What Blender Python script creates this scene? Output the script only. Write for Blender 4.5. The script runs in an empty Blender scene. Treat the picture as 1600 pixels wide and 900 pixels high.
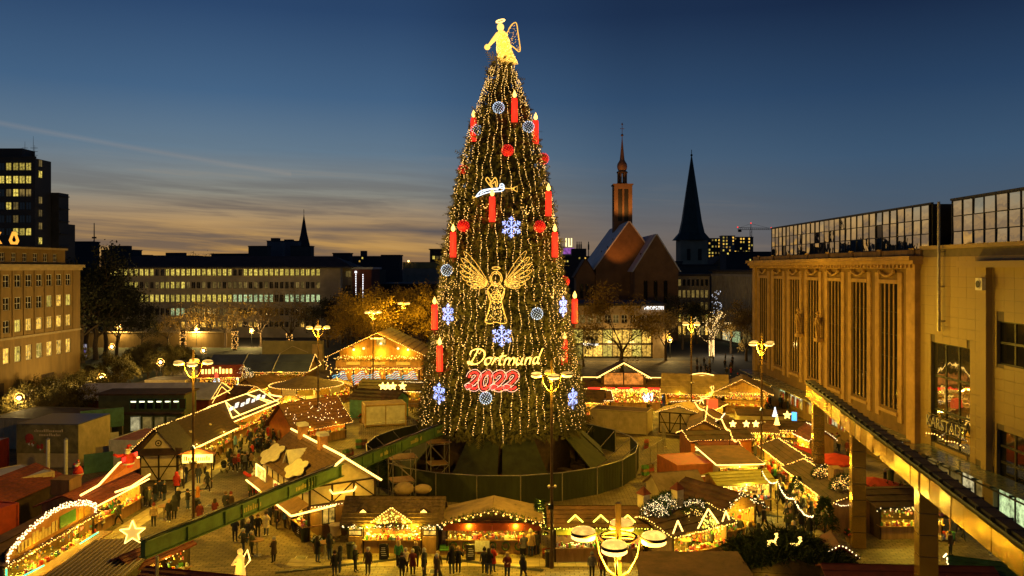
import bpy, bmesh, math, random
from math import sin, cos, pi, radians, atan2, sqrt, floor
from mathutils import Vector, Matrix
random.seed(11)
S = bpy.context.scene
COL = S.collection
# ---------------------------------------------------------------- camera, world, exposure
H, F, CX, CY = 19.7, 1300.0, 815.0, 418.0     # eye height (m), focal length / principal point in photo pixels
cd = bpy.data.cameras.new('camera'); cam = bpy.data.objects.new('camera', cd); COL.objects.link(cam)
cam.location = (0, 0, H); cam.rotation_euler = (pi/2, 0, 0)
cd.sensor_width = 36; cd.lens = 36*F/1600; cd.shift_x = -15/1600; cd.shift_y = -32/1600
cd.clip_start = 0.5; cd.clip_end = 9000
S.camera = cam
S.render.engine = 'CYCLES'
S.view_settings.view_transform = 'Standard'; S.view_settings.look = 'None'
S.view_settings.exposure = 0.0; S.view_settings.gamma = 1.0
S.cycles.use_denoising = True
S.cycles.max_bounces = 5; S.cycles.diffuse_bounces = 2; S.cycles.glossy_bounces = 3
S.cycles.sample_clamp_indirect = 3.0; S.cycles.sample_clamp_direct = 0
S.cycles.use_light_tree = True

def srgb(r, g, b):
    f = lambda c: (c/255/12.92) if c <= 10 else ((c/255+0.055)/1.055)**2.4
    return (f(r), f(g), f(b), 1)

class NT:
    """small helper round a node tree"""
    def __init__(s, nt): s.t = nt; s.n = nt.nodes; s.l = nt.links
    def new(s, typ, **kw):
        n = s.n.new(typ)
        for k, v in kw.items(): setattr(n, k, v)
        return n
    def math(s, op, a, b=None, c=None):
        n = s.new('ShaderNodeMath', operation=op)
        for i, v in enumerate((a, b, c)):
            if v is None: continue
            if hasattr(v, 'is_output'): s.l.new(v, n.inputs[i])
            else: n.inputs[i].default_value = v
        return n.outputs[0]
    def ramp(s, fac, stops, interp='LINEAR'):
        n = s.new('ShaderNodeValToRGB'); r = n.color_ramp; r.interpolation = interp
        while len(r.elements) < len(stops): r.elements.new(0.5)
        for e, (p, c) in zip(r.elements, stops):
            e.position = p; e.color = c if len(c) == 4 else (*c, 1)
        s.l.new(fac, n.inputs[0]); return n.outputs[0]
    def mix(s, fac, a, b, blend='MIX'):
        n = s.new('ShaderNodeMix', data_type='RGBA', blend_type=blend)
        for i, v in ((0, fac), (6, a), (7, b)):
            if hasattr(v, 'is_output'): s.l.new(v, n.inputs[i])
            else: n.inputs[i].default_value = v
        return n.outputs[2]
    def comb(s, x, y, z):
        n = s.new('ShaderNodeCombineXYZ')
        for i, v in enumerate((x, y, z)):
            if hasattr(v, 'is_output'): s.l.new(v, n.inputs[i])
            else: n.inputs[i].default_value = v
        return n.outputs[0]
    def noise(s, vec, scale, detail=3, rough=.55, dist=0):
        n = s.new('ShaderNodeTexNoise')
        n.inputs['Scale'].default_value = scale; n.inputs['Detail'].default_value = detail
        n.inputs['Roughness'].default_value = rough; n.inputs['Distortion'].default_value = dist
        if vec is not None: s.l.new(vec, n.inputs['Vector'])
        return n.outputs['Fac']

def make_world():
    w = bpy.data.worlds.new('World'); S.world = w; w.use_nodes = True
    t = NT(w.node_tree); t.n.clear()
    out = t.new('ShaderNodeOutputWorld'); bg = t.new('ShaderNodeBackground')
    t.l.new(bg.outputs[0], out.inputs[0])
    tc = t.new('ShaderNodeTexCoord'); sp = t.new('ShaderNodeSeparateXYZ')
    t.l.new(tc.outputs['Generated'], sp.inputs[0])
    x, y, z = sp.outputs
    az = t.math('ARCTAN2', x, y)                      # 0 straight ahead, negative to the left
    # (elevation as tangent-ish) ; sunset glow left of centre
    el = t.math('DIVIDE', z, t.math('MAXIMUM', t.math('SQRT', t.math('ADD', t.math('MULTIPLY', x, x), t.math('MULTIPLY', y, y))), .05))
    e = t.math('DIVIDE', el, 0.5)                     # 0..1 ramps over 26 degrees
    west = t.ramp(e, [(0.0, srgb(160, 114, 66)), (0.045, srgb(204, 155, 82)), (0.10, srgb(184, 148, 100)),
                      (0.17, srgb(144, 142, 131)), (0.27, srgb(105, 128, 147)), (0.40, srgb(72, 104, 138)),
                      (0.60, srgb(46, 74, 112)), (1.0, srgb(22, 40, 70))])
    east = t.ramp(e, [(0.0, srgb(84, 86, 92)), (0.10, srgb(76, 92, 108)), (0.25, srgb(60, 87, 115)),
                      (0.40, srgb(42, 68, 100)), (0.60, srgb(24, 41, 70)), (1.0, srgb(15, 27, 50))])
    # azimuth weight: full at the glow (-0.42 rad), gone by +0.35 rad; soft fall on the far side too
    d = t.math('ABSOLUTE', t.math('SUBTRACT', az, -0.36))
    wgt = t.ramp(t.math('DIVIDE', d, 1.6), [(0.0, (1, 1, 1)), (0.12, (.9, .9, .9)), (0.22, (.5, .5, .5)), (0.32, (.2, .2, .2)), (0.5, (0.03,)*3), (1, (0, 0, 0))], 'EASE')
    sky = t.mix(wgt, east, west)
    # streaky clouds: noise stretched along the horizon, gently tilted
    sl = t.math('ADD', el, t.math('MULTIPLY', az, 0.045))
    v1 = t.comb(t.math('MULTIPLY', az, 3.4), t.math('MULTIPLY', sl, 46), 0.0)
    n1 = t.noise(v1, 1.0, 5, .58, .5)
    v2 = t.comb(t.math('MULTIPLY', az, 7.0), t.math('MULTIPLY', sl, 120), 3.7)
    n2 = t.noise(v2, 1.0, 4, .6, .3)
    n = t.math('ADD', t.math('MULTIPLY', n1, .7), t.math('MULTIPLY', n2, .3))
    band = t.ramp(t.math('DIVIDE', el, 0.2), [(0.0, (.85,)*3), (.15, (1, 1, 1)), (.40, (.6,)*3), (.58, (.15,)*3), (.78, (0, 0, 0))])
    dark = t.math('MULTIPLY', t.ramp(n, [(.45, (0, 0, 0)), (.58, (1, 1, 1))]), band)
    cl = t.math('MULTIPLY', t.math('MULTIPLY', dark, .80), t.math('ADD', t.math('MULTIPLY', wgt, .92), .08))
    sky = t.mix(cl, sky, srgb(84, 80, 84))
    lite = t.math('MULTIPLY', t.ramp(n, [(.30, (1, 1, 1)), (.44, (0, 0, 0))]), t.math('MULTIPLY', band, wgt))
    sky = t.mix(t.math('MULTIPLY', lite, .5), sky, srgb(222, 180, 118))
    # a large dark bank low over the horizon ahead
    bank = t.math('SUBTRACT', 1.0, t.math('MINIMUM', 1.0, t.math('ABSOLUTE', t.math('DIVIDE', t.math('SUBTRACT', t.math('ADD', el, t.math('MULTIPLY', n1, .012)), .050), .0075))))
    bk = t.math('MULTIPLY', bank, t.ramp(t.math('ADD', az, .5), [(.10, (0, 0, 0)), (.28, (1, 1, 1)), (.48, (1, 1, 1)), (.62, (0, 0, 0))]))
    sky = t.mix(t.math('MULTIPLY', bk, .75), sky, srgb(84, 82, 88))
    # thin vapour trails
    for e0, b, az0, az1, amt in ((0.108, -.135, -.60, -.27, .10),):
        dd = t.math('ABSOLUTE', t.math('SUBTRACT', el, t.math('ADD', e0, t.math('MULTIPLY', t.math('ADD', az, .27), b))))
        m = t.math('SUBTRACT', 1.0, t.math('MINIMUM', 1.0, t.math('DIVIDE', dd, .004)))
        inside = t.math('MULTIPLY', t.math('GREATER_THAN', az, az0), t.math('LESS_THAN', az, az1))
        sky = t.mix(t.math('MULTIPLY', t.math('MULTIPLY', m, inside), amt), sky, srgb(210, 180, 150))
    below = t.math('LESS_THAN', z, -0.002)
    sky = t.mix(below, sky, srgb(40, 36, 34))
    t.l.new(sky, bg.inputs[0]); bg.inputs[1].default_value = 0.92
make_world()

# ---------------------------------------------------------------- materials
MATS = {}
def mat(name, col, rough=.75, var=.35, scale=2.0, bump=.0, bscale=None, metal=0, spec=.4, stripes=None, brick=None, streak=False, mort=.05, stain=0):
    """procedural surface: colour broken up by noise (dirt, wear), optional bump, brick joints or fine stripes"""
    if name in MATS: return MATS[name]
    m = bpy.data.materials.new(name); m.use_nodes = True
    t = NT(m.node_tree); b = t.n['Principled BSDF']
    tc = t.new('ShaderNodeTexCoord'); o = tc.outputs['Object']
    c = (*col, 1)
    vec = o
    if streak:
        mp = t.new('ShaderNodeMapping'); mp.inputs['Scale'].default_value = (1, 1, .18); t.l.new(o, mp.inputs[0]); vec = mp.outputs[0]
    n = t.noise(vec, scale, 5, .62)
    lo = tuple(v*(1-var) for v in col); hi = tuple(min(1, v*(1+var)) for v in col)
    colr = t.ramp(n, [(.3, lo), (.7, hi)])
    hgt = t.noise(o, bscale or scale*6, 3)
    if brick:
        bw, bh, jc = brick
        bt = t.new('ShaderNodeTexBrick'); bt.inputs['Scale'].default_value = 1
        bt.inputs['Brick Width'].default_value = bw; bt.inputs['Row Height'].default_value = bh
        bt.inputs['Mortar Size'].default_value = min(bw, bh)*mort; bt.inputs['Color1'].default_value = (.75, .75, .75, 1)
        bt.inputs['Color2'].default_value = (1.1, 1.1, 1.1, 1); bt.inputs['Mortar'].default_value = (jc, jc, jc, 1)
        t.l.new(o, bt.inputs['Vector'])
        colr = t.mix(1.0, colr, bt.outputs['Color'], 'MULTIPLY')
        hgt = t.math('ADD', t.math('MULTIPLY', hgt, .3), t.math('SUBTRACT', 1, bt.outputs['Fac']))
    if stain:
        s1 = t.noise(o, .16, 6, .7, .6); s2 = t.noise(o, 1.7, 4, .75)
        colr = t.mix(1.0, colr, t.ramp(s1, [(.36, (1-stain,)*3), (.5, (1, 1, 1)), (.66, (1+stain*.4,)*3)]), 'MULTIPLY')
        colr = t.mix(1.0, colr, t.ramp(s2, [(.28, (.45,)*3), (.38, (1, 1, 1))]), 'MULTIPLY')
    t.l.new(colr, b.inputs['Base Color'])
    rr = t.math('ADD', t.math('MULTIPLY', n, .25), rough-.12); t.l.new(rr, b.inputs['Roughness'])
    b.inputs['Metallic'].default_value = metal; b.inputs['Specular IOR Level'].default_value = spec
    if bump:
        bp = t.new('ShaderNodeBump'); bp.inputs['Strength'].default_value = bump; bp.inputs['Distance'].default_value = .05
        t.l.new(hgt, bp.inputs['Height']); t.l.new(bp.outputs[0], b.inputs['Normal'])
    m.cycles.emission_sampling = 'NONE'
    MATS[name] = m; return m

def glow(name, col, strength=1.0, sample=False):
    if name in MATS: return MATS[name]
    m = bpy.data.materials.new(name); m.use_nodes = True
    t = NT(m.node_tree); b = t.n['Principled BSDF']
    b.inputs['Base Color'].default_value = (*[min(1, c*.8) for c in col], 1)
    b.inputs['Emission Color'].default_value = (*col, 1); b.inputs['Emission Strength'].default_value = strength
    m.cycles.emission_sampling = 'FRONT' if sample else 'NONE'
    MATS[name] = m; return m

def window_glow(name, col, strength, cell=1.2, lo=.15):
    """a lit room behind glass: brighter and darker patches (blinds, furniture, lamps) that vary from window to window"""
    if name in MATS: return MATS[name]
    m = bpy.data.materials.new(name); m.use_nodes = True
    t = NT(m.node_tree); b = t.n['Principled BSDF']
    g = t.new('ShaderNodeNewGeometry'); oi = t.new('ShaderNodeObjectInfo')
    n = t.noise(g.outputs['Position'], cell, 4, .65)
    f = t.ramp(n, [(.33, (lo,)*3), (.5, (.6,)*3), (.68, (1, 1, 1))])
    k = t.math('ADD', t.math('MULTIPLY', oi.outputs['Random'], .75), .4)
    b.inputs['Base Color'].default_value = (.05, .05, .05, 1); b.inputs['Roughness'].default_value = .15
    b.inputs['Emission Color'].default_value = (*col, 1)
    t.l.new(t.math('MULTIPLY', t.math('MULTIPLY', f, k), strength), b.inputs['Emission Strength'])
    m.cycles.emission_sampling = 'NONE'
    MATS[name] = m; return m

def glassy(name, col, rough=.05, spec=.9, metal=.0, wob=0, base=None):
    if name in MATS: return MATS[name]
    m = bpy.data.materials.new(name); m.use_nodes = True
    t = NT(m.node_tree); b = t.n['Principled BSDF']
    b.inputs['Base Color'].default_value = (*col, 1); b.inputs['Roughness'].default_value = rough
    b.inputs['Specular IOR Level'].default_value = spec; b.inputs['Metallic'].default_value = metal
    if wob:
        g = t.new('ShaderNodeNewGeometry'); n = t.noise(g.outputs['Position'], .6, 2)
        bp = t.new('ShaderNodeBump'); bp.inputs['Strength'].default_value = wob; bp.inputs['Distance'].default_value = .2
        t.l.new(n, bp.inputs['Height']); t.l.new(bp.outputs[0], b.inputs['Normal'])
    m.cycles.emission_sampling = 'NONE'
    MATS[name] = m; return m

def leafmat(name, c1, c2, scale=.6, transl=.25):
    if name in MATS: return MATS[name]
    m = bpy.data.materials.new(name); m.use_nodes = True
    t = NT(m.node_tree); b = t.n['Principled BSDF']
    g = t.new('ShaderNodeNewGeometry')
    n = t.noise(g.outputs['Position'], scale, 4, .7)
    t.l.new(t.ramp(n, [(.3, c1), (.7, c2)]), b.inputs['Base Color'])
    b.inputs['Roughness'].default_value = .7; b.inputs['Specular IOR Level'].default_value = .2
    m.cycles.emission_sampling = 'NONE'
    MATS[name] = m; return m

WOOD = mat('brown boards', (.16, .085, .04), .8, .45, 3, .5, streak=True)
WOOD2 = mat('honey boards', (.36, .2, .08), .7, .35, 3, .4, streak=True)
WOODD = mat('dark stained boards', (.06, .035, .022), .8, .4, 3, .4)
SHINGLE = mat('brown shingles', (.15, .095, .05), .85, .5, 4, .6, 30, stain=.4)
SHINGLER = mat('red shingles', (.22, .05, .03), .8, .45, 4, .6, 30, stain=.4)
ROOFD = mat('dark roofing felt', (.075, .04, .024), .8, .5, 1.5, .4, stain=.45)
ROOFB = mat('brown roofing felt', (.135, .066, .032), .8, .4, 1.2, .3, stain=.45)
ROOFR = mat('maroon roofing', (.13, .028, .02), .75, .4, 1.4, .3)
ROOFG = mat('green roofing', (.03, .09, .03), .75, .45, 1.4, .4)
TANROOF = mat('tan canvas', (.36, .25, .12), .8, .3, 1.0, .2, stain=.4)
GREYTENT = mat('grey tent canvas', (.58, .56, .62), .6, .25, .7, .15)
BLUETENT = mat('dark blue tent canvas', (.06, .075, .14), .55, .3, .7, .15)
REDCANVAS = mat('red canvas', (.4, .03, .02), .8, .3, 1.5, .2)
CREAM = mat('cream plaster', (.62, .5, .3), .85, .2, 2.0, .2)
BEIGE = mat('beige sheet metal', (.5, .4, .22), .6, .25, 1.2, .15)
WHITEP = mat('white paint', (.72, .68, .58), .6, .22, 1.5, .15)
DKGREEN = mat('dark green boards', (.034, .04, .017), .8, .45, 1.2, .3, streak=True)
GREEN = mat('green girder paint', (.10, .18, .045), .5, .35, 1.5, .2)
TIMBER = mat('dark timber', (.035, .02, .013), .8, .4, 4, .4)
STEEL = mat('galvanised steel', (.42, .38, .3), .45, .3, 3, .1, metal=.7)
BLACK = mat('black metal', (.015, .014, .013), .5, .4, 3)
ORANGE = mat('orange sheet metal', (.55, .17, .04), .6, .25, 1.5, .15)
REDBOX = mat('red sheet metal', (.4, .06, .03), .6, .25, 1.5, .15)
TABLE = mat('cream tablecloth', (.7, .55, .3), .8, .15, 2)
SNOW = mat('white painted cutout', (.8, .72, .52), .8, .15, 3)
GOODS = [mat('goods %s' % n, c, .5, .3, 6) for n, c in (('cream', (.75, .6, .35)), ('red', (.55, .06, .04)), ('green', (.1, .3, .06)), ('brown', (.35, .16, .06)),
         ('gold', (.7, .42, .08)), ('white', (.8, .78, .7)), ('blue', (.1, .15, .4)), ('pink', (.6, .15, .3)))]
WARM = (1.0, .565, .03)
BULB = glow('warm bulb', (1.0, .52, .10), 3.6, True)
BULBY = glow('yellow bulb', (1.0, .62, .12), 3.2, True)
BULBW = glow('white bulb', (1.0, .74, .36), 3.6, True)
BULBG = glow('green yellow bulb', (.85, .85, .08), 3.2, True)
TUBE = glow('yellow light tube', (1.0, .62, .14), 3.6, True)
TUBEG = glow('lime light tube', (.9, .9, .10), 2.8, True)
TUBEGR = glow('green neon tube', (.08, .9, .35), 2.2)
ICE = glow('icy blue light', (.34, .44, 1.0), 1.7)
ICEW = glow('icy white light', (.62, .78, 1.0), 1.8)
CYAN = glow('cyan light', (.12, .5, .8), 1.2)
REDG = glow('red light', (1.0, .035, .02), 1.6)
REDB = glow('red bulb', (1.0, .035, .025), 1.7)
LAMPG = glow('sodium lamp diffuser', (1.0, .58, .13), 3.6)
LAMPIN = glow('warm shop lamp', (1.0, .66, .22), 5)
WHITEG = glow('white letters', (.9, .95, 1.0), 2.2)
ROOMW = window_glow('warm lit room', (1.0, .56, .08), 1.9, 2.0, .06)
ROOMY = window_glow('yellow lit room', (.95, .72, .12), 1.25, 1.9, .05)
ROOMG = window_glow('greenish lit room', (.62, .8, .38), 1.4, 1.9, .06)
ROOMS = window_glow('pale shop interior', (.95, .82, .42), 1.15, 1.6, .12)
ROOMD = window_glow('dim lit room', (.9, .6, .15), .3, .8)
DARKGLASS = glassy('dark window glass', (.012, .012, .014), .06, .8)
SKYGLASS = glassy('mirror curtain glass', (.99, .96, .80), .02, .9, 1.0, .04)

# ---------------------------------------------------------------- mesh building
SPLIT = {'stiffener', 'tier', 'display', 'strut', 'fin', 'pilaster', 'turret', 'chimney_cap', 'bracket', 'mullion', 'antenna', 'dormer', 'cutout', 'barrel_table', 'printed_flower', 'beam', 'timber', 'banner', 'sill', 'warning_lamp', 'candle_trim', 'valance', 'shelf', 'picture_panel', 'lantern_post', 'relief'}
STUFF = {'light_string', 'net_lights', 'goods', 'hanging_goods', 'fir_garland', 'fir_boughs', 'fir_bush', 'decoration', 'outline_lights'}
class MB:
    def __init__(s): s.v = []; s.f = []; s.mi = []; s.sm = []
    def add(s, vs, fs, mi=0, smooth=False):
        o = len(s.v); s.v.extend(tuple(p) for p in vs)
        for f in fs: s.f.append(tuple(i+o for i in f)); s.mi.append(mi); s.sm.append(smooth)
        return s
    def box(s, c, d, rz=0, mi=0, rx=0, ry=0):
        hx, hy, hz = d[0]/2, d[1]/2, d[2]/2
        R = Matrix.Rotation(rz, 3, 'Z') @ Matrix.Rotation(ry, 3, 'Y') @ Matrix.Rotation(rx, 3, 'X')
        vs = [Vector(c) + R @ Vector((x*hx, y*hy, z*hz)) for z in (-1, 1) for x, y in ((-1, -1), (1, -1), (1, 1), (-1, 1))]
        return s.add(vs, [(3, 2, 1, 0), (4, 5, 6, 7), (0, 1, 5, 4), (1, 2, 6, 5), (2, 3, 7, 6), (3, 0, 4, 7)], mi)
    def bx(s, x0, x1, y0, y1, z0, z1, mi=0):
        return s.box(((x0+x1)/2, (y0+y1)/2, (z0+z1)/2), (abs(x1-x0), abs(y1-y0), abs(z1-z0)), 0, mi)
    def cyl(s, p0, p1, r0, r1=None, n=8, mi=0, cap=True, smooth=True):
        r1 = r0 if r1 is None else r1
        p0, p1 = Vector(p0), Vector(p1); a = (p1-p0)
        if a.length < 1e-6: return s
        a.normalize(); u = a.orthogonal().normalized(); w = a.cross(u)
        vs = []
        for p, r in ((p0, r0), (p1, r1)):
            for i in range(n):
                t = 2*pi*i/n; vs.append(p + u*(r*cos(t)) + w*(r*sin(t)))
        fs = [(i, (i+1) % n, n+(i+1) % n, n+i) for i in range(n)]
        s.add(vs, fs, mi, smooth)
        if cap:
            s.add(vs[:n], [tuple(range(n-1, -1, -1))], mi); s.add(vs[n:], [tuple(range(n))], mi)
        return s
    def tube(s, pts, r, n=6, mi=0, closed=False):
        pts = [Vector(p) for p in pts]; m = len(pts); vs = []; fs = []
        if m < 2: return s
        for i, p in enumerate(pts):
            if closed: a = pts[(i+1) % m] - pts[i-1]
            else: a = pts[min(i+1, m-1)] - pts[max(i-1, 0)]
            if a.length < 1e-7: a = Vector((0, 0, 1))
            a.normalize(); up = Vector((0, 0, 1)) if abs(a.z) < .9 else Vector((1, 0, 0))
            u = a.cross(up).normalized(); w = u.cross(a)
            rr = r[i] if isinstance(r, (list, tuple)) else r
            for k in range(n):
                t = 2*pi*k/n; vs.append(p + u*rr*cos(t) + w*rr*sin(t))
        for i in range(m if closed else m-1):
            j = (i+1) % m
            for k in range(n): fs.append((i*n+k, i*n+(k+1) % n, j*n+(k+1) % n, j*n+k))
        s.add(vs, fs, mi, True)
        if not closed:
            s.add(vs[:n], [tuple(range(n))], mi); s.add(vs[-n:], [tuple(range(n-1, -1, -1))], mi)
        return s
    def lathe(s, prof, n=16, c=(0, 0, 0), mi=0, smooth=True, sx=1, sy=1, rot=0):
        vs = []; fs = []; m = len(prof)
        for r, z in prof:
            for k in range(n):
                t = 2*pi*k/n+rot; vs.append((c[0]+r*cos(t)*sx, c[1]+r*sin(t)*sy, c[2]+z))
        for i in range(m-1):
            for k in range(n): fs.append((i*n+k, i*n+(k+1) % n, (i+1)*n+(k+1) % n, (i+1)*n+k))
        s.add(vs, fs, mi, smooth)
        if prof[0][0] > 1e-4: s.add(vs[:n], [tuple(range(n-1, -1, -1))], mi)
        if prof[-1][0] > 1e-4: s.add(vs[-n:], [tuple(range(n))], mi)
        return s
    def ball(s, c, r, n=8, m=5, mi=0, sz=1.0):
        return s.lathe([(max(1e-5, r*sin(pi*i/m)), -r*cos(pi*i/m)*sz) for i in range(m+1)], n, c, mi)
    def bulb(s, c, r, mi=0):
        x, y, z = c
        return s.add([(x+r, y, z), (x-r, y, z), (x, y+r, z), (x, y-r, z), (x, y, z+r), (x, y, z-r)],
                     [(0, 2, 4), (2, 1, 4), (1, 3, 4), (3, 0, 4), (2, 0, 5), (1, 2, 5), (3, 1, 5), (0, 3, 5)], mi)
    def poly(s, pts, thick, nrm, mi=0):
        """flat outline given real thickness along nrm"""
        k = len(pts); nv = Vector(nrm)*thick; P = [Vector(p) for p in pts]
        vs = P + [p+nv for p in P]
        return s.add(vs, [tuple(range(k-1, -1, -1)), tuple(range(k, 2*k))] + [(i, (i+1) % k, k+(i+1) % k, k+i) for i in range(k)], mi)
    def slab(s, a, b, c, d, t, mi=0):
        a, b, c, d = map(Vector, (a, b, c, d)); n = (b-a).cross(d-a).normalized()
        return s.poly([a, b, c, d], t, n, mi)
    def mesh(s, name, mats):
        m = bpy.data.meshes.new(name); m.from_pydata(s.v, [], s.f)
        for x in (mats if isinstance(mats, (list, tuple)) else [mats]): m.materials.append(x)
        m.polygons.foreach_set('material_index', s.mi); m.polygons.foreach_set('use_smooth', s.sm)
        m.update(); return m
    def islands(s):
        key = {}; par = list(range(len(s.v)))
        def fnd(i):
            while par[i] != i: par[i] = par[par[i]]; i = par[i]
            return i
        for i, p in enumerate(s.v):
            k = (round(p[0], 4), round(p[1], 4), round(p[2], 4))
            if k in key: par[fnd(i)] = fnd(key[k])
            else: key[k] = i
        for f in s.f:
            for a in f[1:]: par[fnd(a)] = fnd(f[0])
        out = {}
        for f, m, q in zip(s.f, s.mi, s.sm):
            b = out.setdefault(fnd(f[0]), (MB(), {}))
            idx = []
            for a in f:
                if a not in b[1]: b[1][a] = len(b[0].v); b[0].v.append(s.v[a])
                idx.append(b[1][a])
            b[0].f.append(tuple(idx)); b[0].mi.append(m); b[0].sm.append(q)
        return [b[0] for b in out.values()]
    def build(s, name, mats, parent=None, loc=(0, 0, 0), rz=0):
        if name in SPLIT and parent is not None:
            for q in s.islands(): o = link(name, q.mesh(name, mats), parent, loc, rz)
            return o
        return s.whole(name, mats, parent, loc, rz)
    def whole(s, name, mats, parent=None, loc=(0, 0, 0), rz=0):
        return link(name, s.mesh(name, mats), parent, loc, rz)

def link(name, data, parent=None, loc=(0, 0, 0), rz=0):
    o = bpy.data.objects.new(name, data); COL.objects.link(o)
    o.location = loc; o.rotation_euler = (0, 0, rz); o.parent = parent
    if name in STUFF and parent is not None: o['kind'] = 'stuff'
    return o
def tag(o, label=None, cat=None, group=None, kind=None):
    if label: o['label'] = label
    if cat: o['category'] = cat
    if group: o['group'] = group
    if kind: o['kind'] = kind
    return o
def thing(name, label, cat, loc=(0, 0, 0), rz=0, group=None):
    o = link(name, None, None, loc, rz); o.empty_display_size = .2
    return tag(o, label, cat, group)
def copy_tree(o, parent=None):
    c = o.copy(); COL.objects.link(c); c.parent = parent
    for ch in KIDS.get(o.name, o.children): copy_tree(ch, c)
    return c
KIDS = {}
def dup(root, loc, rz=0, label=None, scale=None):
    c = root.copy(); COL.objects.link(c); c.location = loc; c.rotation_euler = (0, 0, rz)
    if scale is not None: c.scale = (scale,)*3 if not hasattr(scale, '__len__') else scale
    if label: c['label'] = label
    for ch in KIDS[root.name]:
        d = ch.copy(); COL.objects.link(d); d.parent = c
        for g in KIDS.get(ch.name, ()):
            e = g.copy(); COL.objects.link(e); e.parent = d
    return c
def setkids(o, kids): KIDS[o.name] = list(kids)

def at(px, py, z=0.0):
    """where the level z is met by the sight line through a photo pixel"""
    D = (H-z)*F/(py-CY); return Vector(((px-CX)*D/F, D, z))
def atD(px, py, D): return Vector(((px-CX)*D/F, D, H-(py-CY)*D/F))
def px_of(p): return (CX + p[0]*F/p[1], CY + (H-p[2])*F/p[1])
def lamp_light(name, p, power, col=WARM, r=.25, parent=None):
    l = bpy.data.lights.new(name, 'POINT'); l.energy = power; l.color = col; l.shadow_soft_size = r
    o = link(name, l, parent, p); return o
def spot_light(name, p, target, power, ang, col=WARM, r=.2, blend=.6, parent=None):
    l = bpy.data.lights.new(name, 'SPOT'); l.energy = power; l.color = col; l.shadow_soft_size = r
    l.spot_size = radians(ang); l.spot_blend = blend
    o = link(name, l, parent, p); o.rotation_euler = (Vector(target)-Vector(p)).to_track_quat('-Z', 'Y').to_euler(); return o

FONTC = {}
def text_mesh(txt, size, depth=.05, mt=None):
    cu = bpy.data.curves.new('lettering', 'FONT'); cu.body = txt; cu.size = size; cu.extrude = depth; cu.align_x = 'CENTER'; cu.align_y = 'CENTER'
    cu.resolution_u = 3
    o = bpy.data.objects.new('lettering', cu); COL.objects.link(o)
    dg = bpy.context.evaluated_depsgraph_get(); me = bpy.data.meshes.new_from_object(o.evaluated_get(dg))
    bpy.data.objects.remove(o); bpy.data.curves.remove(cu)
    me.materials.clear(); me.materials.append(mt)
    return me
def lettering(txt, size, mt, parent, loc, rz=0, depth=.05, name='lettering'):
    """upright letters; rz=0 reads from the -Y side"""
    o = link(name, text_mesh(txt, size, depth, mt), parent, loc)
    o.rotation_euler = (pi/2, 0, rz); return o

def along(pts, step, sag=0.0, jit=0.0):
    """points spaced along a polyline, sagging between its corners"""
    out = []
    for a, b in zip(pts[:-1], pts[1:]):
        a, b = Vector(a), Vector(b); L = (b-a).length; k = max(1, int(L/step))
        for i in range(k):
            t = (i+.5)/k; p = a.lerp(b, t); p.z -= sag*4*t*(1-t)
            if jit: p += Vector((random.uniform(-jit, jit), random.uniform(-jit, jit), random.uniform(-jit, jit)))
            out.append(p)
    return out
def bulbs(pts, step, parent, m=None, r=.05, sag=0, jit=.03, name='light_string'):
    mb = MB()
    for p in along(pts, step, sag, jit): mb.bulb(p, r*random.uniform(.8, 1.2))
    return mb.build(name, m or BULB, parent)
def led(pts, parent, m=None, r=.06, name='light_tube'):
    mb = MB()
    for a, b in zip(pts[:-1], pts[1:]): mb.cyl(a, b, r, n=6)
    return mb.build(name, m or TUBE, parent)
NEEDLE = leafmat('fir needles', (.012, .03, .008), (.05, .085, .02), 1.2)
def needles(mb, p, d, L, k=7, w=.05, spread=.5):
    d = Vector(d).normalized(); u = d.orthogonal().normalized(); v = d.cross(u)
    for i in range(k):
        a = random.uniform(0, 2*pi); q = Vector(p) + d*(L*random.uniform(0, .6))
        e = (d + (u*cos(a)+v*sin(a))*spread*random.uniform(.5, 1.3)).normalized()
        sd = e.cross(Vector((random.uniform(-1, 1), random.uniform(-1, 1), random.uniform(-1, 1)))).normalized()*w*random.uniform(.7, 1.3)
        tip = q + e*(L*random.uniform(.5, .9))
        mb.add([q-sd, q+sd, tip], [(0, 1, 2)])
def garland(pts, parent, r=.16, dens=26, lights=None, name='fir_garland', lr=.04):
    mb = MB(); b = MB()
    P = along(pts, 1/dens)
    for p in P:
        d = Vector((random.gauss(0, 1), random.gauss(0, 1), random.gauss(0, 1)-.2))
        needles(mb, p, d, r*1.5, 4, .022, .8)
        if lights and random.random() < .3:
            b.bulb(p + Vector((random.uniform(-r, r), random.uniform(-r, r), random.uniform(-r, r)*.8)), lr)
    o = mb.build(name, NEEDLE, parent)
    if lights: b.build('light_string', lights, o if parent is not None and parent.parent is None and parent.type == 'EMPTY' else parent)
    return o
# ================================================================ SETTING
GROUND = mat('city ground', (.06, .055, .05), .9, .4, .05, .1)
PAVE = mat('brick paving', (.27, .20, .09), .72, .4, .35, .5, None, brick=(.62, .31, .3), spec=.5, mort=.1, stain=.6)
SLAB = mat('pale paving slab', (.46, .37, .2), .7, .3, .8, .25, 8, spec=.5)
ASPH = mat('asphalt', (.05, .048, .045), .85, .35, .8, .3)
def sheet(name, x0, x1, y0, y1, z, m):
    mb = MB(); mb.add([(x0, y0, z), (x1, y0, z), (x1, y1, z), (x0, y1, z)], [(0, 1, 2, 3)])
    return tag(mb.build(name, m), kind='structure')
sheet('ground', -4000, 4000, -300, 7500, -.012, GROUND)
pave = sheet('pavement', -66, 36.5, 8, 176, 0, PAVE)
sheet('road', -150, -69, 132, 170, -.008, ASPH)
sheet('lawn', -135, -57, 100, 204, -.004, mat('dark lawn', (.03, .038, .012), .9, .5, .6, .5, 14))
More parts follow.
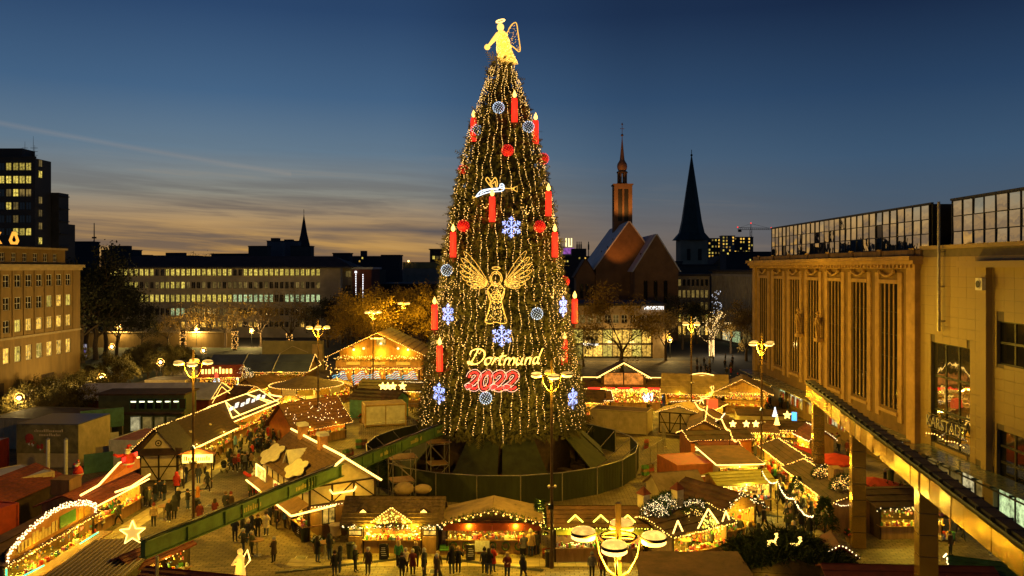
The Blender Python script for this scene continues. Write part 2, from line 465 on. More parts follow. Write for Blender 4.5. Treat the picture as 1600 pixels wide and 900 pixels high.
# pale slab bands let into the brick paving: each slab its own piece, a few millimetres uneven
slab_me = {}
def slab_band(p0, p1, n, rows, w, d, rz):
    for i in range(n):
        for j in range(rows):
            k = (w, d, (i*7+j*3) % 4)
            if k not in slab_me:
                mb = MB(); hw, hd = w/2-.012, d/2-.012; e = .012+.002*k[2]
                mb.add([(-hw, -hd, 0), (hw, -hd, 0), (hw, hd, 0), (-hw, hd, 0), (-hw+.01, -hd+.01, e), (hw-.01, -hd+.01, e), (hw-.01, hd-.01, e), (-hw+.01, hd-.01, e)],
                       [(4, 5, 6, 7), (0, 1, 5, 4), (1, 2, 6, 5), (2, 3, 7, 6), (3, 0, 4, 7)])
                slab_me[k] = mb.mesh('paving_slab', SLAB)
            p = Vector(p0).lerp(Vector(p1), i/max(1, n-1)) + Vector((-sin(rz), cos(rz), 0))*(j*d)
            link('paving_slab', slab_me[k], pave, (p.x, p.y, .003), rz)
slab_band((-15, 55.2, 0), (6.6, 55.2, 0), 19, 2, 1.2, .75, 0)
slab_band((-29.4, 61, 0), (-29.4, 86, 0), 20, 2, 1.3, .8, pi/2)
slab_band((22.0, 62.0, 0), (22.0, 92, 0), 24, 1, 1.3, .9, pi/2)
slab_band((15.5, 57.5, 0), (22.5, 57.5, 0), 6, 1, 1.3, .5, 0)

def grid_wall(mb, x0, x1, z0, z1, cols, rows, t=.3, mi=0, y=0):
    """wall facing -Y with real openings (cols x rows), thickness t behind the face"""
    zs = z0
    for a, b in rows:
        if a > zs: mb.bx(x0, x1, y, y+t, zs, a, mi)
        xs = x0
        for c, d in cols:
            if c > xs: mb.bx(xs, c, y, y+t, a, b, mi)
            xs = d
        if x1 > xs: mb.bx(xs, x1, y, y+t, a, b, mi)
        zs = b
    if z1 > zs: mb.bx(x0, x1, y, y+t, zs, z1, mi)
PANES = {}
def window(parent, x, z, w, h, m, fm=None, y=.16, cross=True, nv=1, nh=1, name='window', split=True, ft=.07):
    """one window in its opening: pane + white cross frame (sub-part)"""
    k = (round(w, 2), round(h, 2), m.name)
    if k not in PANES:
        mb = MB(); mb.bx(-w/2, w/2, 0, .04, 0, h); PANES[k] = mb.mesh('window', m)
    o = link(name, PANES[k], parent, (x, y, z))
    if fm:
        k2 = (round(w, 2), round(h, 2), fm.name, nv, nh)
        if k2 not in PANES:
            mb = MB(); a = ft
            mb.bx(-w/2, -w/2+a, -.06, 0, 0, h); mb.bx(w/2-a, w/2, -.06, 0, 0, h); mb.bx(-w/2+a, w/2-a, -.06, 0, 0, a); mb.bx(-w/2+a, w/2-a, -.06, 0, h-a, h)
            for i in range(nv): xx = -w/2+w*(i+1)/(nv+1); mb.bx(xx-a/2, xx+a/2, -.055, 0, a, h-a)
            for i in range(nh): zz = h*(i+1.25)/(nh+1.5); mb.bx(-w/2+a, w/2-a, -.05, -.002, zz-a/2, zz+a/2)
            PANES[k2] = mb.mesh('frame', fm)
        link('frame', PANES[k2], o, (0, 0, 0))
    return o

# ---- bank building on the left (facade faces +X)
STONEY = mat('ochre stone', (.27, .175, .06), .85, .25, .8, .25, 10, streak=True)
STONEL = mat('pale limestone trim', (.42, .32, .17), .8, .2, 1.2, .2)
bank = thing('bank_building', 'ochre stone bank building with white cross windows and flat cornice', 'building', (-69.5, 131, 0), pi/2)
# local x runs away from the camera: world D = 131 + x  (x negative towards us)
cols = [(-3.4-2.56*k-.74, -3.4-2.56*k+.74) for k in range(15)][::-1]
rows = [(6.7, 8.8), (10.8, 12.5), (13.9, 15.6), (17.0, 18.7)]
mb = MB(); grid_wall(mb, -42, 0, 0, 19.7, cols, rows, .35); mb.bx(-42, -.01, .35, 14, 0, 19.7); mb.build('wall', STONEY, bank)
mb = MB(); mb.bx(-42.3, .5, -.55, 14.2, 19.7, 20.15); mb.bx(-42.3, .25, -.25, -.002, 19.3, 19.7); mb.bx(-42, .12, -.12, -.002, 9.9, 10.2); mb.bx(-42.2, -1.3, 1.2, 13, 22.35, 22.65)
mb.build('cornice', STONEL, bank)
mb = MB(); acol = [(-4.4-2.56*k-.55, -4.4-2.56*k+.55) for k in range(14)][::-1]
grid_wall(mb, -42, -1.6, 20.15, 22.35, acol, [(20.55, 21.75)], .3, 0, 1.5); mb.bx(-42, -1.62, 1.8, 12.8, 20.15, 22.34); mb.build('attic', STONEY, bank)
mb = MB()
for k in range(15): mb.bx(-3.4-2.56*k+1.16, -3.4-2.56*k+1.4, -.13, -.002, 10.25, 19.25)
mb.build('pilaster', STONEY, bank)
for k in range(13):
    x = -3.4-2.56*k
    for r, (a, b) in enumerate(rows):
        lit = (r == 0) or (r == 1 and k < 6) or (r == 2 and k < 3) or (k > 7 and random.random() < .35)
        window(bank, x, a, 1.46, b-a, (ROOMW if random.random() < .6 else ROOMY) if lit else DARKGLASS, WHITEP, .2)
    window(bank, -4.4-2.56*k, 20.55, 1.08, 1.2, DARKGLASS, WHITEP, 1.68)
for x in (-9, -21):
    mb = MB(); mb.bx(x-1.6, x+1.6, -.08, -.002, 0, 4.2); mb.build('door', WOODD, bank)
# rooftop sign of the bank: a K and a folded ribbon triangle
sg = thing('roof_sign', 'amber letter K and folded ribbon triangle standing on bank roof', 'sign', (-70.4, 115.5, 22.66), pi/2)
AMBER = glow('amber sign', (1.0, .42, .05), 1.15)
lettering('K', 2.3, AMBER, sg, (-3.4, .1, .95))
mb = MB()
o = [(cos(radians(a))*1.15, sin(radians(a))*1.0) for a in (72, 108, 195, 232, 308, 345)]
i_ = [(cos(radians(a))*.58, sin(radians(a))*.5-.05) for a in (72, 108, 195, 232, 308, 345)]
for k in range(6):
    a, b, c, d = o[k], o[(k+1) % 6], i_[(k+1) % 6], i_[k]
    mb.poly([(p[0], 0, p[1]+1.05) for p in (a, b, c, d)], .12, (0, 1, 0))
mb.build('emblem', AMBER, sg)
mb = MB()
for x in (-4, -2.8, -.7, .7): mb.cyl((x, .3, 0), (x, .1, .5), .05, n=5)
mb.build('strut', BLACK, sg)

# ---- dark office tower far left
TOWERM = mat('dark tower cladding', (.035, .035, .04), .6, .35, .2, .1)
tw = thing('office_tower', 'dark stepped office tower with a few lit windows behind the bank', 'building', (-130.4, 223, 0))
def cols_px(xs, D, x0, hw): return [((x-CX)*D/F-x0-hw, (x-CX)*D/F-x0+hw) for x in xs]
zz = lambda y, D: H-(y-CY)*D/F
txs = [-18, -8, 2, 13, 24, 34, 44]
tcol = cols_px(txs, 223, -130.4, .75)
trow = [(zz(y+6, 223), zz(y-6, 223)) for y in (342, 321.5, 301, 280.5, 260)]
trow = [(zz(362, 223)-1, zz(362, 223)+1)] + trow
mb = MB(); grid_wall(mb, -24, 0, 0, 49, tcol, trow, .4); mb.bx(-24, 0, .4, 7.6, 0, 49); mb.bx(-24, -4.1, 1, 7, 49, 51.8); mb.build('wall', TOWERM, tw)
mb = MB(); mb.bx(-6, 1.9, 8, 13, 0, 40.5); mb.bx(-6, 1.6, 13.01, 17, 0, 32); mb.build('wing', TOWERM, tw)
mb = MB(); mb.bx(-24.2, .2, -.2, .3, 49, 49.5)
for z in (21, 25.5, 29, 32.5, 36, 39.5): mb.bx(1.91, 2.5, 8.2, 12.5, z, z+.25)
mb.build('parapet', TOWERM, tw)
lit = {(4, i): 1 for i in (2, 3, 4, 5, 6)}; lit.update({(3, 3): 2, (3, 4): 1, (3, 5): 2, (3, 6): 2, (2, 4): 2, (2, 3): 1, (1, 4): 2, (0, 4): 1, (0, 5): 1, (0, 6): 1, (5, 4): 1, (5, 5): 1, (5, 6): 1, (5, 3): 1})
for r, (a, b) in enumerate(trow):
    for i, (c, d) in enumerate(tcol):
        k = lit.get((r, i), 0); window(tw, (c+d)/2, a, d-c-.02, b-a-.02, (DARKGLASS, ROOMY, ROOMD)[k], BLACK, .2, nh=0)
for z in (26, 30, 33.5, 37, 44, 47): 
    k = ROOMY if z in (26, 44) else ROOMD; window(tw, .06, z, 1.6, 1.9, k, BLACK, 2.4, nh=0).rotation_euler = (0, 0, pi/2)
mb = MB()
for x, h in ((-6.3, 5), (-4, 6.5), (-3.6, 4)):
    mb.cyl((x, 6, 49.4), (x, 6, 49.4+h), .09, .03, 5)
    for q in range(3): mb.cyl((x-.8, 6, 50.6+q), (x+.8, 6, 50.6+q), .06, n=5)
mb.build('antenna', BLACK, tw)

# ---- long office block behind the square, left (facade faces us)
OFFM = mat('grey beige office facade', (.30, .25, .19), .85, .25, .3, .2)
SLATE = mat('slate roof', (.045, .04, .045), .8, .4, .4, .3)
of = thing('office_block', 'long office block with rows of yellow lit windows and dark hipped roof', 'building', (-116.5, 234, 0))
X = lambda px, D=234: (px-CX)*D/F+116.5
ocols = [(X(172+8.12*k)-.5, X(172+8.12*k)+.5) for k in range(41)]
orows = [(2.9, 4.5), (6.2, 8.3), (10, 12.1), (13.8, 15.7), (17.4, 19.3)]
mb = MB(); grid_wall(mb, 0, X(532), 0, 19.7, ocols, orows, .35); mb.bx(0, X(532), .35, 15, 0, 19.7)
mb.build('wall', OFFM, of)
mb = MB(); mb.bx(X(532)+.01, X(550), 3, 15, 0, 19.7); mb.build('wing', OFFM, of)
mb = MB(); x1 = X(550)+.6
mb.add([(-1, -.9, 19.72), (x1, -.9, 19.72), (x1, 16, 19.72), (-1, 16, 19.72), (4, 7, 23), (x1-7, 7, 23)], [(0, 1, 5, 4), (1, 2, 5), (2, 3, 4, 5), (3, 0, 4), (3, 2, 1, 0)])
mb.bx(-1, x1, -.95, -.901, 19.5, 19.9); mb.build('roof', SLATE, of)
mb = MB()
for r in orows: mb.bx(0, X(500), -.16, -.002, r[0]-.22, r[0]-.08)
mb.build('sill', STONEL, of)
for r, (a, b) in enumerate(orows):
    for k, (c, d) in enumerate(ocols):
        px = 172+8.12*k
        if r == 4: m = DARKGLASS if (245 < px < 255 or 362 < px < 378) else ROOMY
        elif r == 3: m = (ROOMD if random.random() < .45 else DARKGLASS) if not (180 < px < 216 or 250 < px < 290) else ROOMY
        elif r == 2: m = DARKGLASS if 428 < px < 446 else (ROOMG if px > 362 else ROOMY)
        elif r == 1: m = (ROOMG if px < 292 else ROOMD) if 268 < px < 372 else DARKGLASS
        else: m = ROOMW if (330 < px < 358 or random.random() < .12) else DARKGLASS
        window(of, (c+d)/2, a, 1.0, b-a, m, OFFM if m is DARKGLASS else TIMBER, .2, nv=1, nh=0, ft=.06)
for y, m in ((9, ROOMD), (13, DARKGLASS), (17, ROOMD)): window(of, X(541), y, 1.6, 1.8, m, OFFM, 2.94)
# arcade building with LED strips, right end
ar = thing('arcade_building', 'dark red corner building with two vertical strips of white dots', 'building', (-48, 236, 0))
mb = MB(); mb.bx(0, 5.4, 0, 14, 0, 19.2); mb.build('wall', mat('dark red brick', (.16, .05, .03), .85, .3, .6, .2), ar)
mb = MB(); mb.bx(-.3, 5.9, -.3, 14.2, 19.2, 19.8); mb.build('roof', mat('pale metal roof', (.35, .36, .42), .5, .2, .5), ar)
mb = MB()
for x in (1.0, 3.0):
    for k in range(20): mb.bx(x-.1, x+.1, -.1, -.01, 8.0+k*.5, 8.3+k*.5)
mb.ball((1.0, -.15, 18.4), .35, 6, 4); mb.build('light_strip', WHITEG, ar)
for z in (3, 6.5): window(ar, 4.3, z, 1.2, 2, ROOMW, None, -.05)

# ---- sunken dark hall behind the trees, with terrace and lit parapet
hl = thing('dark_hall', 'broad dark hall with flat roof behind the yellow trees', 'building', (-49, 262, 0))
mb = MB(); mb.bx(3, 29, 0, 30, 0, 14.2); mb.bx(0, 3, 2, 20, 0, 19); mb.build('wall', mat('black brown wall', (.05, .04, .03), .85, .4, .3, .1), hl)
mb = MB(); mb.bx(-.3, 29.3, -.3, 30.3, 19.01, 19.4) if 0 else mb.bx(2.8, 29.3, -.3, 30.3, 14.21, 14.6); mb.build('roof', SLATE, hl)
for k in range(6): window(hl, 5.5+4*k, 4, 1.6, 2, ROOMD if k % 2 else DARKGLASS, BLACK, -.05, nh=0)
rl = thing('lowrise_with_terrace', 'low building with long yellow lit parapet band and dark upper storey', 'building', (-60, 420, 0))
mb = MB(); mb.bx(0, 66, 0, 25, 0, 19.3); mb.build('wall', OFFM, rl)
mb = MB(); mb.bx(0, 66, -.3, -.01, 19.4, 22.5); mb.bx(0, 66, -.01, 20, 19.31, 22.5); mb.build('parapet', mat('ochre band', (.4, .3, .1), .8, .3, .2), rl)
mb = MB(); mb.bx(13, 40, 6, 20, 22.51, 28.8); mb.build('upper_storey', SLATE, rl)
mb = MB(); mb.bx(12.5, 40.5, 5.5, 20.5, 28.8, 29.3); mb.build('roof', BLACK, rl)
for k in range(13): window(rl, 15+1.9*k, 24, 1.2, 1.6, ROOMD if k % 4 else ROOMY, None, 5.93)
for x in (20.5, 33, 3): 
    mb = MB(); mb.ball((x, -.6, 22.9), .5, 6, 4); mb.build('lamp', LAMPIN, rl)

# ---- the department store, right: stone half (faces -X), local x runs towards us
KS = mat('sandstone facade', (.34, .20, .075), .85, .28, .5, .45, None, brick=(1.3, .62, .55), streak=True, stain=.3)
KSP = mat('sandstone trim', (.38, .235, .095), .85, .25, 1.0, .3)
ks = thing('department_store', 'long sandstone department store with tall narrow windows and glazed penthouse', 'building', (36.6, 130.5, 0), -pi/2)
U = lambda D: 130.5-D
bays = [U(82.8+7.15*k) for k in range(7)][::-1]
kcol = []
for b in bays:
    for q in range(4): kcol.append((b-1.88+q*1.0, b-1.88+q*1.0+.72))
mb = MB(); grid_wall(mb, 0, U(76.3), 5.6, 20.0, kcol, [(5.8, 18.1)], .5)
shopcol = [(b-2.9, b+2.9) for b in bays]
grid_wall(mb, 0, U(76.3), 0, 5.6, shopcol, [(1.0, 3.0)], .5); mb.bx(0, U(76.3), 1.2, 40, 0, 20.5)
mb.build('wall', KS, ks)
mb = MB()
for b in bays:
    mb.bx(b-3.0, b-2.1, -.16, -.003, 4.7, 19.2)
    mb.bx(b+2.1, b+3.0, -.16, -.003, 4.7, 19.2)
    mb.bx(b-2.05, b+2.05, -.2, -.003, 18.12, 18.5); mb.bx(b-2.2, b+2.2, -.3, -.003, 5.25, 5.58)
mb.bx(U(77.9), U(76.2), -.6, -.003, 0, 19.6); mb.bx(0, 1.3, -.4, -.003, 0, 19.6)
mb.build('pilaster', KSP, ks)
mb = MB()
for b in bays:
    for q in range(3): mb.bx(b-1.88+q+.77, b-1.88+q+.95, -.05, -.003, 5.82, 18.08)
mb.build('fin', KSP, ks)
mb = MB(); mb.bx(-.6, U(75.7), -1.0, .5, 20.0, 20.35); mb.bx(-.6, U(75.7), -1.35, .5, 20.36, 20.75); mb.bx(-.3, U(76), -.7, -.002, 19.6, 19.99)
for k in range(64): mb.bx(.2+k*.85, .5+k*.85, -.9, -.705, 19.65, 19.95)
mb.build('cornice', KSP, ks)
mb = MB(); mb.bx(-.3, U(76), -.2, .4, 20.76, 21.35)
for k in range(8): mb.bx(3+7.15*k-.5, 3+7.15*k+.5, -.35, -.203, 20.76, 21.5)
mb.build('parapet', KS, ks)
for b in bays:                      # garland relief over alternate bays
    mb = MB(); mb.tube([(b-1.6+3.2*i/10, -.28, 19.3-.45*sin(pi*i/10)) for i in range(11)], .13, 6); mb.ball((b-1.6, -.28, 19.3), .22, 6, 4); mb.ball((b+1.6, -.28, 19.3), .22, 6, 4)
    mb.build('relief', KSP, ks)
for i, b in enumerate(bays):
    for q in range(4): 
        window(ks, b-1.88+q+.36, 5.8, .71, 12.3, DARKGLASS, BLACK, .075, nv=0, nh=4, ft=.03)
    m = ROOMS if i != 1 else ROOMG
    w = window(ks, b, 1.0, 5.8, 2.0, m, BLACK, .3, nv=2, nh=0)
    mb = MB()
    for k in range(9): mb.lathe([(.12, 0), (.16, .5), (.1, 1.0), (.07, 1.2)], 6, (random.uniform(-2.6, 2.6), -.12, .05), k % 3)
    mb.build('display', [GOODS[3], GOODS[5], GOODS[1]], w)
# canopy of glass along the ground floor
mb = MB(); mb.bx(-.5, U(77), -2.3, -.01, 3.55, 3.68); mb.build('canopy', mat('canopy glass', (.2, .2, .17), .25, .2, 1), ks)
# two carved figures on the piers between bays
for bi in (2, 3):
    b = bays[bi]+3.55
    st = MB()
    st.lathe([(.35, 0), (.42, .5), (.38, 1.2), (.46, 1.9), (.5, 2.3), (.2, 2.6), (.16, 2.75)], 10, (0, 0, 0), 0, True, 1, .7)
    st.ball((0, -.05, 2.98), .25, 8, 6); st.tube([(-.45, 0, 2.3), (-.62, -.15, 1.7), (-.2, -.4, 1.5)], [.13, .11, .09], 6); st.tube([(.45, 0, 2.3), (.65, -.1, 1.8), (.5, -.3, 2.5)], [.13, .11, .09], 6)
    st.box((0, .1, -.25), (1.2, .8, .45)); st.tube([(.35, -.2, .1), (.4, -.35, 1.4), (.2, -.3, 2.2)], [.1, .12, .06], 5)
    o = st.build('carved_figure', KSP, None, (36.6-.75, 130.5-b, 11.2), -pi/2)
    tag(o, 'weathered stone figure on the pier, ' + ('farther along the store facade' if bi == 2 else 'nearer the raised golden walkway'), 'statue', 'stone figures on the store facade')
# ---- the clad half: every cladding panel is a piece
CLAD = mat('beige cladding panel', (.30, .205, .075), .55, .14, .25, .08)
CLADBACK = mat('cladding joint', (.14, .11, .07), .8, .2)
x0, x1 = U(76.2), U(46)
holes = [(U(74.3), U(67.8), 4.2, 13.1), (U(64), U(52), 12.3, 15.6), (U(64), U(52), 3.6, 7.3), (U(64.5), U(47), 0, 3.5), (U(76.1), U(66), 0, 3.6)]
mb = MB(); hx = sorted({x0, x1, *[h[0] for h in holes], *[h[1] for h in holes]}); hz = sorted({0, 21.3, *[h[2] for h in holes], *[h[3] for h in holes]})
for a, b in zip(hx[:-1], hx[1:]):
    for c, d in zip(hz[:-1], hz[1:]):
        mx, mz = (a+b)/2, (c+d)/2
        if not any(h[0] < mx < h[1] and h[2] < mz < h[3] for h in holes): mb.bx(a, b, .0, .4, c, d)
mb.bx(x0+.01, x1, 1.5, 38, 0, 21.3); mb.build('cladding_wall', CLADBACK, ks)
pm = {}
pw, ph = 1.32, .86
nx, nz = int((U(53)-x0)/pw), int(21.3/ph)
for i in range(nx):
    for j in range(nz):
        a, b = x0+i*pw+.012, x0+(i+1)*pw-.012; c, d = j*ph+.01, (j+1)*ph-.01
        for h in holes:
            if a < h[1] and b > h[0] and c < h[3] and d > h[2]:
                if h[0]-a > b-h[1] and h[0]-a > .25: b = h[0]
                elif b-h[1] > .25: a = h[1]
                elif h[2]-c > .2: d = h[2]
                elif d-h[3] > .2: c = h[3]
                else: b = a
        if b-a < .1 or d-c < .1: continue
        k = (round(b-a, 2), round(d-c, 2))
        if k not in pm:
            q = MB(); q.bx(0, b-a, -.06, -.004, 0, d-c); pm[k] = q.mesh('cladding_panel', CLAD)
        link('cladding_panel', pm[k], ks, (a, random.uniform(-.012, .0), c))
mb = MB(); mb.bx(x0, x1, -.18, .4, 21.31, 21.65); mb.bx(U(67), x1, -1.6, -.07, 19.7, 20.2); mb.build('coping', CLAD, ks)
mb = MB(); mb.bx(U(65.3), U(64.6), -.55, -.07, 3.6, 19.69); mb.build('pier', CLAD, ks)
mb = MB(); mb.box((U(65), -.75, 18.4), (.95, .3, .95)); mb.cyl((U(65), -.95, 18.4), (U(65), -.9, 18.4), .35, n=14); mb.build('loudspeaker', WHITEP, ks)
mb = MB(); mb.cyl((U(65), -.99, 18.4), (U(65), -.955, 18.4), .28, n=14); mb.build('vent', BLACK, ks)
mb = MB(); mb.cyl((U(72), -.5, 14.2), (U(72), -.5, 25.4), .16, .12, 8)
for z in (15, 18, 21): mb.bx(U(72)-.15, U(72)+.15, -.5, -.07, z, z+.12)
mb.build('flagpole', STEEL, ks)
mb = MB(); mb.cyl((U(65.6), -.3, 3.7), (U(65.6), -.3, 19.5), .09, n=6); mb.build('downpipe', CLAD, ks)
def curtain(h, nc, nr, y=.25, m=DARKGLASS, lits=()):
    w, t = (h[1]-h[0])/nc, (h[3]-h[2])/nr
    for i in range(nc):
        for j in range(nr): window(ks, h[0]+w*(i+.5), h[2]+t*j, w-.02, t-.02, m if (i, j) not in lits else ROOMS, BLACK, y, nv=0, nh=0, ft=.08, name='window_pane')
MIRROR = glassy('dark mirror glass', (.35, .33, .28), .03, .9, .9, .05)
curtain(holes[0], 3, 3, .25, MIRROR); curtain(holes[1], 6, 2); curtain(holes[2], 6, 3)
curtain(holes[3], 8, 1, .4, ROOMG); curtain(holes[4], 5, 1, .5, ROOMD, ((3, 0),))
sgn = thing('store_sign', 'dark letters KARSTADT above the store entrance', 'sign', (36.25, 71.0, 5.55), -pi/2)
lettering('KARSTADT', 1.35, mat('sign letters', (.45, .42, .34), .4, .1), sgn, (0, -.05, .55), 0, .08)
mb = MB(); mb.bx(-3.2, 3.2, .0, .06, -.1, -.02); mb.bx(-3.2, 3.2, .0, .06, 1.15, 1.23); mb.build('rail', BLACK, sgn)
mb = MB()
for k in range(14): mb.bulb((-3.1+k*.48, -.2, -.35-.25*abs((k % 7)/3.5-1)), .07)
mb.build('light_string', BULB, sgn)
# glass entrance canopy
cn = thing('entrance_canopy', 'flat glass canopy on dark steel beams over the store entrance', 'canopy', (36.4, 74.5, 3.75), -pi/2)
CGL = mat('greenish canopy glass', (.16, .19, .14), .18, .2, 1, spec=.8)
for i in range(9):
    for j in range(1):
        mb = MB(); mb.bx(i*2.4+.03, i*2.4+2.37, -2.4*(j+1)+.03, -2.4*j-.03, .16, .19); mb.build('glass_pane', CGL, cn)
mb = MB()
for i in range(10): mb.bx(i*2.4-.05, i*2.4+.05, -2.6, -.02, 0, .15)
for j in range(2): mb.bx(0, 21.6, -2.4*j-.1, -2.4*j-.02, -.12, -.01)
mb.build('beam', BLACK, cn)
# penthouse: each mirror pane is a piece, tilted a hair so the sky breaks from pane to pane
ph_ = thing('glazed_penthouse', 'mirror glass penthouse on the store roof reflecting the evening sky', 'penthouse', (40.6, 135, 0), -pi/2)
qm = MB(); qm.bx(-.86, .86, 0, .05, 0, 1.38); PM = qm.mesh('mirror_pane', SKYGLASS)
V = lambda D: 135-D
nb = 0
for a, b in ((V(135), V(82.6)), (V(78.4), V(52))):
    n = int((b-a)/1.8)
    for i in range(n):
        for j in range(3):
            x, z = a+1.8*(i+.5), 21.65+1.45*j
            if random.random() < .035: o = link('mirror_pane', PM, ph_, (x, .05, z)); o.material_slots[0].link = 'OBJECT'; o.material_slots[0].material = DARKGLASS; continue
            o = link('mirror_pane', PM, ph_, (x, random.uniform(-.01, .01), z))
            o.rotation_euler = (radians(random.gauss(0, .5)), 0, radians(random.gauss(0, .7)))
mb = MB(); mb.bx(V(135), V(82.4), .12, 22, 20.6, 26.0); mb.bx(V(82.39), V(78.6), 3.0, 22, 20.6, 25.9); mb.bx(V(78.5), V(52), .12, 22, 20.6, 26.2)
mb.bx(V(135.2), V(82.2), -.12, .119, 26.0, 26.15); mb.bx(V(78.6), V(52), -.12, .119, 26.0, 26.2); mb.build('roof', BLACK, ph_)
mb = MB()
for a, b in ((V(135), V(82.6)), (V(78.4), V(52))):
    for i in range(int((b-a)/1.8)+1): mb.bx(a+1.8*i-.045, a+1.8*i+.045, -.08, .1, 21.4, 26.0)
    for j in range(4): mb.bx(a, b, -.06, .1, 21.56+1.45*j, 21.63+1.45*j)
mb.build('mullion', BLACK, ph_)
mb = MB()
for D, h in ((68.5, 2.6), (65, 1.9)):
    mb.cyl((V(D), 4, 26.2), (V(D), 4, 26.2+h), .07, n=5); mb.box((V(D), 4, 26.2+h*.75), (.35, .3, 1.2))
mb.build('antenna', BLACK, ph_)

# ---- Propstei building and its neighbours behind the market
pr = thing('shop_building', 'two storey shop building with glazed lit ground floor and rows of small windows', 'building', (11.3, 181, 0))
GL = mat('beige stone slabs', (.38, .28, .17), .85, .25, .5, .25)
XX = lambda px: (px-CX)*181/F-11.3
pc = [(XX(905+13.2*k), XX(905+13.2*k)+1.3) for k in range(10)]
mb = MB(); grid_wall(mb, 0, 19.8, 6.4, 11.4, pc, [(7.6, 9.4)], .35); mb.bx(0, 19.8, .36, 20, 3.5, 11.35)
mb.bx(17.3, 19.8, -.1, 2, 0, 6.39); mb.bx(0, 17.3, 3.2, 20, 0, 3.49); mb.build('wall', GL, pr)
mb = MB(); mb.bx(-.4, 20.2, -.6, 20.4, 11.41, 11.9); mb.build('roof', SLATE, pr)
for c, d in pc: window(pr, (c+d)/2, 7.6, 1.3, 1.8, random.choice((DARKGLASS, ROOMD, DARKGLASS)), WHITEP, .2)
for k in range(8):
    for z, h in ((.3, 2.6), (3.2, 3.0)):
        w = window(pr, 1.05+2.12*k, z, 2.06, h, ROOMW if (k+int(z)) % 3 else ROOMY, TIMBER, .1, nv=1, nh=0, name='shop_window')
mb = MB(); mb.bx(0, 17.2, -.05, 1.4, 2.92, 3.18); mb.bx(0, 17.2, -.05, .3, 6.22, 6.38); mb.build('fascia', TIMBER, pr)
lettering('PROPSTEI', 1.0, WHITEG, pr, (XX(1021), -.75, 10.9), 0, .06)
lettering('BoConcept', .72, WHITEG, pr, (XX(923), -.12, 3.0), 0, .05)
for x in (3, 8, 13): lamp_light('shop_lamp', (11.3+x, 179, 3.2), 700, (1, .6, .16), .5)
o2 = thing('corner_office', 'office block with vertical window strips beyond the illuminated tree', 'building', (43.0, 231, 0))
mb = MB(); oc = [(.5+1.25*k, 1.25+1.25*k) for k in range(7)]; rr = [(1, 3.4), (4.6, 6.6), (8, 10), (11.4, 13.4), (14.6, 16.4)]
grid_wall(mb, 0, 9.2, 0, 17.3, oc, rr, .3); mb.bx(0, 9.2, .3, 14, 0, 17.3); mb.build('wall', OFFM, o2)
mb = MB(); mb.bx(-.4, 9.6, -.4, 14.4, 17.31, 17.9); mb.build('roof', SLATE, o2)
for r, (a, b) in enumerate(rr):
    for c, d in oc: window(o2, (c+d)/2, a, .75, b-a, (ROOMW, ROOMY, DARKGLASS, ROOMD, DARKGLASS)[r] if random.random() < .75 else ROOMD, None, .15)
o3 = thing('street_building', 'dark street building with closely set vertical fins beside the store', 'building', (52.6, 231, 0), -radians(82.5))
mb = MB(); mb.bx(0, 84, 0.3, 16, 0, 18.6); mb.build('wall', mat('dark grey wall', (.16, .14, .12), .8, .3, .3), o3)
mb = MB()
for k in range(66): mb.bx(.6+1.27*k, .95+1.27*k, -.1, .28, 4.4, 17.4)
mb.bx(0, 84, -.15, .29, 17.41, 18.0); mb.bx(0, 84, -.15, .29, 3.9, 4.39); mb.build('fin', mat('pale fins', (.36, .32, .27), .7, .25, .5), o3)
mb = MB(); mb.bx(-.5, 84.5, -.5, 16.4, 18.61, 19.1); mb.build('roof', SLATE, o3)
for k in range(12): window(o3, 4+6.8*k, .4, 5.2, 3.0, ROOMS if k % 3 == 1 else ROOMG if k % 3 else ROOMD, BLACK, .2, nv=2, nh=0, name='shop_window')
lettering('PARFUMERIE', 1.3, WHITEG, o3, (41, -.3, 3.6)) if 0 else None
lamp_light('shop_lamp', (45, 185, 3.5), 900, (1, .8, .5), .6)

# ---- churches
RED_STONE = mat('warm church stone', (.17, .095, .05), .85, .3, .3, .25)
LEADROOF = mat('pale slate church roof', (.48, .49, .58), .6, .25, .35, .2)
COPPER = mat('dark green copper', (.035, .06, .05), .6, .35, .3)
def gable_house(mb, x0, x1, y0, y1, ze, zr, mi_wall=0, mi_roof=1, ov=.5):
    xm = (x0+x1)/2
    mb.bx(x0, x1, y0, y1, 0, ze, mi_wall)
    mb.add([(x0, y0, ze), (x1, y0, ze), (xm, y0, zr)], [(0, 1, 2)], mi_wall); mb.add([(x0, y1, ze), (x1, y1, ze), (xm, y1, zr)], [(2, 1, 0)], mi_wall)
    k = (zr-ze)/(xm-x0)
    for sgn_, xe in ((-1, x0), (1, x1)):
        a = (xe+sgn_*ov, y0-ov*.3, ze-k*ov+.05); b = (xm, y0-ov*.3, zr+.05); c = (xm, y1+.2, zr+.05); d = (xe+sgn_*ov, y1+.2, ze-k*ov+.05)
        if sgn_ < 0: mb.slab(a, b, c, d, .3, mi_roof)
        else: mb.slab(d, c, b, a, .3, mi_roof)
ch = thing('church', 'floodlit church with steep pale roofs and slender onion-topped tower', 'church', (0, 0, 0), 0)
mb = MB(); gable_house(mb, 21, 39.8, 235, 285, 19.7, 32.6); gable_house(mb, 30.6, 42.4, 225, 252, 19.2, 28.6); mb.build('nave', [RED_STONE, LEADROOF], ch)
mb = MB(); gable_house(mb, 15.5, 20.9, 236, 246, 17.5, 22); mb.build('chapel', [RED_STONE, ROOFD], ch)
mb = MB(); tx, ty = 31.3, 259
for sx in (-1, 1):
    for sy in (-1, 1): mb.box((tx+sx*2.2, ty+sy*2.2, 37), (1.2, 1.2, 16))
for z, h in ((29, 5), (44, 1.2)): mb.box((tx, ty, z+h/2), (5.58, 5.58, h))
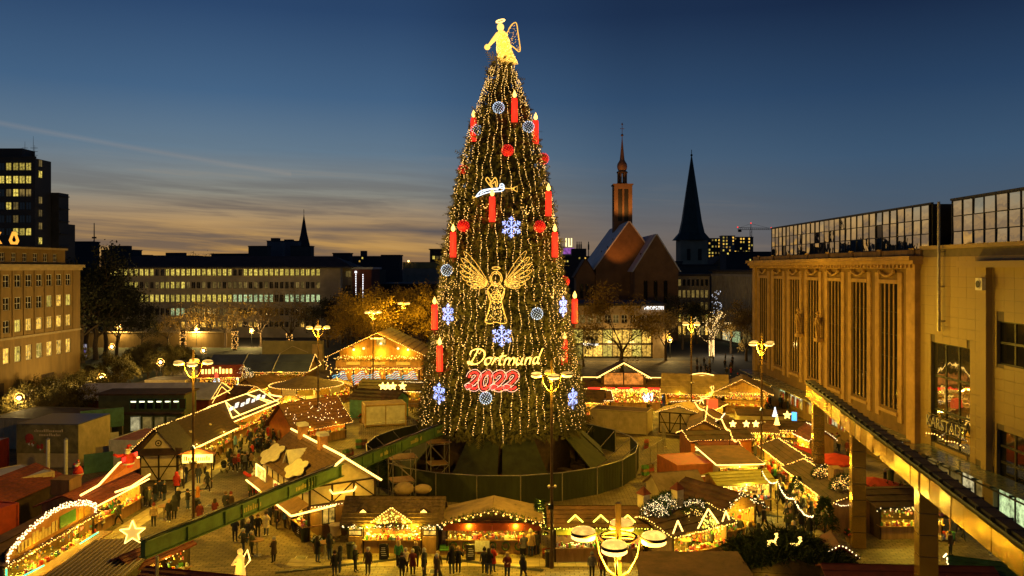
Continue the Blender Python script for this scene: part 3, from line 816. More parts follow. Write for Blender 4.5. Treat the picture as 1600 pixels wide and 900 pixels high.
for rz in (0, pi/2):
    for s_ in (-1, 1):
        dx, dy = (0, s_*2.45) if rz == 0 else (s_*2.45, 0)
        mb.box((tx+dx, ty+dy, 38.5), (.6, .7, 11)) if rz == 0 else mb.box((tx+dx, ty+dy, 38.5), (.7, .6, 11))
mb.box((tx, ty, 45.35), (6.2, 6.2, .35)); mb.build('tower', RED_STONE, ch); mb = MB(); mb.box((tx, ty, 39), (4.0, 4.0, 10)); mb.build('louvre', BLACK, ch)
mb = MB()
for k in range(8): a = 2*pi*k/8+pi/8; mb.box((tx+1.3*cos(a), ty+1.3*sin(a), 47.3), (.42, .42, 3.6), a)
mb.lathe([(1.65, 0), (1.65, .5)], 8, (tx, ty, 45.5)); mb.lathe([(1.8, 0), (1.6, .5)], 8, (tx, ty, 49.1)); mb.build('lantern', RED_STONE, ch)
mb = MB(); mb.lathe([(1.1, 0), (1.45, .7), (1.6, 1.5), (1.45, 2.4), (1.0, 3.1), (.75, 3.6), (.5, 6), (.12, 10.2), (.1, 10.9)], 16, (tx, ty, 49.6)); mb.ball((tx, ty, 60.9), .42, 8, 6)
mb.cyl((tx, ty, 61), (tx, ty, 64.8), .09, n=5); mb.box((tx, ty, 62.9), (1.3, .12, .16)); mb.ball((tx, ty, 64.3), .28, 6, 4); mb.build('spire', mat('copper brown', (.22, .11, .06), .6, .3, .5), ch)
mb = MB()
for x, y, z in ((25.2, 240, 25.6), (27, 243, 28), (24.4, 250, 24.6), (33.2, 229, 23.5)): mb.box((x-.3, y, z-.2), (.5, .9, .7))
mb.build('dormer', BLACK, ch)
for x in (17, 18.5, 20): 
    mb = MB(); mb.bx(x-.4, x+.4, 235.6, 235.95, 11, 15); mb.build('lancet_window', DARKGLASS, ch)
for x in (33.5, 36.2, 38.9):
    mb = MB(); mb.bx(x-.5, x+.5, 224.8, 224.98, 10, 16); mb.lathe([(.5, 0), (.5, .15)], 10, (x, 224.85, 16), 0); mb.build('lancet_window', DARKGLASS, ch)
spot_light('floodlight', (24.0, 224, 15), (28.6, 236, 29), 9000, 44, (1, .34, .05), .5)
spot_light('floodlight', (31.3, 247, 33.4), (31.3, 257.5, 46), 9000, 80, (1, .40, .08), .5)
pt = thing('church', 'dark pointed church tower with tall flared green spire', 'church', (124.5, 600, 0))
mb = MB(); mb.bx(-9.7, 9.7, 0, 19, 0, 39.5); mb.build('tower', mat('grey sandstone', (.34, .28, .19), .85, .25, .1), pt)
mb = MB(); mb.lathe([(14.4, 0), (9.6, 5.5), (7.6, 14), (.5, 61), (.25, 62)], 8, (0, 9.5, 39.6), 0, False, 1, 1, pi/8); mb.ball((0, 9.5, 102), .9, 6, 4); mb.cyl((0, 9.5, 102), (0, 9.5, 106), .25, n=5); mb.build('spire', COPPER, pt)
for x in (-4, 4): mb = MB(); mb.bx(x-1.2, x+1.2, -.3, -.02, 25, 33); mb.lathe([(1.2, 0), (1.2, .2)], 8, (x, -.15, 33)); mb.build('belfry_window', BLACK, pt)
mb = MB(); gable_house(mb, 10, 32, 4, 40, 16, 28); mb.build('nave', [RED_STONE, ROOFD], pt)
sp = thing('church', 'small distant church spire silhouetted on the sunset horizon', 'church', (-236.8, 900, 0))
mb = MB(); mb.bx(-5, 5, 0, 10, 0, 44); mb.build('tower', SLATE, sp)
mb = MB(); mb.lathe([(6.5, 0), (3.6, 12), (.4, 32), (.1, 36)], 8, (0, 5, 44), 0, False, rot=pi/8); mb.cyl((0, 5, 79), (0, 5, 83), .3, n=5); mb.build('spire', SLATE, sp)

# ---- distant skyline blocks
FARM = [mat('far facade %d' % i, c, .85, .2, .05) for i, c in enumerate(((.07, .07, .075), (.11, .095, .08), (.05, .05, .06), (.16, .16, .17)))]
def far_block(label, x0, x1, yt, D, mi, lit=0, extra=None, name='far_building', rows=None):
    X0, X1, zt = (x0-CX)*D/F, (x1-CX)*D/F, H-(yt-CY)*D/F
    b = thing(name, label, 'building', ((X0+X1)/2, D, 0)); w = X1-X0
    mb = MB(); mb.bx(-w/2, w/2, 0, min(30, max(8, w*.6)), 0, zt-.6); mb.build('wall', FARM[mi], b)
    mb = MB(); mb.bx(-w/2-.3, w/2+.3, -.3, min(30, max(8, w*.6))+.3, zt-.59, zt)
    if extra: mb.bx(-w*extra[0], w*extra[1], 2, 7, zt+.01, zt+extra[2])
    mb.build('roof', FARM[2], b)
    if lit:
        n = max(2, int((x1-x0)/4.2)); R = rows or max(1, int((412-yt)/5))
        for j in range(R):
            for i in range(n):
                if random.random() < lit:
                    px, py = x0+(i+.5)*(x1-x0)/n, yt+3.2+j*5
                    if py > 416: continue
                    window(b, (px-CX)*D/F-(X0+X1)/2, H-(py+1.3-CY)*D/F, 2.2*D/F, 2.6*D/F, random.choice((ROOMY, ROOMW, ROOMD)), None, -.1)
    return b
far_block('distant dark block under the tall mast at the horizon', 105, 143, 377, 420, 2)
far_block('distant shed with shallow pitched roof on the left horizon', 158, 208, 390, 520, 2, 0, (.3, .3, 2.5))
far_block('low dark block right of the shed on the horizon', 208, 230, 398, 540, 2)
far_block('pale terraced block left of the scaffolded blocks', 388, 418, 384, 560, 1, .05)
far_block('grey blue scaffolded block before the distant spire', 417, 441, 376, 600, 3, .04, (.3, .2, 2))
far_block('grey block with white netting beside the distant spire', 440, 466, 376, 620, 3, 0, (.4, .1, 1))
far_block('beige block at the foot of the distant spire', 454, 486, 384, 580, 1)
far_block('flat roofed block above the right end of the long office', 520, 546, 395, 430, 2)
far_block('dark row of roofs along the horizon between spire and tree', 546, 600, 400, 470, 2, .1, (.2, -.05, 3))
far_block('dark sloping roof left of the tall tree', 596, 625, 398, 380, 2)
far_block('long low horizon building left of the lone bare tree', 228, 300, 399, 600, 2, 0, (.1, .3, 2))
far_block('low horizon building right of the lone bare tree', 330, 392, 396, 640, 2, .05)
far_block('low building between the tree and the church', 880, 926, 400, 330, 2, .12, (.2, .3, 3))
far_block('glassy office block with many lit windows left of the crane', 1106, 1131, 372, 700, 2, .6)
far_block('tall lit stairwell block under the crane', 1128, 1148, 368, 690, 3, .85)
far_block('glassy office block with lit rows beneath the crane jib', 1147, 1177, 370, 700, 2, .5)
far_block('long dark flat roof between pointed tower and store', 1135, 1205, 393, 420, 2, .08)
far_block('grey flat roofed block beneath the pointed tower', 1056, 1120, 413, 300, 1, .0)
far_block('low block with bright window right of the church roof', 1048, 1066, 408, 380, 1, .7, rows=1)
# brewery tower with roof letters
ut = thing('brewery_tower', 'distant brewery tower with glowing golden letters on its roof', 'tower', (68, 1200, 0))
mb = MB(); mb.bx(-11, 11, 0, 22, 0, 30); mb.bx(-8.5, 8.5, 2, 20, 30.01, 39); mb.build('wall', mat('green lit wall', (.1, .2, .05), .8, .3, .1), ut)
mb = MB(); mb.bx(-8, 8, -.2, 1.9, 39.1, 48); mb.build('screen_band', window_glow('violet screen', (.5, .15, .7), .9, .25), ut)
GOLD = glow('golden letters', (1.0, .82, .35), 2.0)
mb = MB(); mb.bx(-4.6, -2.8, 0, 1.5, 50, 62); mb.bx(-.6, 1.0, 0, 1.5, 51, 62); mb.bx(3.2, 4.8, 0, 1.5, 51, 62); mb.bx(-.6, 4.8, 0, 1.5, 49.6, 50.99); mb.build('roof_letters', GOLD, ut)
mb = MB(); mb.bx(-9, -5, -.4, -.02, 20, 30); mb.build('facade_light', glow('green facade light', (.35, .9, .1), .7), ut)
mb = MB()
for x in (14, 17, 20, 31): mb.cyl((x, 30, 30), (x, 30, 58), .7, n=5); mb.box((x, 30, 50), (2.2, 1.5, 8))
mb.box((22, 34, 17), (30, 12, 33)); mb.build('mast', SLATE, ut)
# tower crane, tall mast
cr = thing('tower_crane', 'tower crane with red lamps standing over the lit offices', 'crane', (226, 820, 0))
mb = MB()
for dx in (-.9, .9): mb.cyl((dx, 0, 0), (dx, 0, 57), .3, n=4)
for k in range(18): mb.cyl((-.9 if k % 2 else .9, 0, k*3.1), (.9 if k % 2 else -.9, 0, k*3.1+3.1), .2, n=4)
mb.build('mast', BLACK, cr)
mb = MB()
for dz in (0, 2): mb.cyl((-13, 0, 57+dz), (20, 0, 57+dz*.7), .3, n=4)
for k in range(16): mb.cyl((-13+2*k, 0, 57), (-12+2*k, 0, 58.8), .16, n=4)
mb.cyl((0, 0, 57), (0, 0, 63), .3, n=4); mb.cyl((0, 0, 63), (18, 0, 58.5), .12, n=4); mb.cyl((0, 0, 63), (-12, 0, 58.5), .12, n=4); mb.box((-11, 0, 56), (3, 2, 2.6)); mb.build('jib', BLACK, cr)
mb = MB()
for x, z in ((-13, 59.4), (20, 58.8), (0, 63.4)): mb.ball((x, 0, z), .7, 6, 4)
mb.build('warning_lamp', REDB, cr)
ma = thing('radio_mast', 'thin lattice radio mast on the left horizon', 'mast', (-262, 510, 0))
mb = MB(); mb.cyl((0, 0, 0), (0, 0, 47), .8, .25, 5)
for z in (28, 33, 38): mb.box((0, 0, z), (2.6, .6, 1))
mb.build('pole', BLACK, ma)
# left park wall and banner wall
wl = MB(); wl.bx(-30, 30, 0, .6, 0, 3.6); w_ = thing('park_wall', 'low pale stone wall between the park and the offices', 'wall', (-101, 205, 0)); wl.build('masonry', STONEY, w_)
wl = MB(); wl.bx(-30.2, 30.2, -.1, .7, 3.61, 3.85); wl.build('coping', STONEL, w_)
# ================================================================ THE GREAT TREE
TX, TY = -1.9, 82.4
PROF = [(4.1, 8.05), (5.4, 7.95), (8.2, 7.5), (14.5, 6.45), (20.8, 5.6), (27.2, 4.55), (33.5, 3.05), (38.5, 1.35), (40.2, .8)]
def trad(z):
    if z <= PROF[0][0]: return PROF[0][1]
    for (a, r), (b, q) in zip(PROF[:-1], PROF[1:]):
        if z <= b: return r+(q-r)*(z-a)/(b-a)
    return PROF[-1][1]
def surf(px, py, off=0.0):
    D = TY-6
    for _ in range(8):
        p = atD(px, py, D); r = trad(p.z)+off; dx = p.x-TX
        D = TY-sqrt(max(0.02, r*r-dx*dx))
    return atD(px, py, D)
xt = thing('christmas_tree', 'giant conical christmas tree of firs hung with strings of golden lights', 'christmas tree', (TX, TY, 0))
mb = MB(); mb.lathe([(r-.75, z) for z, r in PROF], 40); mb.build('trunk', mat('dark filler cone', (.035, .035, .014), .9, .5, 2, .5, 9), xt)  # solid dark cone added inside the crown to block see-through
FIRM = leafmat('fir boughs', (.05, .05, .016), (.20, .165, .05), .55)
def bough_mesh(n, z0, z1, seed):
    R = random.Random(seed); V_, F_ = [], []
    for i in range(n):
        z = z0+(z1-z0)*(1-sqrt(R.random()*.96+.04) if 0 else R.random()); 
        if R.random() > (trad(z)/8.5)*.85+.15: continue
        a = R.uniform(0, 2*pi); rr = trad(z)-R.uniform(0, .75)
        p = Vector((rr*cos(a), rr*sin(a), z)); out = Vector((cos(a), sin(a), 0))
        d = (out*R.uniform(.3, 1.0)+Vector((0, 0, R.uniform(-.75, .9)))+Vector((R.gauss(0, .35), R.gauss(0, .35), 0))).normalized()
        L = R.uniform(.45, 1.0)
        if R.random() < .06: L *= 1.8
        u = d.orthogonal().normalized(); v = d.cross(u); s = R.uniform(0, pi)
        u, v = u*cos(s)+v*sin(s), v*cos(s)-u*sin(s)
        def blade(b, e, w):
            sd = (e-b).cross(v)
            if sd.length < 1e-5: return
            sd = sd.normalized()*w; k = len(V_)
            V_.extend((tuple(b-sd), tuple(b+sd), tuple(e))); F_.append((k, k+1, k+2))
        blade(p, p+d*L, .035)
        for t in (.12, .28, .44, .6, .76):
            for sg_ in (-1, 1):
                b = p+d*(L*t); e = b+(d*.75+u*sg_*.8+v*R.uniform(-.3, .3)).normalized()*(L*.48*(1.1-t)); blade(b, e, .05)
    return V_, F_
for z0, z1, n in ((4.0, 14, 12500), (14, 26, 9500), (26, 40.3, 6500)):
    V_, F_ = bough_mesh(n, z0, z1, int(z0*10)); me = bpy.data.meshes.new('crown'); me.from_pydata(V_, [], F_); me.materials.append(FIRM); link('crown', me, xt)
TB = glow('tree bulb', (1.0, .57, .14), 3.2, True)
def tree_strings():
    R = random.Random(5)
    tiers = [(39.6, 25.2, 32, .0), (25.6, 17.2, 44, .5), (18.4, 12.4, 52, .2), (13.6, 4.5, 62, .7)]
    for ti, (zt, zb, n, ph) in enumerate(tiers):
        for k in range(n):
            a = 2*pi*(k+ph)/n
            if -cos(a+pi/2) and sin(a) > .45: continue          # back of the tree: not in view from the square
            mb = MB(); z = zt-R.uniform(0, .5); zz_ = zb-R.uniform(-1.3, .5) if ti < 3 else zb+R.uniform(-.5, .9)
            w1, w2 = R.uniform(0, 6), R.uniform(0, 6); am = R.uniform(.04, .2)
            loop = (k % 2 == 0 and R.random() < .45 and ti < 3)
            while z > zz_:
                wob = am*sin(z*.9+w1)+.07*sin(z*2.7+w2); r = trad(z)+R.uniform(.02, .3)
                b = a + wob/max(1.0, r)
                mb.bulb((r*cos(b), r*sin(b), z), R.uniform(.026, .045)); z -= R.uniform(.09, .26)
            if loop:
                a2 = 2*pi*(k+1+ph)/n
                for q in range(1, 9):
                    t = q/9; b = a+(a2-a)*t; z2 = zz_-1.0*sin(pi*t); r = trad(z2)+.2
                    mb.bulb((r*cos(b), r*sin(b), z2), .05)
            mb.build('light_string', TB, xt)
tree_strings()
# base cladding and the ring of dark green panels
BS = mat('dark olive base boards', (.04, .045, .018), .8, .4, 1.3, .3)
n = 14
for k in range(n):
    a0, a1 = 2*pi*(k-.5)/n, 2*pi*(k+.5)/n
    if k in (9, 12): continue
    mb = MB(); ro, ri, zo, zi = (10.4, 7.0, 1.2, 4.2) if k % 3 else (10.0, 7.2, 1.6, 4.1)
    g = .02
    P = [(ro*cos(a0+g), ro*sin(a0+g), zo), (ro*cos(a1-g), ro*sin(a1-g), zo), (ri*cos(a1-g), ri*sin(a1-g), zi), (ri*cos(a0+g), ri*sin(a0+g), zi)]
    mb.slab(*P, .08); 
    if k % 2: mb.bx(0, 0.01, 0, .01, 0, .01) if 0 else None
    mb.build('base_panel', BS, xt)
mb = MB(); mb.lathe([(6.8, 0), (6.8, 4.05)], 14, rot=pi/14)
for k in range(24): a = 2*pi*k/24; mb.box((8.3*cos(a), 8.3*sin(a), .6), (1.2, .8, 1.2), a)
mb.build('base', WOODD, xt)
rf = thing('ring_fence', 'round dark green board fence enclosing the foot of the giant tree', 'fence', (TX, TY, 0))
NP = 23; RR = 13.2
pmesh = MB(); wv = 2*RR*math.tan(pi/NP)
pmesh.bx(-wv/2+.03, wv/2-.03, -.04, .04, .04, 2.35)
for q in range(9): x = -wv/2+.2+q*(wv-.4)/8; pmesh.bx(x-.012, x+.012, -.052, -.041, .06, 2.33)
pmesh = pmesh.mesh('fence_panel', DKGREEN)
for k in range(NP):
    a = 2*pi*k/NP - pi/2
    if k in (7,): continue
    link('fence_panel', pmesh, rf, (RR*cos(a), RR*sin(a), 0), a+pi/2)
pm_ = MB(); pm_.cyl((0, 0, 0), (0, 0, 2.45), .05, n=6); pm_ = pm_.mesh('post', STEEL)
st_ = MB(); st_.cyl((0, 0, 2.3), (-2.6, 0, .05), .045, n=5); st_ = st_.mesh('brace', STEEL)
for k in range(NP):
    a = 2*pi*(k+.5)/NP - pi/2; r = RR/cos(pi/NP)
    link('post', pm_, rf, ((r+.06)*cos(a), (r+.06)*sin(a), 0), a)
    link('brace', st_, rf, ((r-.08)*cos(a), (r-.08)*sin(a), 0), a)
mb = MB(); mb.tube([((RR+.02)*cos(2*pi*(k+.5)/NP-pi/2)/cos(pi/NP), (RR+.02)*sin(2*pi*(k+.5)/NP-pi/2)/cos(pi/NP), 2.4) for k in range(NP)], .05, 5, closed=True); mb.build('rail', STEEL, rf)
for (a, t) in ((200, 'a'), (330, 'b')): pass

# ---------------------------------------------------------------- decorations
def face(p):
    """rotation so that local -Y looks straight out from the tree at p"""
    return atan2(p.y-TY, p.x-TX)+pi/2
FLAME = glow('candle flame', (1.0, .55, .10), 4.0)
WAX = glow('red lit wax', (1.0, .030, .012), 1.25)
cb = MB(); cb.lathe([(.29, 0), (.31, .4), (.29, 1.2), (.3, 2.0), (.27, 2.35), (.12, 2.4)], 12); WAXM = cb.mesh('candle_body', WAX)
cb = MB(); cb.lathe([(.001, 0), (.17, .12), (.2, .3), (.11, .52), (.001, .75)], 8); FLM = cb.mesh('flame', FLAME)
cb = MB(); cb.lathe([(.1, -.5), (.12, -.1), (.42, -.06), (.44, 0)], 10); cb.cyl((0, 0, -.4), (0, .9, -.2), .05, n=5); HLM = cb.mesh('candle_holder', mat('dark candle holder', (.1, .02, .012), .6, .3))
cands = [(804, 192, 'near the treetop below the blue ring bauble'), (837, 226, 'high on the tree edge, second from the top'), (740, 222, 'peeping out at the upper tree edge facing the sunset'),
         (857, 338, 'above the candle that stands next to a red ball'), (769, 347, 'under the flying trumpet angel'), (867, 402, 'below a red ball on the church side'), (708, 402, 'below a red ball on the sunset side'),
         (679, 515, 'beside a snowflake, before the yellow trees'), (898, 505, 'beside a narrow snowflake, before the shop building'), (687, 580, 'lowest of all on the sunset side'), (882, 570, 'half hidden in the boughs above the lamp heads')]
for i, (px, py, t) in enumerate(cands):
    p = surf(px, py, .15 if i != 10 else -.3)
    if i in (1, 2): p = atD(px, py, TY-1.2)
    elif i in (3, 5, 6, 7, 8, 9): p = surf(px, py, .75)
    o = thing('candle', 'red glowing candle '+t, 'candle', p, face(p), 'red candles on the giant tree')
    link('candle_body', WAXM, o); link('flame', FLM, o, (0, 0, 2.4)); link('candle_holder', HLM, o)
    if i in (0, 4, 9, 6, 5): lamp_light('candle_glow', (p.x+(TX-p.x)*-.04, p.y-.8, p.z+1.2), 60, (1, .05, .02), .3)
def ball_mesh(m1, m2, r, n=85, name='bauble'):
    R = random.Random(3); mb = MB(); mb.ball((0, 0, 0), r*.9, 14, 9)
    for i in range(n):
        z = 1-2*(i+.5)/n; a = i*2.39996; q = sqrt(1-z*z); mb.bulb((r*q*cos(a), r*q*sin(a), r*z), .04, 1)
    return mb.mesh(name, [m1, m2])
RB = ball_mesh(glow('red bauble skin', (.8, .012, .01), .10), REDB, .56)
BB = ball_mesh(mat('dark blue bauble', (.02, .03, .05), .5), ICEW, .55, 90)
MTL = STEEL
for px, py, me, t in ((793, 235, RB, 'red glittering ball high up in the middle of the tree'), (724, 353, RB, 'red glittering ball at tree edge above a candle, sunset side'), (843, 354, RB, 'red glittering ball above a candle, church side'),
                      (724, 266, RB, 'small part of red ball at the upper tree edge, sunset side'), (849, 248, RB, 'red ball half hidden at the upper tree edge, church side'), (881, 440, RB, 'red ball half hidden at the tree edge beside the church roof'),
                      (779, 168, BB, 'icy blue ring bauble closest to the treetop angel'), (839, 490, BB, 'icy blue ball bauble between the great angel and snowflake at the edge'), (759, 622, BB, 'icy blue ball bauble beneath the year'), (826, 198, BB, 'icy blue bauble between the two topmost candles'),
                      (744, 203, BB, 'icy blue bauble on the upper edge beside a half hidden candle'), (698, 422, BB, 'icy blue bauble at the edge beside the wing tip')):
    p = surf(px, py, .35); p = p if px not in (724, 849, 744, 881) or py == 353 else surf(px, py, -.35); o = link('bauble', me, None, p, face(p)); tag(o, t, 'bauble', 'lit baubles on the giant tree')
def flake_mesh(r):
    mb = MB()
    for k in range(6):
        a = pi/2+k*pi/3; u = Vector((cos(a), 0, sin(a))); v = Vector((-sin(a), 0, cos(a)))
        mb.cyl((0, 0, 0), u*r, .035, n=5)
        for t, l in ((.45, .3), (.68, .26)):
            for s_ in (-1, 1): mb.cyl(u*(r*t), u*(r*(t+.18))+v*(s_*r*l), .035, n=5)
        mb.tube([u*(r*.75), u*(r*.9)+v*(r*.13), u*(r*1.04), u*(r*.9)-v*(r*.13)], .035, 5, closed=True)
        mb.tube([u*(r*.2), u*(r*.34)+v*(r*.1), u*(r*.5), u*(r*.34)-v*(r*.1)], .03, 5, closed=True)
    return mb.mesh('snowflake', ICE)
FL = flake_mesh(.95)
for px, py, t in ((799, 355, 'between the flying angel and the great angel'), (700, 491, 'beside a candle, level with the great angel robe'), (880, 479, 'seen edge on next to the candle before the shop building'),
                  (784, 525, 'just above the golden script'), (686, 615, 'low on the tree at the sunset side'), (895, 623, 'low on the tree at the church side')):
    p = surf(px, py, .3); o = link('snowflake', FL, None, p, face(p)); tag(o, 'blue white light snowflake '+t, 'snowflake', 'light snowflakes on the giant tree')

def spl(pts, n=6):
    """smooth curve through the points"""
    out = []
    P = [pts[0]]+list(pts)+[pts[-1]]
    for i in range(1, len(P)-2):
        a, b, c, d = [Vector((*q, 0)) for q in P[i-1:i+3]]
        for k in range(n):
            t = k/n; q = .5*((2*b)+(c-a)*t+(2*a-5*b+4*c-d)*t*t+(3*b-a-3*c+d)*t**3); out.append((q.x, q.y))
    out.append(pts[-1]); return out
def on_tree(x, z, off=.35):
    """point on a flat panel-like band following the cone around px/z"""
    r = trad(z)+off; dx = max(-r*.97, min(r*.97, x-TX)); return Vector((x, TY-sqrt(r*r-dx*dx), z))
def script(strokes, ox, oz, sx, sz, slant=.25):
    res = []
    for st in strokes:
        q = spl(st, 5); res.append([(ox+(x+slant*y)*sx, oz+y*sz) for x, y in q])
    return res
Dm = [[(.55, 2.0), (.4, 1.0), (.2, .1)], [(-.15, 1.3), (-.1, 1.75), (.4, 2.05), (1.1, 1.85), (1.45, 1.1), (1.15, .3), (.5, -.02), (0, .1), (-.12, .32), (.15, .3), (.5, .05)]]
om = lambda x: [[(x+.45, .95), (x+.1, .8), (x+.02, .35), (x+.25, .02), (x+.58, .25), (x+.6, .75), (x+.4, .95), (x+.75, .85)]]
rm = lambda x: [[(x, .0), (x+.12, .9)], [(x+.1, .6), (x+.3, .9), (x+.5, .85)]]
tm = lambda x: [[(x+.2, 1.6), (x+.12, .8), (x+.14, .15), (x+.38, .05)], [(x-.05, 1.1), (x+.6, 1.2)]]
nm = lambda x, k: [[(x, .9), (x, .0)]]+[[(x+.5*i, .5), (x+.2+.5*i, .9), (x+.45+.5*i, .75), (x+.48+.5*i, .0)] for i in range(k)]
um = lambda x: [[(x, .9), (x, .3), (x+.2, .0), (x+.5, .3), (x+.52, .9)], [(x+.52, .9), (x+.52, .15), (x+.7, .02)]]
dm = lambda x: [[(x+.5, .8), (x+.2, .92), (x, .45), (x+.2, .02), (x+.5, .3)], [(x+.6, 2.0), (x+.5, .8), (x+.5, .2), (x+.75, .05)]]
word = Dm+om(1.65)+rm(2.5)+tm(3.1)+nm(3.75, 2)+um(5.0)+nm(5.95, 1)+dm(6.75)
z0 = atD(780, 570, 75.2).z; x0_ = atD(727, 560, 75.4).x
tx_ = thing('light_lettering', 'golden light script reading Dortmund across the tree', 'lettering', (TX, TY-trad(z0), z0))
base = Vector((TX, TY-trad(z0), z0))
mb = MB(); bb = MB()
for st in script(word, x0_+.25, z0, .86, .68):
    P = [on_tree(x, z)-base for x, z in st]
    Q = [p+Vector((.07, 0, .05)) for p in P]
    mb.tube(P, .05, 5); mb.tube(Q, .04, 5)
    for p in along(P, .2, 0, .03): bb.bulb(p-Vector((0, .07, 0)), .06)
mb.build('tube', glow('gold script tube', (1.0, .66, .12), 1.3), tx_); bb.build('light_string', BULBY, tx_)
d2 = [[(-.05, 1.3), (.05, 1.75), (.5, 2.0), (.9, 1.7), (.85, 1.25), (.4, .6), (.0, .25), (-.15, .1), (.1, .25), (.45, .05), (.8, .0), (1.05, .25)]]
d0 = [[(.5, 2.0), (.1, 1.6), (.0, .8), (.25, .05), (.65, .05), (.95, .6), (.95, 1.4), (.7, 1.95), (.5, 2.0)]]
sh = lambda st, dx: [[(x+dx, y) for x, y in s_] for s_ in st]
yr = d2+sh(d0, 1.3)+sh(d2, 2.65)+sh(d2, 4.0)
z1_ = atD(768, 608, 74.6).z; xa = atD(730, 600, 74.8).x
ty_ = thing('light_lettering', 'red and white light numerals reading 2022 on the tree', 'lettering', (TX, TY-trad(z1_), z1_)); base = Vector((TX, TY-trad(z1_), z1_))
rb, wb = MB(), MB()
for st in script(yr, xa, z1_, .86, .72, .15):
    P = [on_tree(x, z)-base for x, z in st]; rb.tube(P, .085, 6)
    for p in along(P, .14, 0, .08): rb.bulb(p-Vector((0, .1, 0)), .06)
    for s_ in (-1, 1):
        Q = []
        for i, p in enumerate(P):
            t = P[min(i+1, len(P)-1)]-P[max(0, i-1)]; nrm = Vector((-t.z, 0, t.x)); nrm = nrm.normalized() if nrm.length > 1e-6 else Vector((0, 0, 1)); Q.append(p+nrm*(s_*.25)+Vector((0, -.02, 0)))
        wb.tube(Q, .03, 4)
rb.build('tube', REDB, ty_); wb.build('outline', glow('pinkish white tube', (1.0, .62, .5), .95), ty_)

GT = glow('gold light tube', (1.0, .58, .10), .95)
def wire_angel():
    z = atD(775, 505, 75.5).z; p = Vector((atD(775, 500, 75.5).x, TY-trad(z+2.6)-.55, z))
    a = thing('light_angel', 'great golden wire angel with spread feathered wings on the tree', 'angel figure', p)
    mb = MB(); T = lambda pts, r=.04, c=False: mb.tube([(x, y, z_) for x, y, z_ in pts], r*.8, 5, closed=c)
    C = lambda cx, cz, rx, rz, n=16: T([(cx+rx*cos(2*pi*i/n), 0, cz+rz*sin(2*pi*i/n)) for i in range(n)], .045, True)
    C(0, 4.05, .42, .5); C(0, 4.05, .55, .66); C(0, 5.0, .38, .12)
    T([(x, 0, y) for x, y in spl([(-.3, 3.6), (-.75, 3.0), (-.6, 2.2), (-.5, 2.0), (-.75, .9), (-.98, .1), (-.5, -.05), (0, .08), (.5, -.05), (.98, .1), (.75, .9), (.5, 2.0), (.6, 2.2), (.75, 3.0), (.3, 3.6)])], .055)
    T([(x, 0, y) for x, y in spl([(-.5, 2.0), (0, 1.9), (.5, 2.0)])]); T([(x, 0, y) for x, y in spl([(-.7, 2.9), (-.35, 2.3), (0, 2.65), (.35, 2.3), (.7, 2.9)])])
    C(-.12, 2.5, .28, .36); C(.15, 2.5, .28, .36)
    for cx, cz in ((-.3, 1.4), (.35, 1.0)): T([(cx+.2*cos(pi/2+k*4*pi/5), -.02, cz+.2*sin(pi/2+k*4*pi/5)) for k in range(5)], .03, True)
    mb.build('body', GT, a)
    R = random.Random(8); b = MB()
    for i in range(130):
        zz_ = R.uniform(.05, 3.5); w = .9-.42*(zz_/2) if zz_ < 2 else .65-.25*abs(zz_-2.8)
        b.bulb((R.uniform(-w, w), R.uniform(-.05, .05), zz_), .035)
    b.build('light_string', BULBY, a)
    for s_ in (-1, 1):
        w = MB(); lb = MB()
        tips = [(2.75, 6.55), (3.05, 6.0), (3.2, 5.4), (3.25, 4.8), (3.1, 4.2), (2.7, 3.7), (2.2, 3.35)] if s_ > 0 else [(2.9, 6.5), (3.15, 5.9), (3.25, 5.3), (3.25, 4.7), (3.05, 4.15), (2.65, 3.65), (2.1, 3.3)]
        for i, (tx, tz) in enumerate(tips):
            bx_, bz = .72+.03*i, 3.72-.06*i
            d = Vector((tx-bx_, tz-bz)); nrm = Vector((-d.y, d.x)).normalized()*(.2)
            q = [(bx_, bz), (bx_+d.x*.45+nrm.x, bz+d.y*.45+nrm.y), (bx_+d.x*.85+nrm.x*.9, bz+d.y*.85+nrm.y*.9), (tx, tz), (bx_+d.x*.85-nrm.x*.9, bz+d.y*.85-nrm.y*.9), (bx_+d.x*.45-nrm.x, bz+d.y*.45-nrm.y)]
            q = spl(q+[q[0]], 4)
            if i == 0:
                w.tube([(s_*x, -.15*x+.0, y) for x, y in q], .02, 4)
            else: w.tube([(s_*x, -.15*x, y) for x, y in q], .022, 5)
            for k in range(17):
                t = R.uniform(.15, .95); o_ = R.uniform(-.8, .8); x, y = bx_+d.x*t+nrm.x*o_, bz+d.y*t+nrm.y*o_; lb.bulb((s_*x, -.15*x, y), .028 if i else .018)
        w.build('wing', GT, a); lb.build('light_string', BULBY, a)
wire_angel()
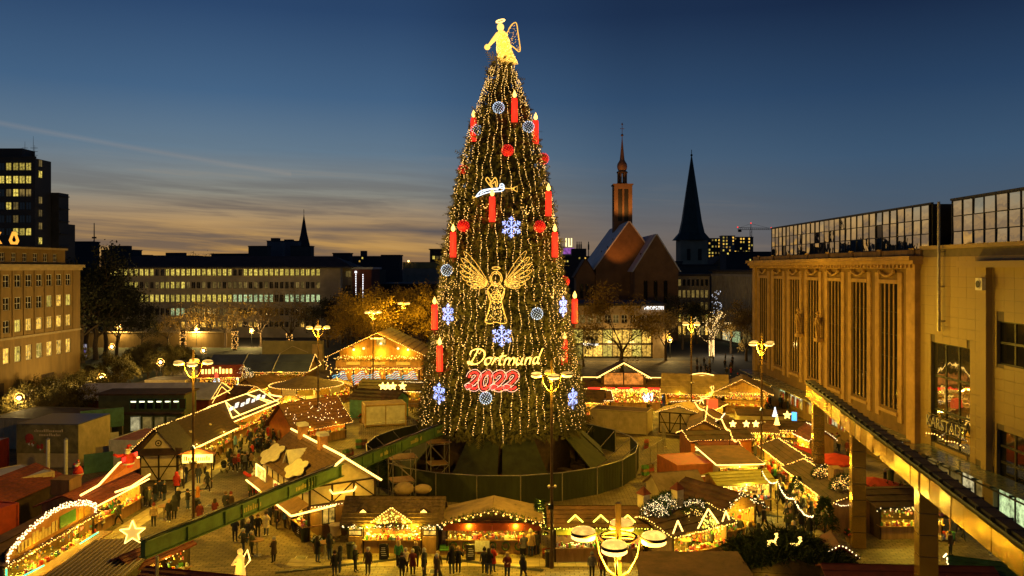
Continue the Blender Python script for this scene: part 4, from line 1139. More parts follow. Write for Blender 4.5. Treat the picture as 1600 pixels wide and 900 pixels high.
def fly_angel():
    p = surf(772, 300, .45); a = thing('light_angel', 'small flying light angel blowing a golden trumpet', 'angel figure', p)
    mb = MB(); g = MB()
    mb.tube([(x, 0, y) for x, y in spl([(-1.7, -.45), (-1.2, .1), (-.3, .3), (.4, .35), (.75, .55), (.95, .35), (.7, .1), (.2, .05), (-.6, -.05), (-1.7, -.45)])], .05, 5)
    mb.tube([(x, 0, y) for x, y in spl([(-1.3, -.15), (-.5, .2), (.4, .2)])], .04, 5); mb.tube([(.72+.2*cos(k*pi/5), 0, .55+.22*sin(k*pi/5)) for k in range(10)], .045, 5, closed=True)
    mb.build('body', ICEW, a)
    g.tube([(x, 0, y) for x, y in spl([(-.2, .4), (-.75, 1.1), (-.6, 1.35), (-.25, 1.0), (.1, 1.35), (.3, .9), (.25, .4)])], .05, 5)
    g.tube([(x, 0, y) for x, y in spl([(-.1, .45), (-.4, .9), (-.1, .8), (.1, 1.0), (.15, .5)])], .04, 5); g.tube([(-1.7, 0, -.45), (-2.0, 0, -.55)], .05, 5)
    g.build('wing', GT, a)
    g = MB(); g.tube([(.9, 0, .35), (1.9, 0, .3)], .04, 5); g.tube([(1.75, 0, .35), (2.15, 0, .55), (2.15, 0, .02), (1.75, 0, .25)], .05, 5); g.build('trumpet', GT, a)
fly_angel()
def top_angel():
    p = Vector((TX+.05, TY, 39.9)); a = thing('light_angel', 'brightly lit golden angel with halo and one raised wing on the treetop', 'angel figure', p)
    R = random.Random(2)
    prof = [(0.95, 0), (.9, .3), (.74, 1.1), (.66, 1.9), (.58, 2.5), (.5, 2.9), (.3, 3.2)]
    lean = lambda z: -.16*z+.12*max(0, 1.2-z)
    mb = MB()
    for k in range(12):
        mb.tube([(r*cos(2*pi*k/12)+lean(z)+.35, r*.7*sin(2*pi*k/12), z) for r, z in prof], .03, 4)
    for r, z in prof: mb.tube([(r*cos(2*pi*k/14)+lean(z)+.35, r*.7*sin(2*pi*k/14), z) for k in range(14)], .03, 4, closed=True)
    mb.build('robe', GT, a)
    mb = MB(); mb.lathe([(r*.8, z) for r, z in prof], 12, sy=.65)
    for i, v in enumerate(mb.v): mb.v[i] = (v[0]+lean(v[2])+.35, v[1], v[2])
    mb.build('body', glow('glowing gauze', (1.0, .55, .08), .95), a)
    b = MB()
    for i in range(330):
        z = R.uniform(0, 3.15); r = 1
        for (r0, za), (r1, zb) in zip(prof[:-1], prof[1:]):
            if za <= z <= zb: r = r0+(r1-r0)*(z-za)/(zb-za)
        t = R.uniform(0, 2*pi); b.bulb((r*1.05*cos(t)+lean(z)+.35, r*.75*sin(t), z), .045)
    b.build('light_string', BULBY, a)
    hx = lean(3.5)+.32
    mb = MB(); mb.ball((hx, 0, 3.6), .36, 10, 7, 0, 1.12); mb.build('head', glow('glowing face', (1.0, .66, .16), 1.5), a)
    mb = MB(); mb.tube([(hx+.42*cos(2*pi*k/16), .42*sin(2*pi*k/16), 4.22+.1*cos(2*pi*k/16)) for k in range(16)], .06, 6, closed=True); mb.build('halo', TUBE, a)
    mb = MB(); mb.tube([(hx-.2, -.1, 2.9), (hx-.75, -.25, 2.2), (hx-1.1, -.3, 1.75)], [.26, .2, .14], 8); mb.ball((hx-1.3, -.3, 1.55), .3, 8, 6); mb.build('arm', glow('glowing sleeve', (1.0, .6, .12), 1.4), a)
    w = MB(); o = [(hx+.45, 2.7), (hx+.95, 3.7), (hx+1.35, 4.1), (hx+1.6, 4.0), (hx+1.75, 3.0), (hx+1.95, 1.6), (hx+1.85, 1.25), (hx+1.4, 1.6), (hx+.8, 2.1)]
    w.tube([(x, .25, y) for x, y in spl(o+[o[0]], 4)], .055, 5)
    for k in range(90):
        x, y = R.uniform(hx+.5, hx+1.9), R.uniform(1.4, 4.0)
        q = spl(o+[o[0]], 3); ins = False
        for (xa_, ya_), (xb_, yb_) in zip(q[:-1], q[1:]):
            if (ya_ > y) != (yb_ > y) and x < (xb_-xa_)*(y-ya_)/(yb_-ya_+1e-9)+xa_: ins = not ins
        if ins: w.bulb((x, .25, y), .04)
    w.build('wing', GT, a)
    lamp_light('angel_glow', (p.x, p.y-2.5, 41.5), 250, (1, .6, .15), .5)
top_angel()

# ================================================================ STREET LAMPS (crown of four drum lamps)
BRONZE = mat('brown lamp metal', (.13, .075, .03), .45, .3, 4, metal=.4)
REFL = window_glow('lamp top glass', (1.0, .56, .10), 2.5, 4.0, .45)
def make_lamp(hh=12.4):
    r = thing('street_lamp', 'x', 'street lamp', (0, 0, -50), 0, 'tall street lamps with four drum lights'); kids = []
    mb = MB(); mb.cyl((0, 0, 0), (0, 0, 1.2), .16, .14, 10); mb.cyl((0, 0, 1.2), (0, 0, hh+.95), .11, .085, 10); mb.box((0, -.14, 5.2), (.5, .16, .1)); mb.ball((-.2, -.2, 5.3), .1, 6, 4, 1); mb.ball((.2, -.2, 5.3), .1, 6, 4, 1); kids.append(mb.build('pole', [BRONZE, WHITEP], r))
    mb = MB(); mb.tube([(.5*cos(2*pi*k/18), .5*sin(2*pi*k/18), hh) for k in range(18)], .045, 6, closed=True)
    for k in range(4):
        a = k*pi/2; u = Vector((cos(a), sin(a), 0)); mb.tube([Vector((0, 0, hh-1.15)), u*.3+Vector((0, 0, hh-.95)), u*.55+Vector((0, 0, hh-.5)), u*.62+Vector((0, 0, hh-.05))], .035, 6); mb.cyl(u*.08+Vector((0, 0, hh)), u*.5+Vector((0, 0, hh)), .03, n=5)
    kids.append(mb.build('ring', BRONZE, r))
    for k in range(4):
        a = k*pi/2
        d = MB(); d.lathe([(.20, -.03), (.30, .0), (.345, .03), (.35, .12)], 18, mi=0); d.lathe([(.352, .12), (.36, .125), (.36, .20), (.352, .205)], 18, mi=1)
        d.lathe([(.345, .206), (.33, .25), (.24, .30), (.12, .325), (.02, .33)], 18, mi=2)
        kids.append(d.build('drum_light', [LAMPG, BRONZE, REFL], r, (.98*cos(a), .98*sin(a), hh-.12)))
    setkids(r, kids); return r
proto = make_lamp()
HL = 12.4
def lamp_at(px, py, D, label, power, rz=.3, hh=HL, sc=1.0):
    p = atD(px, py, D)
    o = dup(proto, (p.x, p.y, p.z-hh), rz, label) if lamp_at.n else proto
    if not lamp_at.n: o.location = (p.x, p.y, p.z-hh); o.rotation_euler.z = rz; o['label'] = label
    if sc != 1: o.scale = (sc,)*3; o.location.z = p.z-hh*sc
    lamp_at.n += 1
    lamp_light('street_lamp_light', (p.x, p.y, p.z-.55), power, WARM, .35)
lamp_at.n = 0
LP = 8000
lamp_at(302, 567, 60, 'tall four headed lamp on the lane beside the half timbered hut', LP)
lamp_at(497, 512, 95, 'tall four headed lamp in front of the olive banner wall', LP, .2)
lamp_at(862, 586, 53.5, 'tall four headed lamp before the tree, beside the canvas roofed stall', LP, .1)
lamp_at(966, 839, 19.5, 'four headed lamp nearest the viewer with big glowing drums', LP*.75, 1.35, HL, .84)
lamp_at(1080, 506, 101, 'tall four headed lamp amid the tan canopies', LP*1.5, .6)
lamp_at(1190, 537, 75.5, 'tall four headed lamp close to the sandstone store', LP*1.25, .4)
lamp_at(583, 488, 128, 'four headed lamp before the alpine pavilion roof', LP*2.2, .5)
lamp_at(631, 474, 160, 'farther four headed lamp among the yellow trees', LP*1.2, .7)
# lamps of the same kind that light the square from just outside the view
for q, (x, y, t) in enumerate(((-44, 40, 'x'), (19, 22, 'y'))): pass

# small floodlights clamped to lamp poles and scaffold, trained on the tree
def flood(px, py, D, tgt, power, label, col=(1, .64, .10), ang=70):
    p = atD(px, py, D); f = thing('floodlight', label, 'floodlight', p, atan2(tgt[1]-p.y, tgt[0]-p.x)-pi/2)
    mb = MB(); mb.box((0, 0, 0), (.34, .2, .26), 0, 0, .4); mb.cyl((0, -.1, -.1), (0, -.25, -.25), .03, n=5); mb.build('housing', BLACK, f)
    mb = MB(); mb.box((0, .115, .05), (.3, .02, .22), 0, 0, .4); mb.build('lens', glow('flood lens', (1, .85, .3), 8), f)
    spot_light('floodlight_beam', p+(Vector(tgt)-p).normalized()*.5, tgt, power, ang, col, .15, .8)
flood(860.5, 792, 53.4, (TX+1, TY-5, 17), 22000, 'small bright floodlight clamped to the pole of the lamp before the tree')
flood(667, 616, 76.0, (TX-3, TY-4, 12), 2600, 'small bright floodlight at the edge of the tree on the pavilion side') if 0 else None
flood(300, 700, 59.8, (TX-4, TY-3, 20), 24000, 'small added floodlight on the lane lamp pole aimed at the tree', ang=50)  # extra flood added to brighten the boughs from the lane
flood(1190.5, 640, 75.2, (TX+5, TY, 18), 24000, 'small added floodlight on the store side lamp pole aimed at the tree', ang=55)  # extra flood added to brighten the boughs from the store side

# ================================================================ GREEN GIRDER over the market
A, B = Vector((-20.0, 43.9, 4.15)), Vector((-6.9, 78, 4.15))
L = (B-A).length; rz = atan2(B.y-A.y, B.x-A.x)
gb = thing('green_girder', 'long green steel girder carrying cables across the market to the tree', 'girder', A, rz)
mb = MB(); mb.bx(0, L, -.28, .28, 1.06, 1.12); mb.bx(0, L, -.28, .28, .2, .26); mb.build('flange', GREEN, gb)
ns = 12
for k in range(ns):
    mb = MB(); mb.bx(k*L/ns+.02, (k+1)*L/ns-.02, -.16, .16, .261, 1.059); mb.build('web_panel', GREEN, gb)
mb = MB()
for k in range(1, ns*2):
    if k % 2 == 0 or k % 5 == 0:
        for s_ in (-.22, .22): mb.bx(k*L/ns/2-.05, k*L/ns/2+.05, s_-.05, s_+.05, .27, 1.05)
for k in range(4): mb.bx(14.2+.35*k, 14.3+.35*k, -.3, -.17, .27, 1.05); mb.bx(25.2+.35*k, 25.3+.35*k, -.3, -.17, .27, 1.05)
mb.build('stiffener', GREEN, gb)
R = random.Random(4); mb = MB()
for c0 in (7.5, 13.0, 18.4, 24, 29, 34):
    x = c0
    for k in range(9):
        w = R.uniform(.13, .22); mb.bx(x, x+w*.8, -.185, -.165, .48, .48+R.choice((.26, .26, .36))); x += w+.05
mb.build('lettering', mat('faded yellow print', (.6, .5, .12), .6, .3, 6), gb)
for q, (dy, m) in enumerate(((-.1, BLACK), (.1, BLACK), (0, STEEL))):
    mb = MB(); mb.tube([(x*L/60, dy+.05*sin(x*.7+q), 1.17+.04*abs(sin(x*.45+q*2))) for x in range(61)], .05, 5); mb.build('cable', m, gb)
mb = MB(); mb.bx(L-.05, L+.12, -.3, .3, -.5, 1.25); mb.build('end_plate', mat('rusty steel', (.2, .08, .03), .8, .4, 3), gb)
for x0 in (1.0,):
    mb = MB(); mb.cyl((x0, 0, 0), (x0+.1, .1, -4.15), .09, n=8); mb.build('leg', STEEL, gb)
def scaffold(px, py, D, w, h, label):
    p = atD(px, py, D); s = thing('scaffold_tower', label, 'scaffold', (p.x, p.y, 0), .35, 'scaffold towers under the girder'); b = w/2; mb = MB()
    for sx in (-b, b):
        for sy in (-b, b): mb.cyl((sx, sy, 0), (sx, sy, h+.3), .045, n=5)
    mb.build('upright', STEEL, s); mb = MB()
    for z in (.3, h*.5, h-.1):
        mb.tube([(-b, -b, z), (b, -b, z), (b, b, z), (-b, b, z)], .035, 5, closed=True)
    for sy in (-b, b):
        mb.cyl((-b, sy, .3), (b, sy, h*.5), .03, n=4); mb.cyl((b, sy, h*.5), (-b, sy, h-.1), .03, n=4)
    for sx in (-b, b): mb.cyl((sx, -b, .3), (sx, b, h*.5), .03, n=4); mb.cyl((sx, b, h*.5), (sx, -b, h-.1), .03, n=4)
    mb.build('brace', STEEL, s)
    for k in range(4): mb = MB(); mb.bx(-b-.2, b+.2, -b+k*w/4+.02, -b+(k+1)*w/4-.02, h, h+.06); mb.build('plank', WOOD2, s)
    for k in range(4): mb = MB(); mb.bx(-b, b, -b+k*w/4+.02, -b+(k+1)*w/4-.02, h*.5+.04, h*.5+.09); mb.build('plank', WOOD2, s)
scaffold(684, 700, 75.5, 1.7, 3.9, 'scaffold tower under the girder end, just inside the ring fence')
scaffold(628, 720, 69.5, 1.9, 3.9, 'scaffold tower with plank deck outside the ring fence')

# ================================================================ GOLDEN RAISED WALKWAY on the right
BRASS = mat('golden metal cladding', (.74, .48, .09), .2, .2, .4, .04, .8, metal=.8)
ang = atan2(.158, 1.0)              # runs away from us, veering right
wk = thing('raised_walkway', 'raised golden clad walkway on square pillars with dark roof', 'walkway', (14.3+.158*75.4, 75.4, 0), -pi/2-ang)
# local +x comes towards the camera, local -y faces the square
LW = 54
mb = MB(); mb.bx(0, LW, -.35, .35, 7.95, 9.1); mb.build('deck', mat('walkway core', (.03, .022, .012), .8, .3), wk)
fm_ = {}
k = 0; x = 0
while x < LW-.1:
    w = 1.55
    mb = MB(); mb.bx(.04, w-.04, -.42, -.352, -.52, .52)
    if 'f' not in fm_: fm_['f'] = mb.mesh('fascia_panel', BRASS)
    o = link('fascia_panel', fm_['f'], wk, (x, 0, 8.51)); o.rotation_euler = (radians(random.gauss(0, 1.6)), 0, radians(random.gauss(0, 1.4))); x += w
mb = MB(); mb.bx(-.05, LW, -.46, .42, 9.2, 9.32); mb.bx(0, LW, -.3, .3, 9.33, 9.45)
for k in range(34): mb.bx(k*1.55-.03, k*1.55+.03, -.47, .43, 9.325, 9.47)
mb.build('roof', BLACK, wk)
for xx in (2.6, 16.9, 31.8):
    pl = MB(); pl.bx(xx-.40, xx+.40, -.30, .60, 0, 7.94); pl = pl.build('pillar', mat('pillar core', (.1, .07, .03), .6, .3), wk)
    for q in range(7):
        h = 7.94/7
        mb = MB(); z0_, z1_ = q*h+.03, (q+1)*h-.03
        mb.bx(xx-.43, xx+.43, -.34, -.302, z0_, z1_); mb.bx(xx+.402, xx+.44, -.30, .60, z0_, z1_); mb.bx(xx-.44, xx-.402, -.30, .60, z0_, z1_)
        mb.build('pillar_panel', BRASS, pl)
# ================================================================ MARKET STALLS
def roof_profile(w, eh, rise, ov, steps, t=.05):
    """closed stepped outline (u across, z) of a saddle roof"""
    up = []; half = w/2+ov; k = rise/(w/2); z0 = eh-k*ov
    for i in range(steps):
        a, b = i/steps, (i+1)/steps
        up.append((-half+half*a, z0+(rise+k*ov)*a+t)); up.append((-half+half*b, z0+(rise+k*ov)*b+.005))
    top = (0, eh+rise+t)
    right = [(-u, z) for u, z in reversed(up)]
    return up+[top]+right+[(half, z0-.06), (0, eh+rise-.09), (-half, z0-.06)]
def saddle(w, d, eh, rise, ov, axis, steps, m, parent, ov2=None):
    """axis 'x': ridge along x (eaves front/back); 'y': ridge runs back (gable in front)"""
    ov2 = ov if ov2 is None else ov2
    if axis == 'x': P = roof_profile(d, eh, rise, ov, steps); L2 = w/2+ov2; f = lambda u, z, s: (s*L2, u, z)
    else: P = roof_profile(w, eh, rise, ov, steps); L2 = d/2+ov2; f = lambda u, z, s: (u, -s*L2, z)
    n = len(P); vs = [f(u, z, -1) for u, z in P]+[f(u, z, 1) for u, z in P]
    fs = [(i, n+i, n+(i+1) % n, (i+1) % n) for i in range(n)]+[tuple(range(n)), tuple(range(2*n-1, n-1, -1))]
    mb = MB(); mb.add(vs, fs); return mb.build('roof', m, parent)
def goods(parent, x0, x1, y0, y1, z, n, seed=0, s=.16, bright=None):
    R = random.Random(seed); mb = MB()
    for i in range(n):
        w = s*R.uniform(.5, 1.4); h = s*R.uniform(.5, 1.8); x, y = R.uniform(x0, x1), R.uniform(y0, y1); mi = R.randrange(len(GOODS))
        if R.random() < .5: mb.box((x, y, z+h/2), (w, w, h), R.uniform(0, 1), mi)
        else: mb.lathe([(w*.5, 0), (w*.55, h*.6), (w*.2, h)], 6, (x, y, z), mi)
    o = mb.build('goods', GOODS, parent); o['kind'] = 'stuff'; return o
def hang(parent, x0, x1, y, z, n, seed=0, mats=None, r=.1, drop=.5):
    R = random.Random(seed); mb = MB()
    for i in range(n):
        x = R.uniform(x0, x1); l = R.uniform(.1, drop); mi = R.randrange(len(GOODS)); q = r*R.uniform(.5, 1.1)
        mb.box((x, y+R.uniform(-.2, .2), z-l), (q, .06, q*R.uniform(1, 2.2)), 0, mi)
    o = mb.build('hanging_goods', GOODS, parent); o['kind'] = 'stuff'; return o
NL = [0]
def hut(name, label, fx, fy, rot, w, d, eh=2.4, rise=1.1, axis='x', roof=SHINGLE, wall=WOOD, ov=.35, steps=7, counter=1.0, side=0.0,
        power=220, bulb=None, ledm=None, ledw=('eave',), garl=None, shop=True, cat='market stall', group=None, ng=70, col=WARM, back=True, flat=False, lampz=None):
    c = Vector((fx, fy, 0)) + Matrix.Rotation(rot, 3, 'Z') @ Vector((0, d/2, 0))
    r = thing(name, label, cat, c, rot, group); hw, hd = w/2, d/2; t = .07
    mb = MB(); mb.bx(-hw, hw, hd-t, hd, 0, eh); mb.bx(-hw, -hw+t, -hd, hd-t, 0, eh); mb.bx(hw-t, hw, -hd, hd-t, 0, eh)
    if axis == 'y' and rise > .3:
        for yy in (hd-t, -hd+.01): mb.poly([(-hw, yy, eh), (hw, yy, eh), (0, yy, eh+rise-.1)], t*.8, (0, 1, 0))
    elif rise > .3:
        for xx in (-hw, hw-t): mb.poly([(xx, hd, eh), (xx, -hd, eh), (xx, 0, eh+rise-.1)], t*.8, (1, 0, 0))
    if not shop: mb.bx(-hw+t, hw-t, -hd, -hd+t, 0, eh)
    mb.build('wall', wall, r)
    if flat:
        mb = MB(); mb.add([(-hw-ov, -hd-ov, eh), (hw+ov, -hd-ov, eh), (hw+ov, hd+ov, eh+rise), (-hw-ov, hd+ov, eh+rise), (-hw-ov, -hd-ov, eh+.12), (hw+ov, -hd-ov, eh+.12), (hw+ov, hd+ov, eh+rise+.12), (-hw-ov, hd+ov, eh+rise+.12)],
                          [(3, 2, 1, 0), (4, 5, 6, 7), (0, 1, 5, 4), (1, 2, 6, 5), (2, 3, 7, 6), (3, 0, 4, 7)]); mb.build('roof', roof, r)
    else: saddle(w, d, eh+.03, rise, ov, axis, steps, roof, r)
    if shop:
        ch = counter
        mb = MB(); mb.bx(-hw+side+t, hw-side-t, -hd+.02, -hd+.12, 0, ch-.06); mb.bx(-hw+side, hw-side, -hd-.22, -hd+.45, ch-.055, ch); mb.build('counter', WOOD2, r)
        mb = MB(); mb.bx(-hw+t, hw-t, -hd, -hd+.08, eh-.32, eh-.02); mb.build('header', wall, r)
        pst = MB(); pst.bx(-.06, .06, -.06, .06, 0, eh-.33); pst = pst.mesh('post', TIMBER)
        for x in ([-hw+.07, hw-.07] + ([-hw+side, hw-side] if side else [])): link('post', pst, r, (x, -hd+.04, 0))
        mb = MB()
        for z in (1.1, 1.5, 1.9): mb.bx(-hw+side+t, hw-side-t, hd-.5, hd-t-.01, z, z+.03)
        mb.build('shelf', WOOD2, r)
        sd = int(fx*13+fy*7)
        goods(r, -hw+side+.15, hw-side-.15, -hd-.15, -hd+.4, ch, ng//2, sd, .17)
        mb_ = [goods(r, -hw+side+.15, hw-side-.15, hd-.45, hd-.12, z, ng//4, sd+int(z*10), .2) for z in (1.13, 1.53, 1.93)]
        hang(r, -hw+side+.2, hw-side-.2, -hd+.15, eh-.4, ng//3, sd+5)
        if side:
            for s_ in (-1, 1):
                mb = MB(); xa, xb = sorted((s_*(hw-t), s_*(hw-side+.06))); mb.bx(xa, xb, -hd+.01, -hd+.07, 0, 1.15); mb.build('front_panel', WOOD2, r)
                window(r, (xa+xb)/2, 1.2, xb-xa-.05, eh-1.55, ROOMW, TIMBER, -hd+.06, nv=0)
        lm = MB()
        for x in ([0] if w < 4 else [-w*.28, w*.28]): lm.ball((x, 0, eh-.3), .1, 8, 5)
        lm.build('lamp', LAMPIN, r)
        for x in ([0] if w < 5 else [-w*.25, w*.25]): lamp_light('stall_lamp', (x, -hd*.35, (lampz or eh-.45)), 3.2*power/(1 if w < 5 else 2), (col[0], col[1]*1.12, col[2]*1.6), .15, r)
        for x in ([0] if w < 5 else [-w*.25, w*.25]):
            em = MB(); em.ball((x, -hd-ov*.6, eh-.22), .06, 6, 4); em.build('added_eave_lamp', LAMPIN, r); lamp_light('added_eave_light', (x, -hd-ov-.25, eh-.3), .55*power/(1 if w < 5 else 2), (col[0], col[1]*1.1, col[2]), .12, r)  # lamp added under each eave to brighten counter fronts and paving
        bulbs([Vector((-hw+side+.1, hd-.55, z)) for z in (1.45,)]+[Vector((hw-side-.1, hd-.55, 1.45))], .22, r, BULB, .045, 0, .12); bulbs([Vector((-hw+side+.1, hd-.55, 1.95)), Vector((hw-side-.1, hd-.55, 1.95))], .22, r, BULBY, .045, 0, .15); bulbs([Vector((-hw+side+.1, -hd+.2, eh-.38)), Vector((hw-side-.1, -hd+.2, eh-.38))], .3, r, BULBY, .05, 0, .06)
    ez = eh-.02-(rise/(hd if axis == 'x' else hw))*ov if not flat else eh
    fyv = -hd-ov-.04
    E = {}
    if axis == 'x' or flat:
        E['eave'] = [(-hw-ov, fyv, ez), (hw+ov, fyv, ez)]
        E['back'] = [(-hw-ov, -fyv, ez), (hw+ov, -fyv, ez)]
        E['ridge'] = [(-hw-ov, 0, eh+rise+.12), (hw+ov, 0, eh+rise+.12)]
        for s_, nm in ((-1, 'l'), (1, 'r')): E[nm] = [(s_*(hw+ov+.03), fyv, ez+.05), (s_*(hw+ov+.03), 0, eh+rise+.1), (s_*(hw+ov+.03), -fyv, ez+.05)] if not flat else [(s_*(hw+ov+.03), fyv, ez+.05), (s_*(hw+ov+.03), -fyv, eh+rise)]
    else:
        E['eave'] = [(-hw-ov, fyv, ez), (0, fyv, eh+rise+.05), (hw+ov, fyv, ez)]
        E['back'] = [(-hw-ov, -fyv, ez), (0, -fyv, eh+rise+.05), (hw+ov, -fyv, ez)]
        E['ridge'] = [(0, fyv, eh+rise+.12), (0, -fyv, eh+rise+.12)]
        E['l'] = [(-hw-ov, fyv, ez), (-hw-ov, -fyv, ez)]; E['r'] = [(hw+ov, fyv, ez), (hw+ov, -fyv, ez)]
        E['base'] = [(-hw-ov, fyv, eh-.1), (hw+ov, fyv, eh-.1)]
    r['_e'] = 0; del r['_e']
    if bulb:
        for e in ledw: bulbs([Vector(p) for p in E[e]], .2, r, bulb, .05, 0, .04)
    if ledm:
        for e in ledw: led([Vector(p) for p in E[e]], r, ledm, .055)
    if not (bulb or ledm or garl) and cat == 'market stall' and fy > 52: bulbs([Vector(p) for p in E['eave']], .22, r, BULB, .045, 0, .05); bulbs([Vector(p) for p in E['r' if fx < 0 else 'l']], .25, r, BULBY, .045, 0, .05)
    if garl:
        garland([Vector(p)-Vector((0, 0, .05)) for p in E['eave']], r, .17, 26, garl)
    r_E[r.name] = E
    return r
r_E = {}
def gable_front(r, x, y, z, w, h, m=BULB, fill=None, deco=None, led_=False):
    """small gable standing on the eave, outlined in lights"""
    mb = MB(); mb.poly([(x-w/2, y, z), (x+w/2, y, z), (x, y, z+h)], .06, (0, 1, 0)); g = mb.build('gable', fill or WOOD2, r)
    mb = MB(); mb.slab((x-w/2-.12, y-.2, z-.08), (x, y-.2, z+h+.06), (x, y+.8, z+h+.06), (x-w/2-.12, y+.8, z-.08), -.06) if 0 else None
    P = [Vector((x-w/2-.08, y-.08, z)), Vector((x, y-.08, z+h+.05)), Vector((x+w/2+.08, y-.08, z))]
    if led_: led(P, r, m, .055)
    else: bulbs(P, .17, r, m, .06, 0, .01)
    if deco:
        R = random.Random(int(x*10)+3); d = MB()
        for i in range(110):
            u = R.uniform(-.8, .8); v = R.uniform(0, 1-abs(u)); d.bulb((x+u*w/2*.9, y-.1-R.uniform(0, .2), z+v*h*.85), R.uniform(.03, .08), R.randrange(3))
        d.build('decoration', [BULBY, glow('greenish glow', (.6, .75, .1), 1.6), GOODS[4]], r)
def timbering(r, y, x0, x1, z0, z1, n, diag=True, sgn_=-1, horiz=True, face_='y'):
    """dark beams proud of a pale wall"""
    mb = MB(); b = .09
    def put(cx, cz, w, h, ry=0):
        if face_ == 'y': mb.box((cx, y+sgn_*.03, cz), (w, .08, h), 0, 0, 0, ry)
        else: mb.box((y+sgn_*.03, cx, cz), (.08, w, h), 0, 0, -ry if 0 else ry, 0)
    dx = (x1-x0)/n
    for i in range(n+1): put(x0+dx*i, (z0+z1)/2, b*1.5, z1-z0)
    mb.build('timber', TIMBER, r); mb = MB()
    put((x0+x1)/2, z0, x1-x0, b*1.3); put((x0+x1)/2, z1, x1-x0, b*1.3)
    if horiz: put((x0+x1)/2, (z0+z1)/2+.004, x1-x0-.02, b)
    mb.v = [(v[0], v[1]-.003, v[2]) if face_ == 'y' else (v[0]-.003 if sgn_ < 0 else v[0]+.003, v[1], v[2]) for v in mb.v]
    mb.build('timber', TIMBER, r); mb = MB()
    if diag:
        for i in range(n):
            L_ = sqrt(dx*dx+(z1-z0)**2); a = atan2(z1-z0, dx)
            cx = x0+dx*(i+.5); s_ = 1 if i % 2 else -1
            if face_ == 'y': mb.box((cx, y+sgn_*.022, (z0+z1)/2), (L_-.1, .06, b), 0, 0, 0, -a*s_)
            else: mb.box((y+sgn_*.022, cx, (z0+z1)/2), (.06, L_-.1, b), 0, 0, a*s_, 0)
        mb.build('timber', TIMBER, r)
def star(name, label, p, R_, m, rz=0, depth=.12, group=None):
    s = thing(name, label, 'star light', p, rz, group); o = []
    for k in range(10):
        a = pi/2+k*pi/5; q = R_ if k % 2 == 0 else R_*.42; o.append((q*cos(a), 0, R_+q*sin(a)))
    mb = MB(); mb.poly(o, depth, (0, 1, 0)); mb.build('star_body', m, s)
    mb = MB()
    for a, b in zip(o, o[1:]+o[:1]): mb.cyl((a[0], -.03, a[2]), (b[0], -.03, b[2]), .035, n=5)
    mb.build('outline', TUBE, s); return s

# ---- front row, facing the viewer
A_ = hut('market_stall', 'shingled stall with two glowing eyebrow dormers and a golden star gable', -8.9, 57.3, 0, 6.3, 3.0, 2.35, 1.15, 'x', SHINGLE, WOOD, .4, 8, 1.0, 1.15, 900, garl=BULBW, ng=260)
gable_front(A_, 0, -1.85, 2.25, 2.7, 1.0, BULBY, WOOD2, True)
for x in (-2.1, 2.1):
    mb = MB(); k = 8
    P = [(x-.85+1.7*i/k, -1.15, 2.62+.42*sin(pi*i/k)**2) for i in range(k+1)]; Q = [(px_, -.4, pz+.22) for px_, _, pz in P]
    mb.add(P+Q, [(i, i+1, k+2+i, k+1+i) for i in range(k)]); mb.build('dormer', SHINGLE, A_)
    mb = MB(); mb.poly([(x-.3, -1.12, 2.66), (x+.3, -1.12, 2.66), (x, -1.12, 2.92)], .05, (0, 1, 0)); mb.build('dormer_window', glow('dormer glow', (1, .62, .15), 2.2), A_)
mb = MB(); mb.ball((.1, 2.4, 2.55), .8, 10, 6, 0, .6); mb.ball((1.5, 2.5, 2.5), .7, 10, 6, 0, .5); o = mb.build('canvas_cover', TANROOF, None, (-9.0, 60.6, .4)); tag(o, 'tan canvas bundle behind the shingled dormer stall', 'canvas cover')
B_ = hut('market_stall', 'canvas roofed stall with fir garland gable and dark red valance', -2.0, 57.2, 0, 6.4, 3.2, 2.3, .75, 'y', TANROOF, WOODD, .3, 1, 1.05, 0, 560, ng=220)
garland([Vector(p)-Vector((0, 0, .02)) for p in r_E[B_.name]['eave']], B_, .24, 30)
bulbs([Vector(p)+Vector((0, -.2, -.1)) for p in r_E[B_.name]['eave']], .5, B_, BULB, .075, 0, .05)
mb = MB()
for k in range(6): mb.bx(-3.35+k*1.117, -2.26+k*1.117, -1.98, -1.95, 1.72, 2.22)
mb.build('valance', mat('dark red vinyl', (.17, .03, .015), .35, .3, 3), B_)
mb = MB(); mb.bx(-1.2, -.2, -1.85, -1.78, .25, 1.0); mb.build('drink_rack', GOODS[5], B_)
for k in range(7):
    a = MB(); x = -2.7+k*.9
    a.tube([(x+.24*cos(2*pi*i/10), -1.72, .58+.26*sin(2*pi*i/10)) for i in range(10)], .06, 5, closed=True); a.build('wreath', NEEDLE, B_)
C_ = hut('market_stall', 'long brown stall with lime lights along the eave and little lit gables', 5.2, 55.6, 0, 6.3, 3.0, 2.55, .75, 'x', ROOFB, WOOD, .35, 5, 1.0, .2, 300, bulb=BULBG, ledw=('eave',), ng=240, col=(1.0, .7, .10))
for x in (-1.6, .1, 1.9): gable_front(C_, x, -1.35, 2.66, .85, .42, TUBEG, WOOD2, False, True)
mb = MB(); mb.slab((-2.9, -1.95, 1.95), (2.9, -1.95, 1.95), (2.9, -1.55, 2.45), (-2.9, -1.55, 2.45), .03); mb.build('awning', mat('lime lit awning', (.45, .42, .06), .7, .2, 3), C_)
mb = MB(); mb.bx(-.1, .1, 0, .1, 0, .1); 
D_ = hut('market_stall', 'corner stall with net lights, fir boughs and zigzag lit gables on its roof', 11.9, 55.2, radians(34), 5.2, 4.4, 2.5, .5, 'x', ROOFD, WOOD, .4, 3, 1.0, 0, 420, bulb=BULBY, ledw=('eave', 'l', 'r'), ng=150)
